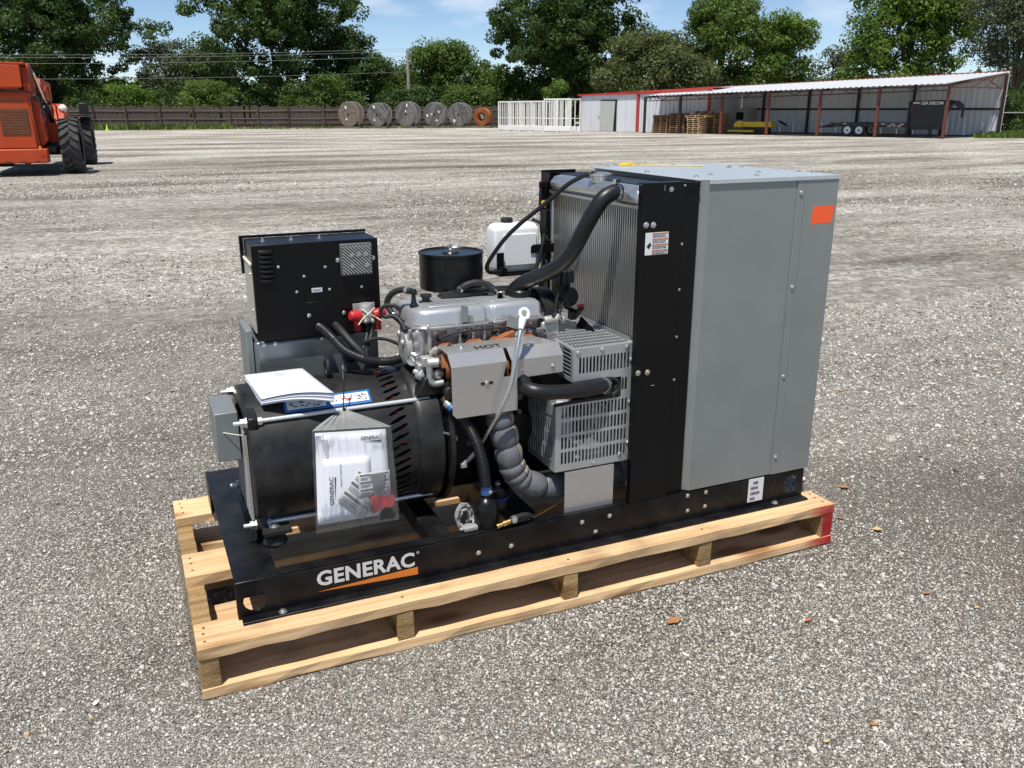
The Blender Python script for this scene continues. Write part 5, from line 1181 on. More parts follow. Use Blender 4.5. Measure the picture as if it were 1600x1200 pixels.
# ------------------------------------------------------------------ radiator
RX = 1.362
b = MB(); b.box(RX + 0.012, RX + 0.06, 0.135, 0.712, 0.30, 1.196); rad = gp(b, 'radiator', 'dark_core', smooth=False)
b = MB(); N = 44
for k in range(N):
    y = 0.142 + (0.706 - 0.142) * k / (N - 1); b.box(RX, RX + 0.0118, y - 0.0024, y + 0.0024, 0.30, 1.195)
gp(b, 'core_tube', 'radiator_aluminium', rad, smooth=False)
b = MB(); z = 0.302
for k in range(N - 1):
    y = 0.142 + (0.706 - 0.142) * k / (N - 1)
    b.add([(RX + 0.006, y + 0.0025, 0.30), (RX + 0.008, y + 0.0106, 0.30), (RX + 0.008, y + 0.0106, 1.195), (RX + 0.006, y + 0.0025, 1.195)], [(3, 2, 1, 0)])
gp(b, 'core_fin', 'radiator_fin', rad, smooth=False)
b = MB(); b.box(RX - 0.006, RX + 0.012, 0.1255, 0.1405, 0.29, 1.246); b.box(RX - 0.004, RX + 0.012, 0.708, 0.726, 0.29, 1.20); gp(b, 'side_rail', 'radiator_aluminium', rad, bevel=0.002)
for z in (1.13, 0.93, 0.86, 1.02): 
    b = MB(); b.lathe([(0.0045, 0), (0.0045, 0.001)], (RX - 0.006, 0.133, z), L, n=10); gp(b, 'rail_hole', 'dark_core', rad)
b = MB(); b.box(RX - 0.012, RX + 0.06, 0.126, 0.722, 1.1965, 1.2085); gp(b, 'header_plate', 'radiator_aluminium', rad, bevel=0.003)
tk = [(0.135, 0), (0.715, 0)]
b = MB(); vs = []; prof = [(-0.006, 1.2088), (-0.020, 1.222), (-0.020, 1.242), (-0.006, 1.2575), (0.02, 1.262), (0.05, 1.258), (0.06, 1.2088)]; ys = [0.128, 0.140, 0.20, 0.3, 0.4, 0.5, 0.6, 0.69, 0.712]
for i, y in enumerate(ys):
    s_ = 0.80 if i in (0, len(ys) - 1) else 1.0
    for dx, z in prof: vs.append((RX + 0.02 + (dx - 0.02) * s_, y, 1.2088 + (z - 1.2088) * s_))
n = len(prof); b.add(vs, [(i * n + k, (i + 1) * n + k, (i + 1) * n + (k + 1) % n, i * n + (k + 1) % n) for i in range(len(ys) - 1) for k in range(n)] + [tuple(range(n)), tuple(range(len(vs) - 1, len(vs) - n - 1, -1))])
gp(b, 'top_tank', 'radiator_aluminium', rad, bevel=0.006, seg=3, ang=60)
b = MB(); b.lathe([(0.026, 1.255), (0.026, 1.268), (0.030, 1.269), (0.030, 1.2755), (0.027, 1.277)], (RX + 0.012, 0.405, 0), n=26); b.lathe([(0.036, 1.277), (0.036, 1.2825), (0.028, 1.2865), (0.004, 1.2875)], (RX + 0.012, 0.405, 0), n=26); b.box(RX - 0.03, RX + 0.052, 0.395, 0.415, 1.2785, 1.283); cap = gp(b, 'filler_cap', 'bolt_zinc', rad)
b = MB(); b.tube([(RX + 0.0, 0.235, 1.235), (RX - 0.04, 0.23, 1.236)], 0.021, 18, smooth=False); gp(b, 'hose_stub', 'radiator_aluminium', rad)
# upper coolant hose
b = MB(); b.tube([(1.345, 0.228, 1.240), (1.318, 0.225, 1.239), (1.285, 0.225, 1.222), (1.262, 0.235, 1.185), (1.243, 0.255, 1.135), (1.228, 0.285, 1.078), (1.208, 0.320, 1.026), (1.180, 0.360, 0.990), (1.145, 0.400, 0.965), (1.118, 0.435, 0.943), (1.098, 0.460, 0.915), (1.092, 0.475, 0.880)], 0.0245, 20, 8); uh = gp(b, 'upper_coolant_hose', 'rubber')
b = MB(); b.lathe([(0.0262, 0), (0.0262, 0.012)], (1.338, 0.228, 1.240), (-1, 0, -0.02), n=22); b.box(1.325, 1.340, 0.219, 0.236, 1.2665, 1.279); gp(b, 'hose_clamp', 'chrome', uh)
b = MB(); b.tube([(1.356, 0.40, 1.283), (1.335, 0.405, 1.284), (1.305, 0.43, 1.266), (1.278, 0.455, 1.243), (1.223, 0.50, 1.182), (1.160, 0.535, 1.125), (1.115, 0.57, 1.070), (1.085, 0.600, 1.015), (1.070, 0.620, 0.975), (1.078, 0.625, 0.952), (1.110, 0.64, 0.946), (1.145, 0.66, 0.944)], 0.0072, 10); gp(b, 'overflow_hose', 'rubber')
b = MB(); b.tube([(1.322, 0.70, 1.10), (1.318, 0.69, 1.06), (1.305, 0.68, 1.02), (1.292, 0.675, 0.975), (1.272, 0.67, 0.93), (1.250, 0.66, 0.88), (1.235, 0.62, 0.83)], 0.0072, 10); b.tube([(1.285, 0.72, 1.108), (1.300, 0.70, 1.10), (1.312, 0.69, 1.085), (1.318, 0.69, 1.05)], 0.006, 8); gp(b, 'vent_hose', 'rubber')
# black side sheets of the radiator
def sheet(x0, x1, y0, y1, z0, z1, name, m='black_sheet', **k):
    b = MB(); b.box(x0, x1, y0, y1, z0, z1); return gp(b, name, m, **k)
side = sheet(1.345, 1.487, 0.100, 0.1035, 0.2628, 1.2755, 'radiator_side_sheet', bevel=0.001)
b = MB(); b.box(1.345, 1.348, 0.1036, 0.122, 0.2628, 1.268); gp(b, 'front_flange', 'black_sheet', side)
b = MB(); b.box(1.4875, 1.552, 0.112, 0.1155, 0.2628, 1.272); b.box(1.4855, 1.489, 0.1036, 0.1155, 0.2628, 1.2745); gp(b, 'rear_flange', 'black_sheet', side)
b = MB(); b.box(1.348, 1.49, 0.1036, 0.135, 1.272, 1.2755); gp(b, 'top_flange', 'black_sheet', side)
sheet(1.352, 1.49, 0.786, 0.790, 0.2628, 1.272, 'radiator_side_sheet', bevel=0.001)
b = MB(); b.box(1.352, 1.356, 0.727, 0.7855, 0.2628, 1.266); gp(b, 'rear_mount_sheet', 'black_sheet', rad)
b = MB(); b.box(1.40, 1.55, 0.104, 0.786, 1.258, 1.262); gp(b, 'fan_shroud_top', 'black_sheet', rad)
b = MB(); b.box(1.424, 1.43, 0.104, 0.786, 0.2628, 1.258); gp(b, 'fan_shroud', 'dark_core', rad)
for x, z, m in ((1.386, 1.154, 'bolt_zinc'), (1.361, 1.155, 'bolt_zinc'), (1.390, 0.701, 'bolt_gold'), (1.356, 0.703, 'bolt_gold')): bolt(side, (x, 0.100, z), F, 0.0074, m)
for z in (1.262, 1.09, 0.95, 0.80, 0.66): bolt(side, (1.499, 0.112, z), F, 0.0035, 'bolt_zinc', name='screw')
b = MB(); b.lathe([(0.0075, 0), (0.0078, 0.001), (0.005, 0.0012)], (1.443, 0.0995, 1.255), F, n=14); gp(b, 'plug', 'cable_grey', side)
b = MB(); b.box(1.4195, 1.421, 0.0994, 0.0999, 1.252, 1.268); b.box(1.405, 1.418, 0.0994, 0.0999, 0.655, 0.657); gp(b, 'slit', 'cable_grey', side, smooth=False)
b = MB(); b.box(1.361, 1.441, 0.0988, 0.0999, 1.066, 1.132); wl_ = gp(b, 'warning_label', 'print_white', side, smooth=False)
b = MB()
for k in range(4): b.box(1.384, 1.4395, 0.0980, 0.0986, 1.1275 - k * 0.0165, 1.1305 - k * 0.0165)
b.box(1.384, 1.4395, 0.0980, 0.0986, 1.0675, 1.069); gp(b, 'orange_bar', 'warning_orange', wl_, smooth=False)
b = MB(); rnd = random.Random(8)
for k in range(4):
    for q in range(2):
        x = 1.386
        while x < 1.43: w = rnd.uniform(0.003, 0.009); b.box(x, min(x + w, 1.438), 0.0980, 0.0986, 1.1225 - k * 0.0165 - q * 0.0045, 1.1242 - k * 0.0165 - q * 0.0045); x += w + 0.002
b.add([(1.3655, 0.0982, 1.092), (1.374, 0.0982, 1.084), (1.381, 0.0982, 1.094), (1.379, 0.0982, 1.104), (1.370, 0.0982, 1.098)], [(0, 1, 2, 3, 4)]); gp(b, 'fine_print', 'print_black', wl_, smooth=False)
# switch gear hung on the back left of the radiator
b = MB(); b.box(1.325, 1.352, 0.728, 0.75, 1.14, 1.235); b.box(1.315, 1.352, 0.722, 0.735, 1.215, 1.238); b.box(1.318, 1.350, 0.722, 0.742, 1.15, 1.175); sw = gp(b, 'level_switch', 'black_sheet', rad, bevel=0.004)
b = MB(); b.box(1.335, 1.352, 0.71, 0.722, 1.05, 1.14); b.box(1.330, 1.352, 0.70, 0.722, 0.965, 1.035); gp(b, 'switch_body', 'black_sheet', rad, bevel=0.003)
b = MB(); b.tube([(1.318, 0.725, 1.215), (1.312, 0.715, 1.17), (1.316, 0.71, 1.12), (1.312, 0.705, 1.08), (1.32, 0.705, 1.02), (1.322, 0.70, 0.96), (1.33, 0.70, 0.92)], 0.005, 8); gp(b, 'switch_lead', 'rubber', sw)
b = MB(); b.lathe([(0.013, 0), (0.013, 0.004)], (1.328, 0.719, 1.160), (0.3, -1, 0), n=12); gp(b, 'yellow_ring', 'yellow_strap', sw)
# overflow bottle
bt = [(1.128, 0.690), (1.300, 0.690), (1.300, 0.770), (1.128, 0.770)]
b = loft(bt, [(0.930, 0.012), (0.940, 0.0), (1.085, 0.0), (1.100, 0.014)]); btl = gp(b, 'overflow_bottle', 'white_plastic', bevel=0.014, seg=4, ang=60)
b = MB(); b.box(1.160, 1.285, 0.684, 0.690, 0.955, 1.065); gp(b, 'moulded_panel', 'white_plastic', btl, bevel=0.006, seg=3)
b = MB(); b.lathe([(0.021, 1.098), (0.021, 1.114), (0.016, 1.117)], (1.195, 0.74, 0), n=20); gp(b, 'bottle_cap', 'rubber_matt', btl)
b = MB(); b.prism([(0, 0), (0.055, 0), (0.055, 0.030), (0.008, 0.030), (0, 0.022)], (1.262, 0.6795, 0.995), UX, UZ, (0, 0.003, 0)); b.box(1.310, 1.352, 0.679, 0.690, 0.995, 1.025); gp(b, 'bottle_bracket', 'black_sheet', btl)
b = MB(); b.box(1.1285, 1.155, 0.672, 0.676, 0.94, 1.005); b.box(1.14, 1.31, 0.676, 0.76, 0.921, 0.928); b.lathe([(0.012, 0), (0.012, 0.03)], (1.145, 0.675, 0.946), (0, -1, 0), n=10); gp(b, 'bottle_tray', 'black_sheet', btl)

# ------------------------------------------------------------------ galvanised air duct cabinet
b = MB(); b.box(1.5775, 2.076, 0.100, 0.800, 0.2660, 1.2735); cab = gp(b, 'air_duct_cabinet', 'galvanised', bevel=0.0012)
b = MB(); b.prism([(0, 0), (0.0285, -0.028), (0.0285, 0.001), (0.0015, 0.0015)], (1.5485, 0.1275, 0.2665), UX, (0, 1, 0), (0, 0, 1.008)); gp(b, 'corner_flange', 'galvanised', cab)
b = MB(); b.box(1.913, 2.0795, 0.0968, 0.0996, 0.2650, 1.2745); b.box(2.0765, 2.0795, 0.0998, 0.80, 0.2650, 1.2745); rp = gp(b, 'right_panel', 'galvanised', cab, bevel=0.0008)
b = MB(); b.box(1.9435, 1.9445, 0.0960, 0.0967, 0.268, 1.272); gp(b, 'folded_seam', 'galvanised_dull', rp, smooth=False)
b = MB(); b.box(1.574, 2.0825, 0.0945, 0.806, 1.2752, 1.2780); b.box(1.574, 2.0825, 0.0935, 0.0958, 1.2655, 1.2780); b.box(1.548, 1.574, 0.115, 0.806, 1.2752, 1.2772); lid = gp(b, 'lid', 'galvanised_skylit', cab, bevel=0.0006)
for x, y in ((1.60, 0.75), (1.66, 0.79), (1.69, 0.25), (1.75, 0.78), (1.901, 0.277), (1.951, 0.50), (2.0, 0.56), (2.03, 0.53), (2.041, 0.246), (2.065, 0.20), (1.58, 0.45), (1.60, 0.2), (1.85, 0.70), (1.8, 0.16)): bolt(lid, (x, y, 1.2781), T, 0.0075, 'bolt_zinc', name='screw')
for z in (1.227, 0.925, 0.621, 0.329): bolt(rp, (1.928, 0.0968, z), F, 0.0066, 'bolt_zinc', name='screw')
b = MB(); b.prism([(0.004, 0.0), (0.090, 0.003), (0.0905, 0.028), (0.0945, 0.031), (0.0925, 0.058), (0.010, 0.057), (0.006, 0.051), (0.009, 0.040), (0.0, 0.036)], (1.9765, 0.0962, 1.125), UX, UZ, (0, 0.0005, 0)); gp(b, 'orange_tape', 'orange_tape', rp, smooth=False)
b = MB(); b.box(1.5465, 1.549, 0.1275, 0.130, 1.16, 1.245); gp(b, 'edge_sticker', 'print_white', cab)

# ================================================================== things left on the generator
b = MB()
for p_, q_ in (((1.70, 0.785, 1.2800), (1.78, 0.735, 1.2808)), ((1.78, 0.735, 1.2808), (1.86, 0.68, 1.2802)), ((1.86, 0.68, 1.2802), (1.93, 0.62, 1.2806))): b.beam(p_, q_, 0.022, 0.0022)
ys = b.build('yellow_strap', 'yellow_strap', None)
b = MB(); b.prism([(-0.035, -0.012), (0.0, -0.022), (0.030, -0.008), (0.026, 0.014), (-0.01, 0.020)], (1.70, 0.785, 1.2795), UX, (0, 1, 0), (0, 0, 0.008)); b.build('strap_knot', 'yellow_strap', ys)
tag(ys, 'yellow strap lying along the far edge of the cabinet lid', 'strap')

# printed booklet lying on the alternator
bk = empty('booklet', (0.34, 0.38, 0.70)); BKL = (-0.34, -0.38, -0.70)
tag(bk, 'white stapled booklet lying open side up on top of the black alternator', 'booklet')
A, B_, C_, D_ = Vector((0.236, 0.515, 0.722)), Vector((0.412, 0.515, 0.722)), Vector((0.446, 0.235, 0.706)), Vector((0.262, 0.285, 0.682))
A, B_, C_, D_ = Vector((0.236, 0.510, 0.722)), Vector((0.408, 0.506, 0.724)), Vector((0.445, 0.240, 0.716)), Vector((0.256, 0.322, 0.703))
def sheetpt(u, v, lift):
    p = (A * (1 - u) + B_ * u) * (1 - v) + (D_ * (1 - u) + C_ * u) * v
    bulge = 0.010 * math.sin(math.pi * u) * v * v - 0.006 * v * v * (1 - u)
    return p + Vector((0, 0, bulge + lift))
N = 14
for k, (lift, ins, m, nm) in enumerate(((0.0, 0.0, 'paper', 'cover_page'), (-0.004, 0.004, 'paper', 'inner_page'), (-0.009, 0.0, 'paper', 'back_page'))):
    b = MB(); vs = []
    for i in range(N + 1):
        for j in range(N + 1):
            sag = 0.012 * (k / 2) * (j / N) ** 2 * (i / N)
            q = sheetpt(i / N, j / N, lift - sag + (0.003 if k == 0 else 0) * (j / N) ** 3); vs.append(q + Vector((ins, 0, 0)))
    b.add(vs, [(i * (N + 1) + j, (i + 1) * (N + 1) + j, (i + 1) * (N + 1) + j + 1, i * (N + 1) + j + 1) for i in range(N) for j in range(N)])
    b.build(nm, m, bk, loc=BKL, solid=0.0016)
b = MB(); vs = []          # the block of pages seen from the edge
for i in range(N + 1):
    u = i / N
    for j, v in enumerate((0.985, 0.4)):
        for lf in (-0.001, -0.016 - 0.010 * u * v): vs.append(sheetpt(u, v, lf))
b.add(vs, [(i * 4, i * 4 + 1, (i + 1) * 4 + 1, (i + 1) * 4) for i in range(N)] + [(i * 4 + 2, (i + 1) * 4 + 2, (i + 1) * 4 + 3, i * 4 + 3) for i in range(N)] + [(i * 4 + 1, i * 4 + 3, (i + 1) * 4 + 3, (i + 1) * 4 + 1) for i in range(N)] + [(0, 2, 3, 1), (N * 4, N * 4 + 1, N * 4 + 3, N * 4 + 2)])
b.build('page_block', 'paper_edge', bk, loc=BKL)
b = MB(); rnd = random.Random(6)
for row in range(3):
    u = 0.42 + row * 0.03
    while u < 0.70 - row * 0.05:
        w = rnd.uniform(0.008, 0.02); v = 0.10 + 0.045 * row
        b.add([sheetpt(u, v, 0.0018), sheetpt(u + w, v, 0.0018), sheetpt(u + w, v + 0.018, 0.0018), sheetpt(u, v + 0.018, 0.0018)], [(0, 3, 2, 1)]); u += w + 0.006
b.build('faint_print', 'paper_grey', bk, loc=BKL, smooth=False)

# clear bag of papers tied to the upper rod
bag = empty('document_bag', (0.478, 0.235, 0.32)); BGL = (-0.478, -0.235, -0.32)
tag(bag, 'clear plastic bag of manuals and keys hanging from the rod in front of the alternator', 'document bag')
def bagpt(u, v, d=0.0):
    """u across (0..1), v up (0..1) over the face of the bag; it leans out at the foot"""
    x = 0.357 + (0.5865 - 0.357) * u + (0.010 + 0.012 * (1 - u)) * v
    z = 0.340 - 0.004 * u + (0.276 - 0.016 * u) * v
    y = 0.192 + 0.054 * v - 0.006 * math.sin(math.pi * u) * math.sin(math.pi * v) - d
    return Vector((x, y, z))
def bagpatch(us, vs_, d, name, m, parent=bag, **k):
    b = MB(); V = [bagpt(u, v, d) for u in us for v in vs_]; n = len(vs_)
    b.add(V, [(i * n + j, (i + 1) * n + j, (i + 1) * n + j + 1, i * n + j + 1) for i in range(len(us) - 1) for j in range(n - 1)])
    return b.build(name, m, parent, loc=BGL if parent == bag else None, **k)
lin = lambda a, c, n=8: [a + (c - a) * i / n for i in range(n + 1)]
pap = bagpatch(lin(0.03, 0.97, 10), lin(0.02, 0.965, 10), 0.0, 'cover_sheet', 'paper_bagged', solid=0.004)
man2 = bagpatch(lin(0.12, 0.72, 8), lin(0.05, 0.70, 8), 0.0055, 'manual', 'paper_bagged', solid=0.004)
def bagtext(txt, u0, v0, du, dv, wide, high, d, name, parent, m='print_black', bold=0.012):
    vs, fs, w, h = text_mb(txt, 1.0, bold); b = MB(); out = []
    for x, y in vs:
        s, t = x / w * wide, y / h * high; out.append(bagpt(u0 + du[0] * s + dv[0] * t, v0 + du[1] * s + dv[1] * t, d))
    b.add(out, fs); return b.build(name, m, parent, smooth=False)
bagtext('GENERAC', 0.62, 0.868, (1, 0), (0, 1), 0.275, 0.040, 0.0045, 'lettering', pap)
b = MB(); b.add([bagpt(0.66, 0.851, 0.0045), bagpt(0.895, 0.836, 0.0045), bagpt(0.895, 0.856, 0.0045)], [(0, 1, 2)]); b.build('logo_wedge', 'print_black', pap, smooth=False)
bagtext('GENERAC', 0.232, 0.225, (0, 1), (-1, 0), 0.29, 0.052, 0.0098, 'lettering', man2)
b = MB(); b.add([bagpt(0.247, 0.26, 0.0098), bagpt(0.247, 0.512, 0.0098), bagpt(0.268, 0.512, 0.0098)], [(2, 1, 0)]); b.build('logo_wedge', 'print_black', man2, smooth=False)
bagtext('EMERGENCY GENERATORS', 0.342, 0.41, (0, 1), (-1, 0), 0.235, 0.022, 0.0098, 'title', man2, 'print_grey', 0.004)
bagtext('AUTOMATIC', 0.330, 0.10, (0, 1), (-1, 0), 0.125, 0.020, 0.0098, 'title', man2, 'print_grey', 0.0)
b = MB(); b.add([bagpt(0.09, 0.90, 0.0045), bagpt(0.185, 0.895, 0.0045), bagpt(0.185, 0.715, 0.0045), bagpt(0.16, 0.70, 0.0045)], [(3, 2, 1, 0)]); b.build('blue_fold', 'paper_grey', pap, smooth=False)
for nm, c, ang, w, h in (('label_card', (0.58, 0.30), 0.72, 0.42, 0.42), ('label_card', (0.76, 0.40), 0.0, 0.42, 0.26)):
    b = MB(); cs, sn = math.cos(ang), math.sin(ang)
    def cp(s, t, d):
        du, dv = s * w * 0.5, t * h * 0.5
        return bagpt(c[0] + (du * cs + dv * sn * 1.1) , c[1] + (-du * sn * 0.9 + dv * cs), d)
    dd = 0.0125 if ang else 0.0142
    V = [cp(-1 + 2 * i / 4, -1 + 2 * j / 4, dd) for i in range(5) for j in range(5)]
    b.add(V, [(i * 5 + j, (i + 1) * 5 + j, (i + 1) * 5 + j + 1, i * 5 + j + 1) for i in range(4) for j in range(4)]); card = b.build(nm, 'paper_grey', bag, loc=BGL, solid=0.0006)
    b = MB(); rnd = random.Random(int(ang * 10) + 2)
    for r in range(6):
        t0 = 0.88 - r * 0.31
        for (s0, s1) in ((-0.92, -0.08), (0.05, 0.92)) if ang == 0 else ((-0.95, 0.95),):
            s2 = s1 if r % 2 == 0 else s1 - rnd.uniform(0.1, 0.4)
            b.add([cp(s0, t0, dd + 0.001), cp(s2, t0, dd + 0.001), cp(s2, t0 - 0.15, dd + 0.001), cp(s0, t0 - 0.15, dd + 0.001)], [(3, 2, 1, 0)]) if r % 2 == 0 else None
            if r % 2:
                for q in range(3):
                    s3 = s0 + (s1 - s0) * rnd.uniform(0.55, 0.95); tt = t0 + 0.06 - q * 0.09
                    b.add([cp(s0 + 0.05, tt, dd + 0.001), cp(s3, tt, dd + 0.001), cp(s3, tt - 0.035, dd + 0.001), cp(s0 + 0.05, tt - 0.035, dd + 0.001)], [(3, 2, 1, 0)])
    b.build('card_print', 'print_grey', card, smooth=False)
b = MB(); kp = [(0.695, 0.515), (0.90, 0.515), (0.865, 0.40), (0.855, 0.27), (0.735, 0.27), (0.73, 0.40)]
b.add([bagpt(u, v, 0.017) for u, v in kp] + [bagpt(u, v, 0.0235) for u, v in kp], [tuple(range(6))[::-1], tuple(range(6, 12))] + [(i, (i + 1) % 6, 6 + (i + 1) % 6, 6 + i) for i in range(6)]); b.build('key_fob', 'grey_plastic', bag, loc=BGL)
b = MB(); kp = [(0.69, 0.275), (1.0, 0.255), (1.0, 0.145), (0.86, 0.13), (0.71, 0.085)]
b.add([bagpt(u, v, 0.020) for u, v in kp] + [bagpt(u, v, 0.025) for u, v in kp], [tuple(range(5))[::-1], tuple(range(5, 10))] + [(i, (i + 1) % 5, 5 + (i + 1) % 5, 5 + i) for i in range(5)]); b.build('red_tag', 'red_plastic', bag, loc=BGL)
b = MB(); kp = [(0.79, 0.02), (0.80, 0.085), (0.87, 0.145), (0.95, 0.12), (0.99, 0.05), (0.98, 0.015)]
b.add([bagpt(u, v, 0.022) for u, v in kp] + [bagpt(u, v, 0.030) for u, v in kp], [tuple(range(6))[::-1], tuple(range(6, 12))] + [(i, (i + 1) % 6, 6 + (i + 1) % 6, 6 + i) for i in range(6)]); b.build('key_head', 'rubber_matt', bag, loc=BGL)
def clear_film(name='clear_film', haze=0.07):
    m = bpy.data.materials.new(name); m.use_nodes = True; n, l = m.node_tree.nodes, m.node_tree.links; n.clear()
    o = n.new('ShaderNodeOutputMaterial'); tr = n.new('ShaderNodeBsdfTransparent'); tr.inputs[0].default_value = (0.99, 0.99, 0.99, 1)
    gl = n.new('ShaderNodeBsdfGlossy'); gl.inputs['Roughness'].default_value = 0.16; df = n.new('ShaderNodeBsdfDiffuse'); df.inputs[0].default_value = (0.7, 0.7, 0.68, 1)
    fr = n.new('ShaderNodeFresnel'); fr.inputs['IOR'].default_value = 1.10
    tc = n.new('ShaderNodeTexCoord'); mp = n.new('ShaderNodeMapping'); mp.inputs['Scale'].default_value = (70, 30, 8); l.new(tc.outputs['Object'], mp.inputs[0])
    t = n.new('ShaderNodeTexNoise'); t.inputs['Scale'].default_value = 1.0; t.inputs['Detail'].default_value = 4; t.inputs['Distortion'].default_value = 1.2; l.new(mp.outputs[0], t.inputs['Vector'])
    bp = n.new('ShaderNodeBump'); bp.inputs['Strength'].default_value = 0.45; bp.inputs['Distance'].default_value = 0.004; l.new(t.outputs['Fac'], bp.inputs['Height'])
    l.new(bp.outputs[0], gl.inputs['Normal']); l.new(bp.outputs[0], fr.inputs['Normal'])
    m1 = n.new('ShaderNodeMixShader'); m1.inputs[0].default_value = haze; l.new(tr.outputs[0], m1.inputs[1]); l.new(df.outputs[0], m1.inputs[2])
    m2 = n.new('ShaderNodeMixShader'); l.new(fr.outputs[0], m2.inputs[0]); l.new(m1.outputs[0], m2.inputs[1]); l.new(gl.outputs[0], m2.inputs[2]); l.new(m2.outputs[0], o.inputs[0])
    MATS[name] = m
clear_film(); clear_film('film_folds', 0.36)
b = MB(); NU, NV = 26, 18; vs = []; rnd = random.Random(12)
tie = Vector((0.478, 0.284, 0.654))
for i in range(NU + 1):
    u = -0.02 + 1.06 * i / NU
    for j in range(NV + 1):
        v = -0.02 + 1.02 * j / NV
        q = bagpt(u, v, 0.0285 if v < 0.45 else 0.0285 - 0.018 * min(1, (v - 0.45) / 0.3)) + Vector((rnd.uniform(-1, 1), rnd.uniform(-1, 1), 0)) * 0.0012
        vs.append(q)
    top = bagpt(u, 1.0, 0.008)
    for k in range(1, 7):      # gathered neck: rises to the tie with folds
        s = k / 6; fold = 0.006 * math.sin(i * 2.1) * math.sin(math.pi * s)
        side = 1 if u > 0.5 else -1
        q = top.lerp(tie, s) + Vector((0, -abs(fold) - 0.004 * math.sin(math.pi * s), 0.012 * math.sin(math.pi * s) * (1 - abs(u - 0.5) * 1.2)))
        vs.append(q)
n = NV + 1 + 6
b.add(vs, [(i * n + j, (i + 1) * n + j, (i + 1) * n + j + 1, i * n + j + 1) for i in range(NU) for j in range(NV)])
b.build('plastic_film', 'clear_film', bag, loc=BGL, ang=180)
b = MB(); b.add(vs, [(i * n + j, (i + 1) * n + j, (i + 1) * n + j + 1, i * n + j + 1) for i in range(NU) for j in range(NV, n - 1)])
b.build('gathered_neck', 'film_folds', bag, loc=BGL, ang=180)
b = MB(); b.tube([(0.478, 0.282, 0.655), (0.480, 0.286, 0.668), (0.485, 0.295, 0.700), (0.49, 0.305, 0.735), (0.4905, 0.31, 0.765)], 0.0017, 6); b.tube([(0.477, 0.279, 0.658), (0.479, 0.272, 0.642), (0.480, 0.270, 0.630)], 0.0028, 6); b.lathe([(0.0045, 0), (0.0045, 0.008)], (0.478, 0.276, 0.655), F, n=8); b.build('zip_tie', 'tie_black', bag, loc=BGL)
b = MB(); b.tube([(0.49, 0.306, 0.735), (0.4905, 0.312, 0.775)], 0.0019, 6, smooth=False); b.build('tie_tail', 'cable_grey', bag, loc=BGL)
b = MB(); b.lathe([(0.009, 0), (0.008, 0.02), (0.0055, 0.024)], bagpt(0.62, 0.25, 0.02), (0.3, -1, 0.2), n=10)
for k in range(5):
    u, v = 0.50 + 0.045 * k, 0.16 + 0.03 * math.sin(k * 2)
    b.tube([bagpt(u, v - 0.06, 0.022), bagpt(u + 0.02, v, 0.027), bagpt(u - 0.01, v + 0.06, 0.022)], 0.003, 6)
b.build('crumpled_film', 'clear_film', bag, loc=BGL)
# ================================================================== trees and scrub
def leaf_material(name, c1, c2, c3, transl=0.35):
    m = bpy.data.materials.new(name); m.use_nodes = True; n, l = m.node_tree.nodes, m.node_tree.links; n.clear()
    o = n.new('ShaderNodeOutputMaterial'); ge = n.new('ShaderNodeNewGeometry'); rp = n.new('ShaderNodeValToRGB'); e = rp.color_ramp.elements
    e[0].color = (*c1, 1); e[1].color = (*c3, 1); k = e.new(0.5); k.color = (*c2, 1)
    tc = n.new('ShaderNodeTexCoord'); t = n.new('ShaderNodeTexNoise'); t.inputs['Scale'].default_value = 0.55; t.inputs['Detail'].default_value = 3; l.new(tc.outputs['Object'], t.inputs['Vector'])
    ad = n.new('ShaderNodeMath'); ad.operation = 'MULTIPLY_ADD'; ad.inputs[1].default_value = 0.55; l.new(ge.outputs['Random Per Island'], ad.inputs[0])
    sb = n.new('ShaderNodeMath'); sb.operation = 'MULTIPLY_ADD'; sb.inputs[1].default_value = 1.1; sb.inputs[2].default_value = -0.32; l.new(t.outputs['Fac'], sb.inputs[0]); l.new(sb.outputs[0], ad.inputs[2])
    l.new(ad.outputs[0], rp.inputs['Fac'])
    d = n.new('ShaderNodeBsdfPrincipled'); d.inputs['Roughness'].default_value = 0.55; d.inputs['Specular IOR Level'].default_value = 0.35; l.new(rp.outputs[0], d.inputs['Base Color'])
    tr = n.new('ShaderNodeBsdfTranslucent'); br = n.new('ShaderNodeMixRGB'); br.blend_type = 'MULTIPLY'; br.inputs['Fac'].default_value = 1.0; br.inputs['Color2'].default_value = (1.25, 1.35, 0.6, 1); l.new(rp.outputs[0], br.inputs['Color1']); l.new(br.outputs[0], tr.inputs[0])
    mx = n.new('ShaderNodeMixShader'); mx.inputs[0].default_value = transl; l.new(d.outputs[0], mx.inputs[1]); l.new(tr.outputs[0], mx.inputs[2]); l.new(mx.outputs[0], o.inputs[0])
    MATS[name] = m
leaf_material('leaf_dark', (0.025, 0.050, 0.011), (0.046, 0.085, 0.017), (0.077, 0.125, 0.028))
leaf_material('leaf_green', (0.043, 0.078, 0.014), (0.084, 0.136, 0.024), (0.136, 0.196, 0.038))
leaf_material('leaf_bright', (0.055, 0.103, 0.014), (0.101, 0.170, 0.023), (0.167, 0.242, 0.040))
leaf_material('leaf_olive', (0.057, 0.075, 0.027), (0.100, 0.122, 0.043), (0.144, 0.163, 0.062))
leaf_material('leaf_grey', (0.060, 0.075, 0.043), (0.098, 0.115, 0.065), (0.147, 0.163, 0.098))
leaf_material('leaf_weed', (0.060, 0.105, 0.020), (0.115, 0.175, 0.034), (0.200, 0.250, 0.060))

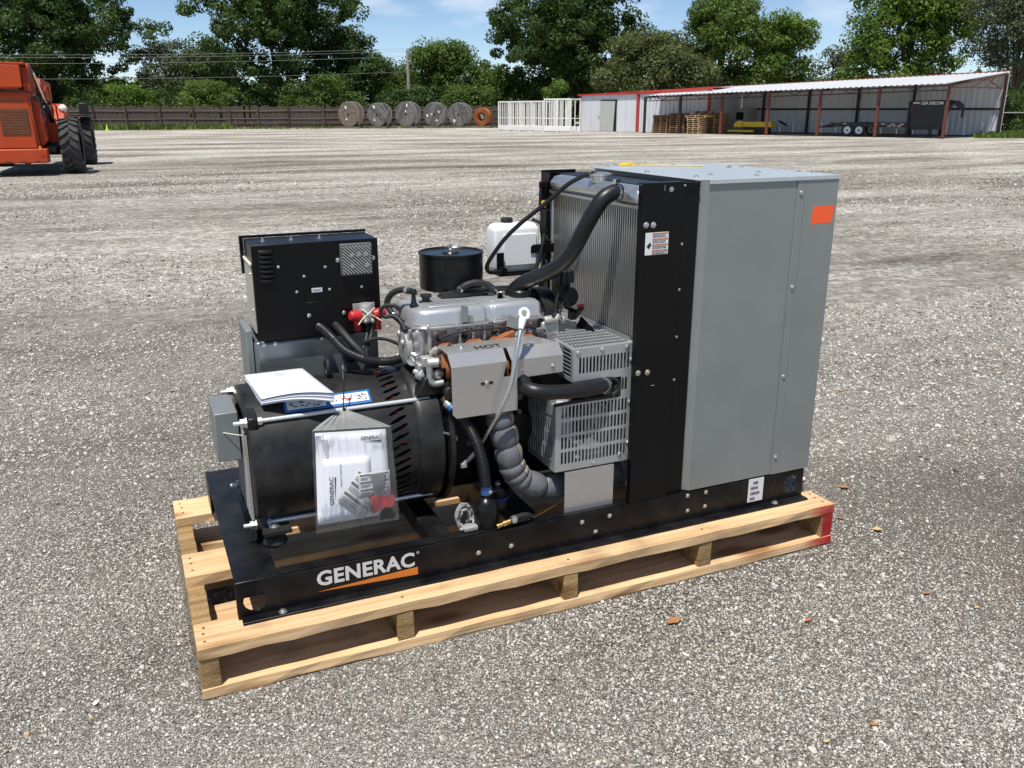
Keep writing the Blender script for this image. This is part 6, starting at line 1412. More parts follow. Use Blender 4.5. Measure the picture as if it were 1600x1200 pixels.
def leaves_mesh(centers, radii, per, size, seed, squash=0.75, up=0.45):
    """many small leaf faces round clump centres; faces turned outward and up from each clump"""
    rng = np.random.default_rng(seed); nC = len(centers)
    idx = np.repeat(np.arange(nC), per); N = len(idx)
    d = rng.normal(size=(N, 3)); d /= np.linalg.norm(d, axis=1, keepdims=True)
    rr = radii[idx] * (0.45 + 0.62 * rng.random(N) ** 0.6)
    pos = centers[idx] + d * rr[:, None] * np.array([1, 1, squash])
    nrm = d * 0.8 + rng.normal(size=(N, 3)) * 0.55 + np.array([0, 0, up]); nrm /= np.linalg.norm(nrm, axis=1, keepdims=True)
    a = np.cross(nrm, rng.normal(size=(N, 3))); a /= np.linalg.norm(a, axis=1, keepdims=True); b = np.cross(nrm, a)
    s = size * (0.6 + 0.8 * rng.random(N)); L = (a * s[:, None]) * 0.5; Wd = (b * s[:, None]) * 0.30
    dr = nrm * (s * 0.10)[:, None]
    V = np.stack([pos - L, pos - Wd + dr, pos + L, pos + Wd + dr], 1).reshape(-1, 3)
    return V, N
def quads_object(name, V, N, m, parent=None):
    me = bpy.data.meshes.new(name)
    me.vertices.add(N * 4); me.vertices.foreach_set('co', V.astype(np.float32).ravel())
    me.loops.add(N * 4); me.loops.foreach_set('vertex_index', np.arange(N * 4, dtype=np.int32))
    me.polygons.add(N); me.polygons.foreach_set('loop_start', np.arange(0, N * 4, 4, dtype=np.int32)); me.polygons.foreach_set('loop_total', np.full(N, 4, dtype=np.int32))
    me.materials.append(MATS[m]); me.update(calc_edges=True); me.validate()
    o = bpy.data.objects.new(name, me); COL.objects.link(o); o.parent = parent
    return o
def tree(name, label, r, d, height, hw, base, m, seed, clumps=150, per=70, leaf=0.34, top_pow=1.0, lean=0.0, group='trees behind the yard', cl=0.9, cat='tree', trunk=0.26, depth=0.8):
    hw *= 1.10; clumps = int(clumps * 1.25)
    rng = np.random.default_rng(seed); root = empty(name, W(r, d), YAW); tag(root, label, cat, group)
    H = height - base
    # uneven crown envelope: several lobes
    nl = 7 + int(hw); lobes = []
    for k in range(nl):
        t = rng.random() ** 0.8; w = math.sin(math.pi * (0.18 + 0.74 * t)) ** 0.8
        a = rng.random() * 6.283
        lobes.append((hw * 0.62 * w * math.cos(a) + lean * t, hw * 0.62 * depth * w * math.sin(a), base + H * (0.12 + 0.80 * t), hw * (0.36 + 0.22 * rng.random()) * (0.75 + 0.35 * w)))
    lobes.append((lean, 0, height - hw * 0.42, hw * 0.45)); lobes.append((0, 0, base + H * 0.45, hw * 0.55))
    C = []; Rr = []
    for k in range(clumps):
        lx, ly, lz, lr = lobes[rng.integers(len(lobes))]
        v = rng.normal(size=3); v /= np.linalg.norm(v); q = lr * (0.55 + 0.5 * rng.random())
        p = np.array([lx, ly, lz]) + v * q * np.array([1, 1, 0.8])
        p[2] = min(max(p[2], base * 0.55 + 0.3), height - 0.25); C.append(p); Rr.append(cl * (0.55 + 0.75 * rng.random()))
    V, N = leaves_mesh(np.array(C), np.array(Rr), int(per * 1.85), leaf * 0.69, seed + 1)
    quads_object('crown', V, N, m, root)
    b = MB(); tt = trunk * (0.6 + height / 18)
    b.tube([(0, 0, -0.1), (0.05 * hw, 0, base * 0.6), (lean * 0.3, 0.03 * hw, base + H * 0.35), (lean * 0.7, 0, base + H * 0.75)], lambda t: tt * (1 - 0.85 * t), 9, 4)
    for k in range(7):
        L_ = lobes[k % len(lobes)]; z0 = base * 0.6 + H * 0.05 * k
        b.tube([(lean * 0.15, 0, z0), (L_[0] * 0.45, L_[1] * 0.45, (z0 + L_[2]) / 2 + 0.2), (L_[0] * 0.95, L_[1] * 0.95, L_[2] + L_[3] * 0.3)], lambda t: tt * 0.45 * (1 - 0.88 * t) + 0.01, 6, 4)
    b.build('trunk', 'bark', root)
    return root
P_ = 'trees behind the yard'
tree('broadleaf_tree', 'huge dark broadleaf tree behind the orange machine at far left', -41.5, 83, 14.2, 7.6, 1.2, 'leaf_dark', 1, 330, 95, 0.40, group=P_)
tree('broadleaf_tree', 'dark broadleaf tree cut off by the left picture edge', -51, 86, 10.2, 6.0, 1.0, 'leaf_dark', 41, 170, 80, 0.40, group=P_)
tree('grey_green_tree', 'thin grey green tree between the two big dark trees on the left', -31.8, 88, 8.3, 3.6, 0.8, 'leaf_grey', 2, 130, 75, 0.32, group=P_)
tree('broadleaf_tree', 'widest dark tree left of the telephone pole', -21.5, 84, 14.2, 8.2, 0.9, 'leaf_dark', 3, 340, 95, 0.40, lean=-0.6, group=P_)
tree('broadleaf_tree', 'lower green right shoulder tree of the wide dark tree', -15.0, 86, 8.2, 3.2, 0.8, 'leaf_dark', 4, 120, 80, 0.36, group=P_)
tree('scrub_tree', 'low light green tree just left of the telephone pole', -12.4, 93, 5.6, 3.2, 0.3, 'leaf_green', 5, 110, 75, 0.34, group=P_)
tree('scrub_tree', 'round bright green tree right behind the telephone pole', -6.4, 87, 7.6, 3.5, 0.4, 'leaf_green', 6, 150, 80, 0.34, group=P_)
tree('scrub_tree', 'green tree filling the gap above the rusty wire coil', -2.3, 89, 6.0, 2.4, 0.3, 'leaf_green', 7, 100, 75, 0.34, group=P_)
tree('broadleaf_tree', 'tallest dark tree behind the white racks', 5.3, 85, 14.0, 6.9, 1.4, 'leaf_dark', 8, 320, 95, 0.40, group=P_)
tree('olive_tree', 'dull olive tree above the red trimmed building', 10.8, 77, 7.4, 3.6, 0.6, 'leaf_olive', 9, 150, 80, 0.32, group=P_)
tree('broadleaf_tree', 'mid green tree above the left half of the open shed', 18.0, 80, 10.6, 4.4, 0.6, 'leaf_green', 10, 200, 85, 0.34, group=P_)
tree('broadleaf_tree', 'sunlit green tree above the middle of the open shed', 23.4, 79, 9.4, 3.4, 0.6, 'leaf_bright', 11, 150, 85, 0.32, group=P_)
tree('scrub_tree', 'small loose tree in the sky gap above the shed', 28.6, 82, 6.8, 2.1, 0.4, 'leaf_grey', 12, 60, 60, 0.30, group=P_)
tree('broadleaf_tree', 'bright green tree rising behind the trailer end of the shed', 31.0, 72, 11.6, 4.6, 0.6, 'leaf_bright', 13, 230, 90, 0.34, group=P_)
tree('willow_tree', 'grey olive tree leaning over the right end of the shed', 34.6, 63, 10.2, 4.2, 0.3, 'leaf_grey', 14, 220, 90, 0.26, group=P_)
tree('willow_tree', 'shaded grey olive tree cut off by the right picture edge', 38.5, 60, 9.2, 4.2, 0.2, 'leaf_olive', 44, 170, 80, 0.28, group=P_)
tree('broadleaf_tree', 'olive tree low behind the roof of the shed', 14.2, 74, 6.0, 2.6, 0.3, 'leaf_olive', 45, 100, 75, 0.30, group=P_)
S_ = 'bushes standing behind the board fence'
tree('bush', 'yellow green bush rising over the fence beside the orange machine', -31.9, 76, 3.4, 2.0, 0.3, 'leaf_bright', 15, 60, 70, 0.24, group=S_, cat='bush', cl=0.6, trunk=0.1)
tree('bush', 'olive yellow bush rising over the middle of the fence', -25.2, 76, 3.6, 2.6, 0.3, 'leaf_weed', 16, 80, 70, 0.24, group=S_, cat='bush', cl=0.6, trunk=0.1)
tree('bush', 'broad green bush over the fence left of the cable reels', -16.0, 79, 4.2, 3.2, 0.3, 'leaf_green', 17, 100, 70, 0.26, group=S_, cat='bush', cl=0.7, trunk=0.1)
tree('bush', 'dark bush behind the middle cable reels', -8.6, 81, 3.2, 3.0, 0.3, 'leaf_dark', 18, 80, 60, 0.28, group=S_, cat='bush', cl=0.7, trunk=0.1)
tree('bush', 'lit green bush behind the right cable reels', -3.6, 81, 3.4, 2.4, 0.3, 'leaf_green', 19, 80, 60, 0.28, group=S_, cat='bush', cl=0.7, trunk=0.1)
tree('bush', 'small yellow green sapling standing behind the white racks', 3.7, 72, 3.7, 1.0, 0.5, 'leaf_bright', 20, 30, 70, 0.20, group=S_, cat='bush', cl=0.45, trunk=0.08)
tree('bush', 'low dark scrub right of the open shed end', 31.5, 56, 2.3, 2.4, 0.1, 'leaf_dark', 21, 70, 60, 0.24, group=S_, cat='bush', cl=0.6, trunk=0.1)
# the unbroken wood far behind the single trees
rng = np.random.default_rng(77); C = []; Rr = []
for k in range(2600):
    an = R_(rng.uniform(-105, 85)); q_ = 112 + rng.uniform(0, 12); r = q_ * math.sin(an); d = q_ * math.cos(an); hmax = 4.6 if abs(an) < 0.75 else 7.0 + 1.6 * math.sin(r * 0.21) + 1.2 * math.sin(r * 0.57 + 1)
    p = W(r, d, rng.uniform(0.3, max(1.5, hmax))); C.append([p.x, p.y, p.z]); Rr.append(rng.uniform(1.0, 1.9))
V, N = leaves_mesh(np.array(C), np.array(Rr), 70, 0.66, 78)
o = quads_object('far_wood', V, N, 'leaf_dark'); tag(o, 'far off belt of woodland seen as one dark green mass', 'woodland', kind='stuff')
C = []; Rr = []; rng = np.random.default_rng(79)
for k in range(380):
    t = rng.random(); r = -62 + 68 * t; d = 64 + 20 * t + rng.uniform(3.5, 7.5); p = W(r, d, rng.uniform(0.4, 2.6 + 0.8 * math.sin(r * 0.35) + 0.5 * math.sin(r * 0.9 + 2))); C.append([p.x, p.y, p.z]); Rr.append(rng.uniform(0.5, 1.0))
V, N = leaves_mesh(np.array(C), np.array(Rr), 75, 0.27, 80)
o = quads_object('undergrowth', V, N, 'leaf_dark'); tag(o, 'tangled green undergrowth close behind the board fence', 'undergrowth', kind='stuff')
# weeds along the fence foot, and grass at the right
def blades(name, label, spots, seed, m='leaf_weed', h=(0.2, 0.7)):
    rng = np.random.default_rng(seed); V = []
    for (r0, d0, r1, d1, n, hm) in spots:
        for k in range(n):
            t = rng.random(); p = W(r0 + (r1 - r0) * t + rng.normal() * 0.15, d0 + (d1 - d0) * t + rng.normal() * 0.30)
            hh = hm * rng.uniform(0.35, 1.0); w = rng.uniform(0.03, 0.075); a = rng.random() * 6.283; dx, dy = math.cos(a) * w, math.sin(a) * w; lx, ly = rng.normal(size=2) * hh * 0.35
            V += [[p.x - dx, p.y - dy, 0], [p.x + dx, p.y + dy, 0], [p.x + dx * 0.5 + lx, p.y + dy * 0.5 + ly, hh], [p.x - dx * 0.6 + lx * 0.6, p.y - dy * 0.6 + ly * 0.6, hh * 0.8]]
    o = quads_object(name, np.array(V), len(V) // 4, m); tag(o, label, 'weeds', kind='stuff')
blades('weeds', 'green weeds growing along the foot of the board fence', [(-60, 61, -33, 67.6, 900, 0.5), (-33, 67.6, -22, 71.2, 650, 0.55), (-22, 71.2, -12, 74, 300, 0.25), (-12, 73, -1, 76, 250, 0.22)], 5)
blades('grass_strip', 'bright grass strip right of the open shed', [(24.6, 47.5, 40, 47.0, 2200, 0.30), (25.4, 49.0, 40, 48.5, 2200, 0.35), (26, 50.5, 40, 50.5, 1800, 0.4)], 6)

# ================================================================== board fence
FA, FB_ = W(-60, 60.4), W(3.5, 80.6)
fdir = (FB_ - FA); FLEN = fdir.length
fen = empty('board_fence', FA, math.atan2(fdir.y, fdir.x)); tag(fen, 'weathered dark brown board fence running behind the whole yard', 'fence')
rnd = random.Random(21); x = 0.0; b = MB(); segs = []
while x < FLEN:
    w = rnd.uniform(0.12, 0.17); h = 1.72 + rnd.uniform(-0.10, 0.10)
    if rnd.random() > 0.012: b.box(x, x + w - 0.012, 0.0 + rnd.uniform(-0.012, 0.012), 0.022 + rnd.uniform(0, 0.01), 0.04, h)
    x += w
pk = b.build('pickets', 'fence_wood', fen, smooth=False); pk['kind'] = 'stuff'
n = int(FLEN / 2.45)
for k in range(n + 1):
    b = MB(); h = 1.74 + rnd.uniform(-0.06, 0.12); b.box(-0.055, 0.055, -0.15, -0.045, -0.05, h); o = b.build('post', 'fence_wood' if k % 3 else 'dark_oxide', fen, smooth=False); o.location = (k * 2.45 + rnd.uniform(-0.2, 0.2), 0, 0)
    if k < n:
        for z, m_, t in ((1.40, 'fence_grey', 0.055), (0.78, 'fence_grey', 0.045), (0.38, 'fence_wood', 0.05)):
            b = MB(); b.beam((0.03, -0.03, z + rnd.uniform(-0.03, 0.03)), (2.42, -0.03, z + rnd.uniform(-0.03, 0.03)), 0.04, t * 2 if z > 1 else t * 1.6); o = b.build('rail', m_, fen, smooth=False); o.location = (k * 2.45, 0, 0)
# pipe rail along the fence
pr = empty('pipe_rail', W(-33, 67.2), math.atan2((W(-12, 74) - W(-33, 67.2)).y, (W(-12, 74) - W(-33, 67.2)).x)); tag(pr, 'thin pale pipe rail standing in front of the board fence', 'rail')
ln = (W(-12, 74) - W(-33, 67.2)).length
for z in (0.80, 0.55):
    b = MB(); b.cyl((0, 0, z), (ln, 0, z), 0.012 if z > 0.6 else 0.008, n=8); b.build('pipe', 'fence_grey', pr)
for k in range(int(ln / 3) + 1):
    b = MB(); b.cyl((k * 3.0, 0, 0), (k * 3.0, 0, 0.82), 0.022, n=8); b.build('stanchion', 'fence_grey', pr)
# ------------------------------------------------------------------ pole and wires
pl = empty('utility_pole', W(-8.95, 79.5)); tag(pl, 'weathered wooden utility pole rising behind the cable reels', 'utility pole')
MB().tube([(0, 0, 0), (0.02, 0, 3.2), (0.0, 0, 6.3)], lambda t: 0.155 - 0.045 * t, 12, 3).build('shaft', 'pole_wood', pl)
MB().box(-0.05, 0.28, -0.13, -0.10, 5.35, 5.5).cyl((0.25, -0.11, 5.4), (0.25, -0.11, 5.75), 0.05, n=8).build('bracket', 'cable_grey', pl)
MB().lathe([(0.05, 6.3), (0.06, 6.4), (0.02, 6.5)], (0, 0, 0), n=10).build('insulator', 'cable_grey', pl)
for k, (zl, zr, lab) in enumerate(((5.75, 6.42, 'highest of the four wires strung across the left trees'), (5.55, 6.22, 'second highest wire strung across the left trees'), (5.10, 5.80, 'third wire down strung across the left trees'), (4.05, 4.55, 'lowest of the four wires strung across the left trees'))):
    A_, Z_ = W(-62, 66, zl), W(-8.95, 79.4, zr); b = MB()
    b.tube([A_.lerp(Z_, t) - Vector((0, 0, 0.5 * 4 * t * (1 - t))) for t in (0, 0.2, 0.4, 0.6, 0.8, 1)], 0.010, 5, 5); o = b.build('overhead_wire', 'wire_grey', None); tag(o, lab, 'wire', 'overhead wires at the left')
b = MB(); co = empty('marker_cone', W(-30.2, 67.5)); tag(co, 'tiny lime marker flag in the weeds at the fence foot', 'marker')
MB().lathe([(0.16, 0.0), (0.15, 0.04), (0.09, 0.05), (0.03, 0.42), (0.02, 0.43)], (0, 0, 0), n=14).build('cone_body', 'cone_lime', co)

# ================================================================== cable reels on skids
def reel(r, d, rad, wide, m, label, rot, tags, seed, drum=0.42):
    rot += 0.07 * math.sin(seed * 5.1); rad *= 1 + 0.035 * math.sin(seed * 2.3)
    root = empty('cable_reel', W(r, d), YAW + rot); tag(root, label, 'cable reel', 'wooden cable reels by the fence')
    rnd = random.Random(seed); z0 = rad + 0.16
    for y in (-wide / 2, wide / 2):
        # flange made of planks clipped to a circle
        fl = empty('flange', (0, y, z0)); fl.parent = root
        nP = 9; pw = 2 * rad / nP; ang = rnd.uniform(-0.9, 0.9)
        for k in range(nP):
            u0, u1 = -rad + pw * k + 0.006, -rad + pw * (k + 1) - 0.006; top, bot = [], []
            for i in range(7):
                u = u0 + (u1 - u0) * i / 6; hh = math.sqrt(max(0, rad * rad - u * u)); top.append((u, hh)); bot.append((u, -hh))
            poly = top + bot[::-1]; c, s = math.cos(ang), math.sin(ang)
            poly = [(p[0] * c - p[1] * s, p[0] * s + p[1] * c) for p in poly][::-1]
            b = MB(); t = 0.055 + rnd.uniform(-0.006, 0.006); b.prism(poly, (0, -t / 2, 0), UX, UZ, (0, t, 0)); b.build('plank', m if m != 'reel_grey' or rnd.random() < 0.6 else 'reel_pale', fl, smooth=False)
        b = MB(); b.tube([((rad + 0.006) * math.cos(a), 0, (rad + 0.006) * math.sin(a)) for a in [2 * math.pi * q / 36 for q in range(37)]], 0.018, 6, 1); b.build('rim_band', 'cable_grey', fl)
        if y < 0:
            b = MB(); b.lathe([(0.075, 0), (0.075, 0.03), (0.05, 0.03)], (0, -0.03, 0), F, n=14); b.build('arbor_hole', 'dark_core', fl)
            for k in range(6):
                a = k * 1.047 + 0.3; b = MB(); b.lathe([(0.022, 0), (0.022, 0.02)], (rad * 0.45 * math.cos(a), -0.03, rad * 0.45 * math.sin(a)), F, n=8); b.build('tie_bolt', 'dark_core', fl)
            for q, (tx, tz, w, h, a) in enumerate(tags):
                b = MB(); c, s = math.cos(a), math.sin(a); b.prism([(tx + (px * c - pz * s), tz + (px * s + pz * c)) for px, pz in ((-w, -h), (w, -h), (w, h), (-w, h))], (0, -0.037, 0), UX, UZ, (0, -0.006, 0)); b.build('paper_tag', 'print_white', fl, smooth=False)
    MB().cyl((0, -wide / 2, z0), (0, wide / 2, z0), rad * drum, n=24).build('drum', m, root)
    b = MB()
    for y in (-wide / 2 - 0.15, wide / 2 + 0.1): b.box(-rad * 1.1, rad * 1.1, y, y + 0.1, 0.0, 0.16)
    for q in (-0.8, -0.3, 0.3, 0.8): b.box(rad * q - 0.05, rad * q + 0.05, -wide / 2 - 0.04, wide / 2 + 0.09, 0.02, 0.14)
    b.build('skid', 'fence_grey', root, smooth=False)
    return root
RO = -0.34
reel(-12.95, 73.3, 0.93, 0.75, 'reel_brown', 'brown faded cable reel, leftmost of the row by the fence', RO, [(-0.22, 0.52, 0.06, 0.12, 0.5), (-0.2, -0.38, 0.05, 0.09, 0.6)], 1)
reel(-10.75, 74.0, 0.93, 0.85, 'reel_grey', 'grey cable reel with diagonal planks, second from the left', RO, [(-0.24, 0.60, 0.07, 0.13, 0.5), (-0.22, -0.40, 0.05, 0.10, 0.5)], 2)
reel(-8.50, 74.6, 0.93, 0.85, 'reel_grey', 'grey cable reel in front of the utility pole', RO, [(0.12, 0.68, 0.06, 0.13, 0.0), (0.0, 0.22, 0.04, 0.10, 0.4)], 3)
reel(-6.30, 75.3, 0.92, 0.70, 'reel_grey', 'grey cable reel with several white tags, fourth from the left', RO, [(-0.60, -0.10, 0.08, 0.10, 0.4), (-0.2, 0.0, 0.04, 0.08, 0.4), (0.42, 0.18, 0.05, 0.08, 0.2), (0.22, -0.48, 0.08, 0.06, 0.3)], 4)
reel(-4.28, 75.8, 0.94, 0.80, 'reel_grey', 'grey cable reel next to the rusty wire coil', RO, [(-0.38, -0.50, 0.08, 0.12, 0.4)], 5)
root = empty('wire_coil', W(-2.40, 75.4), YAW + RO); tag(root, 'rusty orange coil of wire rope standing beside the cable reels', 'wire coil')
b = MB(); vs = []
b.lathe([(0.36, -0.32), (0.70, -0.34), (0.72, -0.30), (0.70, 0.0), (0.72, 0.30), (0.70, 0.34), (0.36, 0.32), (0.36, -0.32)], (0, 0, 0.88), (0, 1, 0), n=40, caps=False); b.build('coil_body', 'rusty_steel', root)
b = MB()
for k in range(44):
    a = 2 * math.pi * k / 44; b.beam((0.37 * math.cos(a), -0.355, 0.88 + 0.37 * math.sin(a)), (0.70 * math.cos(a), -0.36, 0.88 + 0.70 * math.sin(a)), 0.03, 0.02, (0, 1, 0))
b.build('wrap_turns', 'rusty_steel', root, smooth=False)
MB().beam((-0.02, -0.30, 1.06), (0.16, -0.30, 0.72), 0.10, 0.10).build('binding', 'cable_grey', root)
MB().box(-0.8, 0.8, -0.45, 0.45, 0.0, 0.14).build('skid', 'fence_grey', root, bevel=0.02)

# ================================================================== white racks
def rack(r0, d0, r1, d1, z, bays, label, seed):
    A_, Z_ = W(r0, d0), W(r1, d1); v = Z_ - A_; L_ = v.length
    root = empty('steel_rack', A_, math.atan2(v.y, v.x)); tag(root, label, 'rack', 'white steel racks beside the metal building'); dp = 1.1
    for y in (0.0, dp): 
        MB().box(0, L_, y - 0.06, y + 0.06, 0.06, 0.36).build('base_beam', 'white_paint', root, bevel=0.01)
        MB().box(0, L_, y - 0.04, y + 0.04, z - 0.09, z).build('top_rail', 'white_paint', root, bevel=0.01)
        MB().box(0.05, L_ - 0.05, y - 0.012, y + 0.012, 0.86, 0.90).build('mid_rail', 'white_paint', root)
    for k in range(bays + 1):
        x = L_ * k / bays
        for y in (0.0, dp): MB().box(max(0, x - 0.06), min(L_, x + 0.06), y - 0.055, y + 0.055, 0.36, z - 0.09).build('corner_post', 'white_paint', root, bevel=0.008)
        MB().box(max(0, x - 0.05), min(L_, x + 0.05), 0.06, dp - 0.06, z - 0.085, z - 0.01).build('cross_bar', 'white_paint', root)
        MB().box(max(0, x - 0.08), min(L_, x + 0.08), -0.05, dp + 0.05, 0.0, 0.058).build('foot', 'white_paint', root)
    for k in range(bays):
        for q in range(1, 5):
            x = L_ * (k + q / 5) / bays
            for y in ((0.0, dp) if q % 2 else (0.0,)): MB().box(x - 0.028, x + 0.028, y - 0.02, y + 0.02, 0.36, z - 0.09).build('bar', 'white_paint', root)
rack(-0.95, 66.2, 2.15, 62.0, 2.02, 4, 'longer and lower white steel rack next to the rusty wire coil', 1)
rack(2.20, 61.7, 3.95, 60.3, 2.15, 2, 'shorter and taller white steel rack touching the metal building', 2)

# ================================================================== open shed, metal building and what stands in them
SH0 = W(22.08, 46.2); SRZ = YAW - 0.7330
def ribbed(x0, x1, zb0, zb1, zt0, zt1, pitch, dep, name, m, parent, axis='x', y=0.0, th=0.004, flat=0.45):
    """vertical ribbed sheet from x0 to x1 (or along a line), rib depth dep towards the viewer"""
    b = MB(); xs = []
    n = max(1, int(round((x1 - x0) / pitch)))
    for k in range(n):
        a = x0 + (x1 - x0) * k / n; w = (x1 - x0) / n
        xs += [(a, 0), (a + w * flat, 0), (a + w * (flat + 0.10), -dep), (a + w * 0.90, -dep)]
    xs.append((x1, 0)); vs = []
    for x, q in xs:
        t = (x - x0) / (x1 - x0); vs += [(x, y + q, zb0 + (zb1 - zb0) * t), (x, y + q, zt0 + (zt1 - zt0) * t)]
    b.add(vs, [(2 * k, 2 * k + 2, 2 * k + 3, 2 * k + 1) for k in range(len(xs) - 1)])
    return b.build(name, m, parent, smooth=False, solid=th)
shed = empty('open_shed', SH0, SRZ); tag(shed, 'long open fronted metal shed with white roof and rusty red posts', 'shed')
zf = lambda x: 2.69 + 0.0225 * x
zbk = lambda x: 3.30 + 0.030 * x
DP = 5.47
xs = [1.29 - 0.915 * k for k in range(0, 18)]
for a, c in zip(xs[1:], xs):
    for lo, hi in ((0.06, 1.42), (1.50, None)):
        ribbed(a + 0.006, c - 0.006, lo, lo, (hi or zbk(a) - 0.05), (hi or zbk(c) - 0.05), 0.305, 0.025, 'wall_sheet', 'siding', shed, y=DP)
# open right end: a bare frame, skewed to the yard edge
ew = empty('end_frame', (0.05, 0.10, 0)); ew.parent = shed; ew.rotation_euler = (0, 0, math.atan2(5.3, 1.2)); EL = 5.42
b = MB(); b.beam((0, -0.06, 2.52), (EL, -0.06, 2.52), 0.05, 0.06); b.beam((0, -0.06, 2.62), (EL, -0.06, 3.24), 0.05, 0.07)
for q0, q1 in ((0.35, 0.6), (0.6, 0.75), (0.85, 0.6)): b.beam((EL * q0, -0.06, 2.55), (EL * q1, -0.06, 2.60 + 0.62 * q1), 0.04, 0.04)
b.build('end_truss', 'red_oxide', ew)
MB().box(EL - 0.02, EL + 0.08, -0.08, 0.06, 0.0, 3.34).build('white_corner_trim', 'roof_white', ew)
MB().box(EL - 0.30, EL - 0.16, -0.16, -0.04, 0.0, 3.2).build('back_post', 'dark_oxide', ew)
# roof sheets
xr = [1.30 - 0.915 * k for k in range(0, 22)]
for k, (a, c) in enumerate(zip(xr[1:], xr)):
    b = MB(); pts = []; n = 3; w = (c - a) / n
    for q in range(n):
        x0 = a + w * q; pts += [(x0, 0), (x0 + w * 0.5, 0), (x0 + w * 0.62, 0.035), (x0 + w * 0.88, 0.035)]
    pts.append((c, 0)); vs = []
    for x, h in pts:
        sk = 0.235 * 0  # sheets run straight back
        xf = x - 1.2 * max(0, min(1, 1 - (1.30 - x) / 1.3)) if k < 2 else x
        vs += [(min(x, xf), -0.42, zf(x) - 0.02 + h), (x, DP + 0.15, zbk(x) + 0.02 + h)]
    b.add(vs, [(2 * i, 2 * i + 2, 2 * i + 3, 2 * i + 1) for i in range(len(pts) - 1)]); b.build('roof_sheet', 'roof_white', shed, smooth=False, solid=0.004)
b = MB(); b.beam((-18.4, DP + 0.16, zbk(-18.4) + 0.05), (1.3, DP + 0.16, zbk(1.3) + 0.05), 0.08, 0.10); b.build('ridge_cap', 'red_oxide', shed)
tposts = [0.0, 3.45, 6.65, 9.72, 12.72, 15.6, 18.2]
for k, t in enumerate(tposts):
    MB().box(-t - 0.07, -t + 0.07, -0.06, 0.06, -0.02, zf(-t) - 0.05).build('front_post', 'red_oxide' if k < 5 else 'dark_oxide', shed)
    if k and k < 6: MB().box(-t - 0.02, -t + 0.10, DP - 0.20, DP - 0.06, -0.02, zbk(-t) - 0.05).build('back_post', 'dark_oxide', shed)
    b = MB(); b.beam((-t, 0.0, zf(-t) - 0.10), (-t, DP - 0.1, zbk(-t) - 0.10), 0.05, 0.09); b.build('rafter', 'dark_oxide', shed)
    if k:
        p = tposts[k - 1]; b = MB(); m0, m1 = -t + 0.08, -p - 0.08; ze = lambda x: zf(x) - 0.10
        b.beam((m0, 0, ze(m0) - 0.22), (m1, 0, ze(m1) - 0.22), 0.05, 0.05); b.beam((m0, 0, ze(m0)), (m1, 0, ze(m1)), 0.05, 0.06)
        c0 = (m0 + m1) / 2
        for s in (-1, 1): b.beam((c0, 0, ze(c0) - 0.20), (c0 + s * 0.42, 0, ze(c0)), 0.035, 0.035)
        for s in (-1, 1): b.beam((c0 + s * 1.0, 0, ze(c0) - 0.20), (c0 + s * 1.0, 0, ze(c0)), 0.03, 0.03)
        b.build('eave_truss', 'dark_oxide', shed)
for a, c in ((-14.2, 1.2),):
    MB().box(a, c, DP - 0.12, DP - 0.05, 1.40, 1.51).build('girt', 'dark_oxide', shed); MB().box(a, c, DP - 0.12, DP - 0.03, -0.01, 0.06).build('sill', 'dark_oxide', shed)
b = MB(); b.prism([(0, 0), (0.35, -0.22), (0.55, -0.30), (0.95, -0.42), (0.6, -0.20), (0.30, -0.05)], (-11.75, DP - 0.04, 0.80), UX, UZ, (0, 0.004, 0)); b.build('torn_patch', 'dark_core', shed)

bld = empty('metal_building', SH0, SRZ); tag(bld, 'grey ribbed metal building with red trim left of the open shed', 'building')
BY = 1.45; zt_ = lambda x: 2.66 + 0.0125 * (x + 24.5) * 1.0 - 0.30 + 0.05 * max(0, x + 19.6) * 0.6
def bx(x): return zt_(x)
x = -24.5
while x < -19.75:
    c = min(x + 0.95, -19.7); ribbed(x + 0.005, c - 0.005, 0.02, 0.02, bx(x), bx(c), 0.19, 0.018, 'wall_sheet', 'siding', bld, y=BY, flat=0.55); x = c
while x < -14.4:
    c = min(x + 0.92, -14.35); ribbed(x + 0.005, c - 0.005, 0.02, 0.02, bx(x), bx(c), 0.305, 0.045, 'wall_sheet', 'siding', bld, y=BY); x = c
for x, w in ((-24.52, 0.10), (-19.7, 0.20), (-14.4, 0.18)): MB().box(x - w / 2, x + w / 2, BY - 0.09, BY + 0.03, 0, bx(x)).build('corner_trim', 'red_trim', bld)
b = MB(); b.beam((-24.7, BY - 0.06, bx(-24.7) + 0.05), (-19.6, BY - 0.06, bx(-19.6) + 0.05), 0.16, 0.10); b.beam((-19.6, BY - 0.06, bx(-19.6) + 0.06), (-14.2, BY - 0.06, bx(-14.2) + 0.06), 0.16, 0.17); b.build('eave_trim', 'red_trim', bld)
b = MB(); b.add([(-24.6, BY, bx(-24.6) + 0.06), (-14.3, BY, bx(-14.3) + 0.10), (-14.3, BY + 4.5, bx(-14.3) + 0.15), (-24.6, BY + 4.5, bx(-24.6) + 0.15)], [(0, 1, 2, 3)]); b.build('roof', 'red_trim', bld, solid=0.05)
b = MB(); b.box(-14.38, -14.34, BY, BY + 4.5, 0, bx(-14.4)); b.box(-24.5, -24.46, BY + 0.03, BY + 4.5, 0, bx(-24.4)); b.box(-24.45, -14.4, BY + 4.46, BY + 4.5, 0, bx(-20)); b.build('far_walls', 'siding', bld, smooth=False)
b = MB(); b.prism([(-22.75, 0.02), (-21.62, 0.02), (-21.50, 1.98), (-22.70, 2.0)], (0, BY - 0.13, 0), UX, UZ, (0, 0.03, 0)); dr = b.build('leaning_door_sheet', 'siding_door', bld)
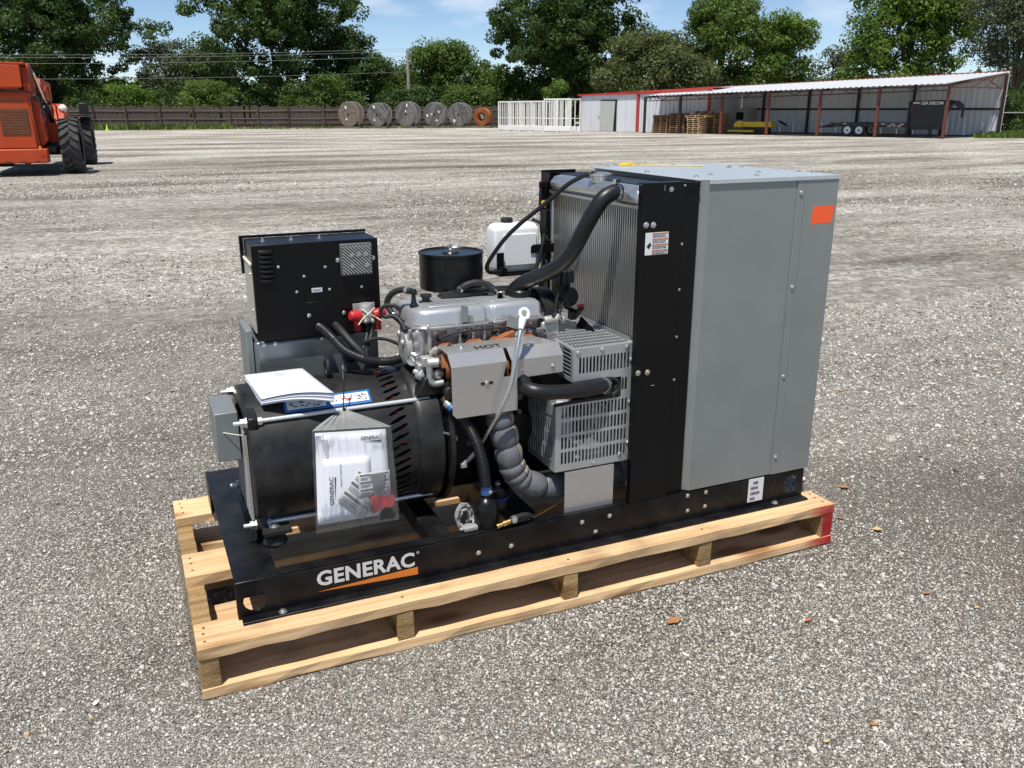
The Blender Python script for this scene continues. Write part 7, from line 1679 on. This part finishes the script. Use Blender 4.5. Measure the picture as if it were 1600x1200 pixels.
MB().box(-22.75, -21.40, BY - 0.09, BY - 0.02, 2.0, 2.08).build('door_track', 'dark_oxide', bld)
MB().box(-21.62, -21.42, BY - 0.060, BY - 0.03, 0.02, 2.0).build('door_gap', 'dark_core', bld)
MB().lathe([(0.04, 0), (0.04, 0.03)], (-22.9, BY - 0.02, 0.95), F, n=10).build('door_knob', 'dark_oxide', bld)
MB().prism([(-18.05, 0.0), (-17.85, 0.0), (-17.88, 0.52), (-18.0, 0.48)], (0, BY - 0.09, 0), UX, UZ, (0, 0.03, 0)).build('dark_stain_board', 'machine_dark', bld)

# low white cabin with a dark window under the shed
cab_ = empty('site_cabin', SH0, SRZ); tag(cab_, 'low off white boarded cabin with a dark window inside the shed', 'cabin')
b = MB()
for k in range(7): 
    MB().box(-14.75, -13.05, 3.9 + 0.006 * (k % 2), 3.96, 0.05 + 0.205 * k, 0.05 + 0.205 * (k + 1) - 0.012).build('cladding_board', 'caravan_wall', cab_)
MB().box(-14.75, -13.05, 3.961, DP - 0.3, 0.05, 1.5).build('cabin_body', 'caravan_wall', cab_)
wn_ = MB().box(-13.80, -13.30, 3.86, 3.895, 0.82, 1.28).build('window', 'window_dark', cab_)
MB().box(-13.85, -13.25, 3.85, 3.90, 1.28, 1.33).build('window_head', 'caravan_wall', cab_)
# yellow boom lying in the shed
yb = empty('yellow_beam', SH0, SRZ); tag(yb, 'yellow steel beam machine part lying low inside the shed', 'steel beam')
MB().box(-12.3, -10.2, 1.5, 2.1, 0.42, 0.74).build('beam', 'yellow_machine', yb, bevel=0.03)
MB().prism([(-12.6, 0.42), (-12.1, 0.40), (-12.05, 0.75), (-12.3, 0.80), (-12.55, 0.66)], (0, 1.38, 0), UX, UZ, (0, 0.5, 0)).build('end_bracket', 'yellow_machine', yb, bevel=0.02)
MB().box(-12.9, -11.2, 1.2, 1.45, 0.12, 0.26).build('skid_arm', 'yellow_machine', yb, bevel=0.02)
MB().box(-12.0, -10.4, 1.6, 2.0, 0.0, 0.41).build('cribbing', 'dark_oxide', yb, bevel=0.02)

# stacks of pallets
def pallet_proto(m):
    P = {}
    P['deck'] = []; b = MB()
    return P
pal_mesh = {}
def small_pallet(x, y, z, rot, m, label, w=1.05, d=1.0):
    key = (m, w)
    if key not in pal_mesh:
        P = []
        for k in range(6): P.append(('deck_board', MB().box(-w / 2, w / 2, -d / 2 + d * k / 6, -d / 2 + d * k / 6 + 0.10, 0.102, 0.12)))
        for k in range(3): P.append(('stringer', MB().box(-w / 2 + (w - 0.05) * k / 2, -w / 2 + (w - 0.05) * k / 2 + 0.05, -d / 2, d / 2, 0.0185, 0.1015)))
        for k in range(3): P.append(('bottom_board', MB().box(-w / 2, w / 2, -d / 2 + (d - 0.1) * k / 2, -d / 2 + (d - 0.1) * k / 2 + 0.10, 0.0, 0.018)))
        pal_mesh[key] = []
        for nm, b in P:
            o = b.build(nm, m, None, smooth=False); pal_mesh[key].append((nm, o.data)); bpy.data.objects.remove(o)
    c, s = math.cos(SRZ), math.sin(SRZ); root = empty('stacked_pallet', (SH0.x + x * c - y * s, SH0.y + x * s + y * c, z), SRZ + rot)
    tag(root, label, 'pallet', 'pallets stacked at the left end of the shed')
    for nm, me in pal_mesh[key]:
        o = bpy.data.objects.new(nm, me); COL.objects.link(o); o.parent = root
rnd = random.Random(31)
ORD = ['first', 'second', 'third', 'fourth', 'fifth', 'sixth', 'seventh', 'eighth', 'ninth', 'tenth', 'eleventh']
for (x, y, n, m, lab, w) in ((-17.15, 0.70, 9, 'pallet_old', 'weathered pallet in the leftmost stack against the ribbed wall', 1.05), (-15.95, 0.72, 10, 'pallet_old', 'weathered pallet in the stack just behind the left shed post', 1.05), (-14.55, 0.35, 8, 'pallet_new', 'pale pallet in the front stack left of the yellow beam', 0.80), (-13.7, 1.4, 10, 'pallet_old', 'dark pallet in the stack behind the pale stack', 1.0)):
    for k in range(n):
        where = 'bottom ' if k == 0 else 'topmost ' if k == n - 1 else ORD[k] + ' from the bottom '
        small_pallet(x + rnd.uniform(-0.03, 0.03), y + rnd.uniform(-0.03, 0.03), 0.002 + k * 0.123, rnd.uniform(-0.03, 0.03), m, lab.replace('pallet in', 'pallet, ' + where.strip() + ', in'), w)
for k, (dz, w, m, lab) in enumerate(((0.0, 1.35, 'pallet_new', 'wide pale pallet laid across the top of the front stack'), (0.123, 1.05, 'pallet_old', 'upper pallet resting on the wide one of the front stack'), (0.246, 1.0, 'pallet_old', 'topmost tilted pallet of the front stack'))):
    small_pallet(-14.45 + 0.12 * k, 0.40 + 0.1 * k, 0.99 + dz, 0.10 * k, m, lab, w)

# gooseneck trailer
tr = empty('gooseneck_trailer', SH0, SRZ); tag(tr, 'black gooseneck flatbed trailer with twin white wheels parked in the shed', 'trailer')
Y0, Y1 = 1.25, 3.25
MB().box(-6.45, -2.2, Y0 + 0.05, Y1 - 0.05, 0.56, 0.70).build('deck', 'trailer_black', tr, bevel=0.01)
MB().prism([(-7.15, 0.44), (-6.44, 0.56), (-6.44, 0.70), (-7.12, 0.50)], (0, Y0 + 0.1, 0), UX, UZ, (0, Y1 - Y0 - 0.2, 0)).build('beaver_tail', 'trailer_black', tr)
for y in (Y0, Y1 - 0.06): MB().box(-6.45, -2.2, y, y + 0.055, 0.52, 0.74).build('side_rail', 'trailer_black', tr, bevel=0.008)
for y, ww in ((Y0 - 0.02, 1), (Y1 - 0.20, 0)):
    for xw in (-5.46, -4.80):
        w = MB().lathe([(0.20, -0.11), (0.30, -0.11), (0.335, -0.07), (0.335, 0.07), (0.30, 0.11), (0.20, 0.11)], (xw, y + 0.10, 0.335), (0, 1, 0), n=28, caps=False).build('wheel', 'tyre', tr)
        MB().lathe([(0.205, -0.105), (0.19, -0.085), (0.12, -0.07), (0.11, -0.10), (0.05, -0.105), (0.02, -0.09)], (xw, y + 0.10, 0.335), (0, 1, 0), n=24).build('rim', 'wheel_white', w)
        MB().lathe([(0.05, 0), (0.05, 0.012)], (xw, y - 0.005, 0.335), F, n=12).build('hub', 'dark_core', w)
    b = MB(); b.prism([(-5.92, 0.62), (-5.80, 0.76), (-4.46, 0.76), (-4.34, 0.62), (-4.40, 0.60), (-4.50, 0.70), (-5.76, 0.70), (-5.86, 0.60)], (0, y - 0.02, 0), UX, UZ, (0, 0.26, 0)); b.build('fender', 'trailer_black', tr)
b = MB(); b.prism([(-2.22, 0.40), (-2.22, 1.84), (-1.9, 1.88), (-0.62, 1.92), (-0.50, 1.86), (-0.72, 1.45), (-0.86, 1.05), (-0.80, 0.42)], (0, Y0 + 0.12, 0), UX, UZ, (0, Y1 - Y0 - 0.24, 0)); nk = b.build('gooseneck', 'trailer_black', tr, bevel=0.01)
b = MB(); b.prism([(-0.60, 1.68), (-0.60, 1.92), (-0.12, 1.88), (0.10, 1.70), (0.22, 1.48), (0.10, 1.40), (-0.08, 1.56), (-0.3, 1.70)], (0, 2.05, 0), UX, UZ, (0, 0.4, 0)); b.build('neck_arm', 'trailer_black', tr, bevel=0.01)
MB().cyl((0.16, 2.25, 1.60), (0.16, 2.25, 1.02), 0.06, n=12).build('coupler', 'machine_dark', tr)
b = MB()
for y in (Y0 + 0.1, Y1 - 0.2): b.box(-1.15, -1.02, y, y + 0.12, 0.10, 0.62); b.box(-1.22, -0.95, y - 0.06, y + 0.18, 0.06, 0.10)
b.build('landing_leg', 'machine_dark', tr)
MB().box(-2.32, -2.20, Y0 + 0.02, Y0 + 0.16, 0.02, 1.84).build('corner_upright', 'trailer_black', tr)
b = MB(); y = Y0 - 0.004
for x in (-6.3, -6.0, -3.9, -3.4, -2.9): b.box(x, x + 0.28, y, y + 0.003, 0.66, 0.70)
b.box(-2.17, -2.13, Y0 + 0.115, Y0 + 0.119, 1.25, 1.75); b.build('red_reflector', 'reflector_red', tr, smooth=False)
b = MB()
for x in (-5.75, -3.62, -3.12, -2.62): b.box(x, x + 0.20, y, y + 0.003, 0.66, 0.70)
b.box(-2.10, -1.78, Y0 + 0.115, Y0 + 0.119, 1.74, 1.80); b.build('white_reflector', 'print_white', tr, smooth=False)
t = text_on('USA DECOM', (-1.70, Y0 + 0.112, 1.68), UX, UZ, 1.10, 0.16, bold=0.02); t.build('lettering', 'print_white', nk, smooth=False)
b = MB()
for k in range(10):
    if k not in (3, 6): b.box(-3.28 + k * 0.075, -3.225 + k * 0.075, y, y + 0.003, 0.555, 0.61)
b.build('small_print', 'print_white', tr, smooth=False)

# boundary rail at the far right
rl = empty('wire_fence', W(26.5, 52), YAW); tag(rl, 'grey wire fence with top rail right of the shed', 'fence')
MB().cyl((0, 0, 1.25), (16, -0.5, 1.25), 0.03, n=8).build('top_rail', 'cable_grey', rl)
for k in range(6): MB().cyl((k * 3.0 + 0.6, -k * 0.09, 0), (k * 3.0 + 0.6, -k * 0.09, 1.25), 0.03, n=8).build('post', 'cable_grey', rl)

# ================================================================== telehandler
TH = empty('telehandler', W(-11.68, 21.53), YAW + math.atan2(0.354, 0.935)); tag(TH, 'faded orange telehandler seen from behind with big lugged tyres at the left edge', 'telehandler')
tm = None
def big_tyre(x, y, name='wheel'):
    global tm
    if tm is None:
        b = MB(); prof = [(0.36, -0.19), (0.52, -0.215), (0.58, -0.20), (0.60, -0.15), (0.605, 0.0), (0.60, 0.15), (0.58, 0.20), (0.52, 0.215), (0.36, 0.19)]
        b.lathe(prof, (0, 0, 0), (1, 0, 0), n=48, caps=False)
        nl = 20
        for k in range(nl):
            for s in (-1, 1):
                a0 = 2 * math.pi * (k + (0.5 if s > 0 else 0)) / nl; vs = []
                for q, (ax_, da) in enumerate(((0.005, 0.0), (0.11, 0.13), (0.20, 0.20), (0.222, 0.21))):
                    for e in (-1, 1):
                        for r in ((0.59, 0.648) if q < 2 else (0.57, 0.640) if q == 2 else (0.53, 0.59)):
                            a = a0 + da + e * 0.062; vs.append((s * ax_, r * math.cos(a), r * math.sin(a)))
                fs = []
                for q in range(3):
                    o_ = q * 4; fs += [(o_ + 1, o_ + 3, o_ + 7, o_ + 5), (o_, o_ + 1, o_ + 5, o_ + 4), (o_ + 2, o_ + 6, o_ + 7, o_ + 3)]
                fs += [(0, 2, 3, 1), (12, 13, 15, 14)]; b.add(vs, fs)
        o = b.build('tyre', 'tyre', None); tm = [o.data]; bpy.data.objects.remove(o)
        o = MB().lathe([(0.37, -0.16), (0.35, -0.14), (0.33, 0.02), (0.12, 0.04), (0.10, -0.05), (0.02, -0.05)], (0, 0, 0), (1, 0, 0), n=28).build('rim', 'orange_faded', None); tm.append(o.data); bpy.data.objects.remove(o)
    w = empty(name, (x, y, 0.642)); w.parent = TH
    if x < 0: w.rotation_euler = (0, 0, math.pi)
    for nm, me in zip(('tyre', 'rim'), tm): o = bpy.data.objects.new(nm, me); COL.objects.link(o); o.parent = w
for x, y in ((1.05, 0), (-1.05, 0), (1.05, 3.85), (-1.05, 3.85)): big_tyre(x, y)
MB().box(-0.98, 0.60, -1.02, -0.62, 0.30, 0.62).build('rear_bumper', 'orange_machine', TH, bevel=0.03)
# engine hood
hd = MB().prism([(-0.66, 0.63), (0.46, 0.63), (0.40, 1.86), (-0.62, 1.86)], (0, -0.92, 0), UX, UZ, (0, 0.5, 0)).build('hood', 'orange_machine', TH, bevel=0.02)
MB().prism([(-0.56, 0.64), (0.40, 0.64), (0.35, 1.80), (-0.52, 1.80)], (0, -0.938, 0), UX, UZ, (0, 0.018, 0)).build('door_panel', 'orange_machine', hd, bevel=0.006)
b = MB()
for k in range(16): b.box(-0.25, 0.31, -0.956, -0.939, 0.95 + k * 0.034, 0.95 + k * 0.034 + 0.022)
b.build('grille_slat', 'grille_rust', hd, smooth=False)
MB().box(-0.27, 0.33, -0.9395, -0.9385, 0.93, 1.51).build('grille_backing', 'grille_rust', hd, smooth=False)
t = text_on('SKYTRAK', (-0.26, -0.941, 1.61), UX, UZ, 0.54, 0.085, bold=0.02, shear=0.15); t.build('lettering', 'grille_rust', hd, smooth=False)
MB().box(-0.45, -0.39, -0.945, -0.938, 1.16, 1.24).build('latch', 'cable_grey', hd)
MB().prism([(0.461, 0.64), (0.62, 0.80), (0.56, 1.55), (0.402, 1.80)], (0, -0.75, 0), UX, UZ, (0, 1.3, 0)).build('side_cowl', 'orange_faded', TH, bevel=0.02)
MB().box(0.44, 0.95, -0.10, 1.9, 0.66, 1.18).build('fuel_tank', 'orange_machine', TH, bevel=0.03)
MB().prism([(0.0, 1.18), (1.3, 1.18), (1.2, 1.55), (0.55, 1.62), (0.2, 1.45)], (0.62, 0.45, 0), (0, 1, 0), UZ, (0.30, 0, 0)).build('side_step_cover', 'orange_machine', TH, bevel=0.02)
MB().lathe([(0.09, 0), (0.10, 0.03), (0.08, 0.10), (0.03, 0.13)], (0.88, 0.72, 1.50), (0.3, -1, 0.3), n=16).build('work_lamp', 'white_paint', TH)
MB().lathe([(0.05, 0), (0.05, 0.03)], (0.44, -0.6, 1.62), (0.4, -1, 0), n=14).build('filler_cap', 'white_paint', TH)
MB().box(-0.85, 0.75, -0.55, 4.3, 0.52, 0.66).build('chassis', 'machine_dark', TH, bevel=0.02)
MB().cyl((-0.85, 0, 0.64), (0.85, 0, 0.64), 0.14, n=16).build('rear_axle', 'machine_dark', TH); MB().cyl((-0.85, 3.85, 0.64), (0.85, 3.85, 0.64), 0.14, n=16).build('front_axle', 'machine_dark', TH)
MB().box(0.08, 0.20, -0.9, -0.8, 0.14, 0.30).build('tow_eye', 'machine_dark', TH, bevel=0.01)
for x in (0.46, -0.88): MB().lathe([(0.035, 0), (0.03, 0.05), (0.01, 0.055)], (x, -0.96, 0.62), T, n=10).build('marker_lamp', 'amber', TH)
# boom pivot tower and boom
for x0, x1 in ((-0.58, -0.46), (0.30, 0.44)): MB().prism([(-0.9, 1.87), (0.5, 1.87), (0.35, 2.30), (-0.55, 2.50), (-0.85, 2.40)], (x0, 0, 0), (0, 1, 0), UZ, (x1 - x0, 0, 0)).build('tower_plate', 'orange_faded', TH, bevel=0.01)
bm_ = MB().prism([(-1.0, 1.93), (5.2, 1.75), (5.2, 2.20), (-0.95, 2.44)], (-0.40, 0, 0), (0, 1, 0), UZ, (0.62, 0, 0)).build('boom', 'orange_machine', TH, bevel=0.02)
MB().box(-0.32, 0.30, -1.04, -1.005, 1.96, 2.44).build('boom_end_cap', 'orange_machine', bm_, bevel=0.012)
MB().box(-0.40, 0.40, -1.01, -0.7, 2.45, 2.50).build('top_cover', 'orange_faded', bm_, bevel=0.01)
b = MB(); b.tube([(0.34, -0.7, 2.35), (0.40, -0.2, 2.15), (0.42, 0.3, 1.95)], 0.03, 8); b.tube([(0.36, -0.75, 2.4), (0.44, -0.3, 2.3), (0.45, 0.2, 2.0)], 0.022, 8); b.build('hydraulic_hose', 'rubber_matt', TH)
MB().cyl((0.38, -0.65, 2.15), (0.40, -0.1, 2.45), 0.025, n=8).build('chrome_rod', 'chrome', TH)
MB().prism([(0.1, 1.60), (0.9, 1.50), (0.75, 2.10), (0.45, 2.20)], (0.40, 0, 0), (0, 1, 0), UZ, (0.12, 0, 0)).build('boom_guard', 'orange_machine', TH, bevel=0.01)
# cab on the far left side and mirror
MB().prism([(0.9, 0.7), (2.5, 0.7), (2.4, 2.35), (1.0, 2.35)], (-0.98, 0, 0), (0, 1, 0), UZ, (0.30, 0, 0)).build('cab', 'machine_dark', TH, bevel=0.02)
MB().box(1.02, 1.26, 3.5, 3.6, 1.36, 1.66).build('mirror', 'machine_dark', TH, bevel=0.02)
b = MB(); b.tube([(0.9, 3.4, 1.2), (1.0, 3.5, 1.28), (1.10, 3.55, 1.40)], 0.02, 8); b.build('mirror_arm', 'white_paint', TH)
MB().box(0.78, 1.32, 3.2, 4.45, 1.32, 1.36).build('front_fender', 'machine_dark', TH, bevel=0.01)

MB().box(0.46, 0.50, -0.70, 0.40, 0.70, 1.78).build('hood_side_gap', 'machine_dark', TH)
MB().cyl((0.50, -0.55, 2.30), (0.66, 0.15, 1.30), 0.035, n=12).build('lift_cylinder_rod', 'chrome', TH)
MB().cyl((0.60, -0.10, 1.62), (0.70, 0.30, 1.10), 0.06, n=12).build('lift_cylinder', 'machine_dark', TH)
b = MB(); b.tube([(0.52, -0.7, 1.2), (0.60, -0.72, 1.45), (0.58, -0.6, 1.75), (0.50, -0.4, 1.95)], 0.02, 8); b.tube([(0.55, -0.6, 1.0), (0.66, -0.5, 1.3), (0.62, -0.3, 1.7)], 0.016, 8); b.build('hydraulic_hose', 'rubber_matt', TH)
b = MB(); b.tube([(0.60, 0.40, 1.62), (0.60, 0.30, 1.95), (0.62, 0.80, 2.0), (0.62, 0.95, 1.60)], 0.018, 8); b.build('grab_rail', 'orange_faded', TH)
for z, m_ in ((1.52, 'print_white'), (1.36, 'machine_dark')): MB().box(0.5905, 0.5935, -0.55, 0.05, z, z + 0.06).build('decal_stripe', m_, TH)
MB().box(-0.70, 0.44, -0.925, -0.915, 1.865, 1.885).build('hood_seam', 'machine_dark', hd)
MB().box(0.41, 0.425, -0.9405, -0.921, 0.66, 1.80).build('door_hinge', 'machine_dark', hd)
for x in (-0.80, 0.50): MB().box(x - 0.05, x + 0.05, -1.027, -1.021, 0.44, 0.50).build('red_reflector', 'reflector_red', TH)
b = MB()
for k in range(5): b.box(-0.88 + k * 0.30, -0.76 + k * 0.30, -1.024, -1.0205, 0.32, 0.345)
b.build('bumper_scuff', 'machine_dark', TH, smooth=False)['kind'] = 'stuff'
MB().box(-0.9, 0.9, 0.9, 3.4, 0.40, 0.52).build('belly_plate', 'machine_dark', TH, bevel=0.02)
MB().lathe([(0.10, 0), (0.11, 0.02), (0.06, 0.05)], (0.951, 0.9, 0.95), (1, 0, 0), n=16).build('tank_cap', 'machine_dark', TH)
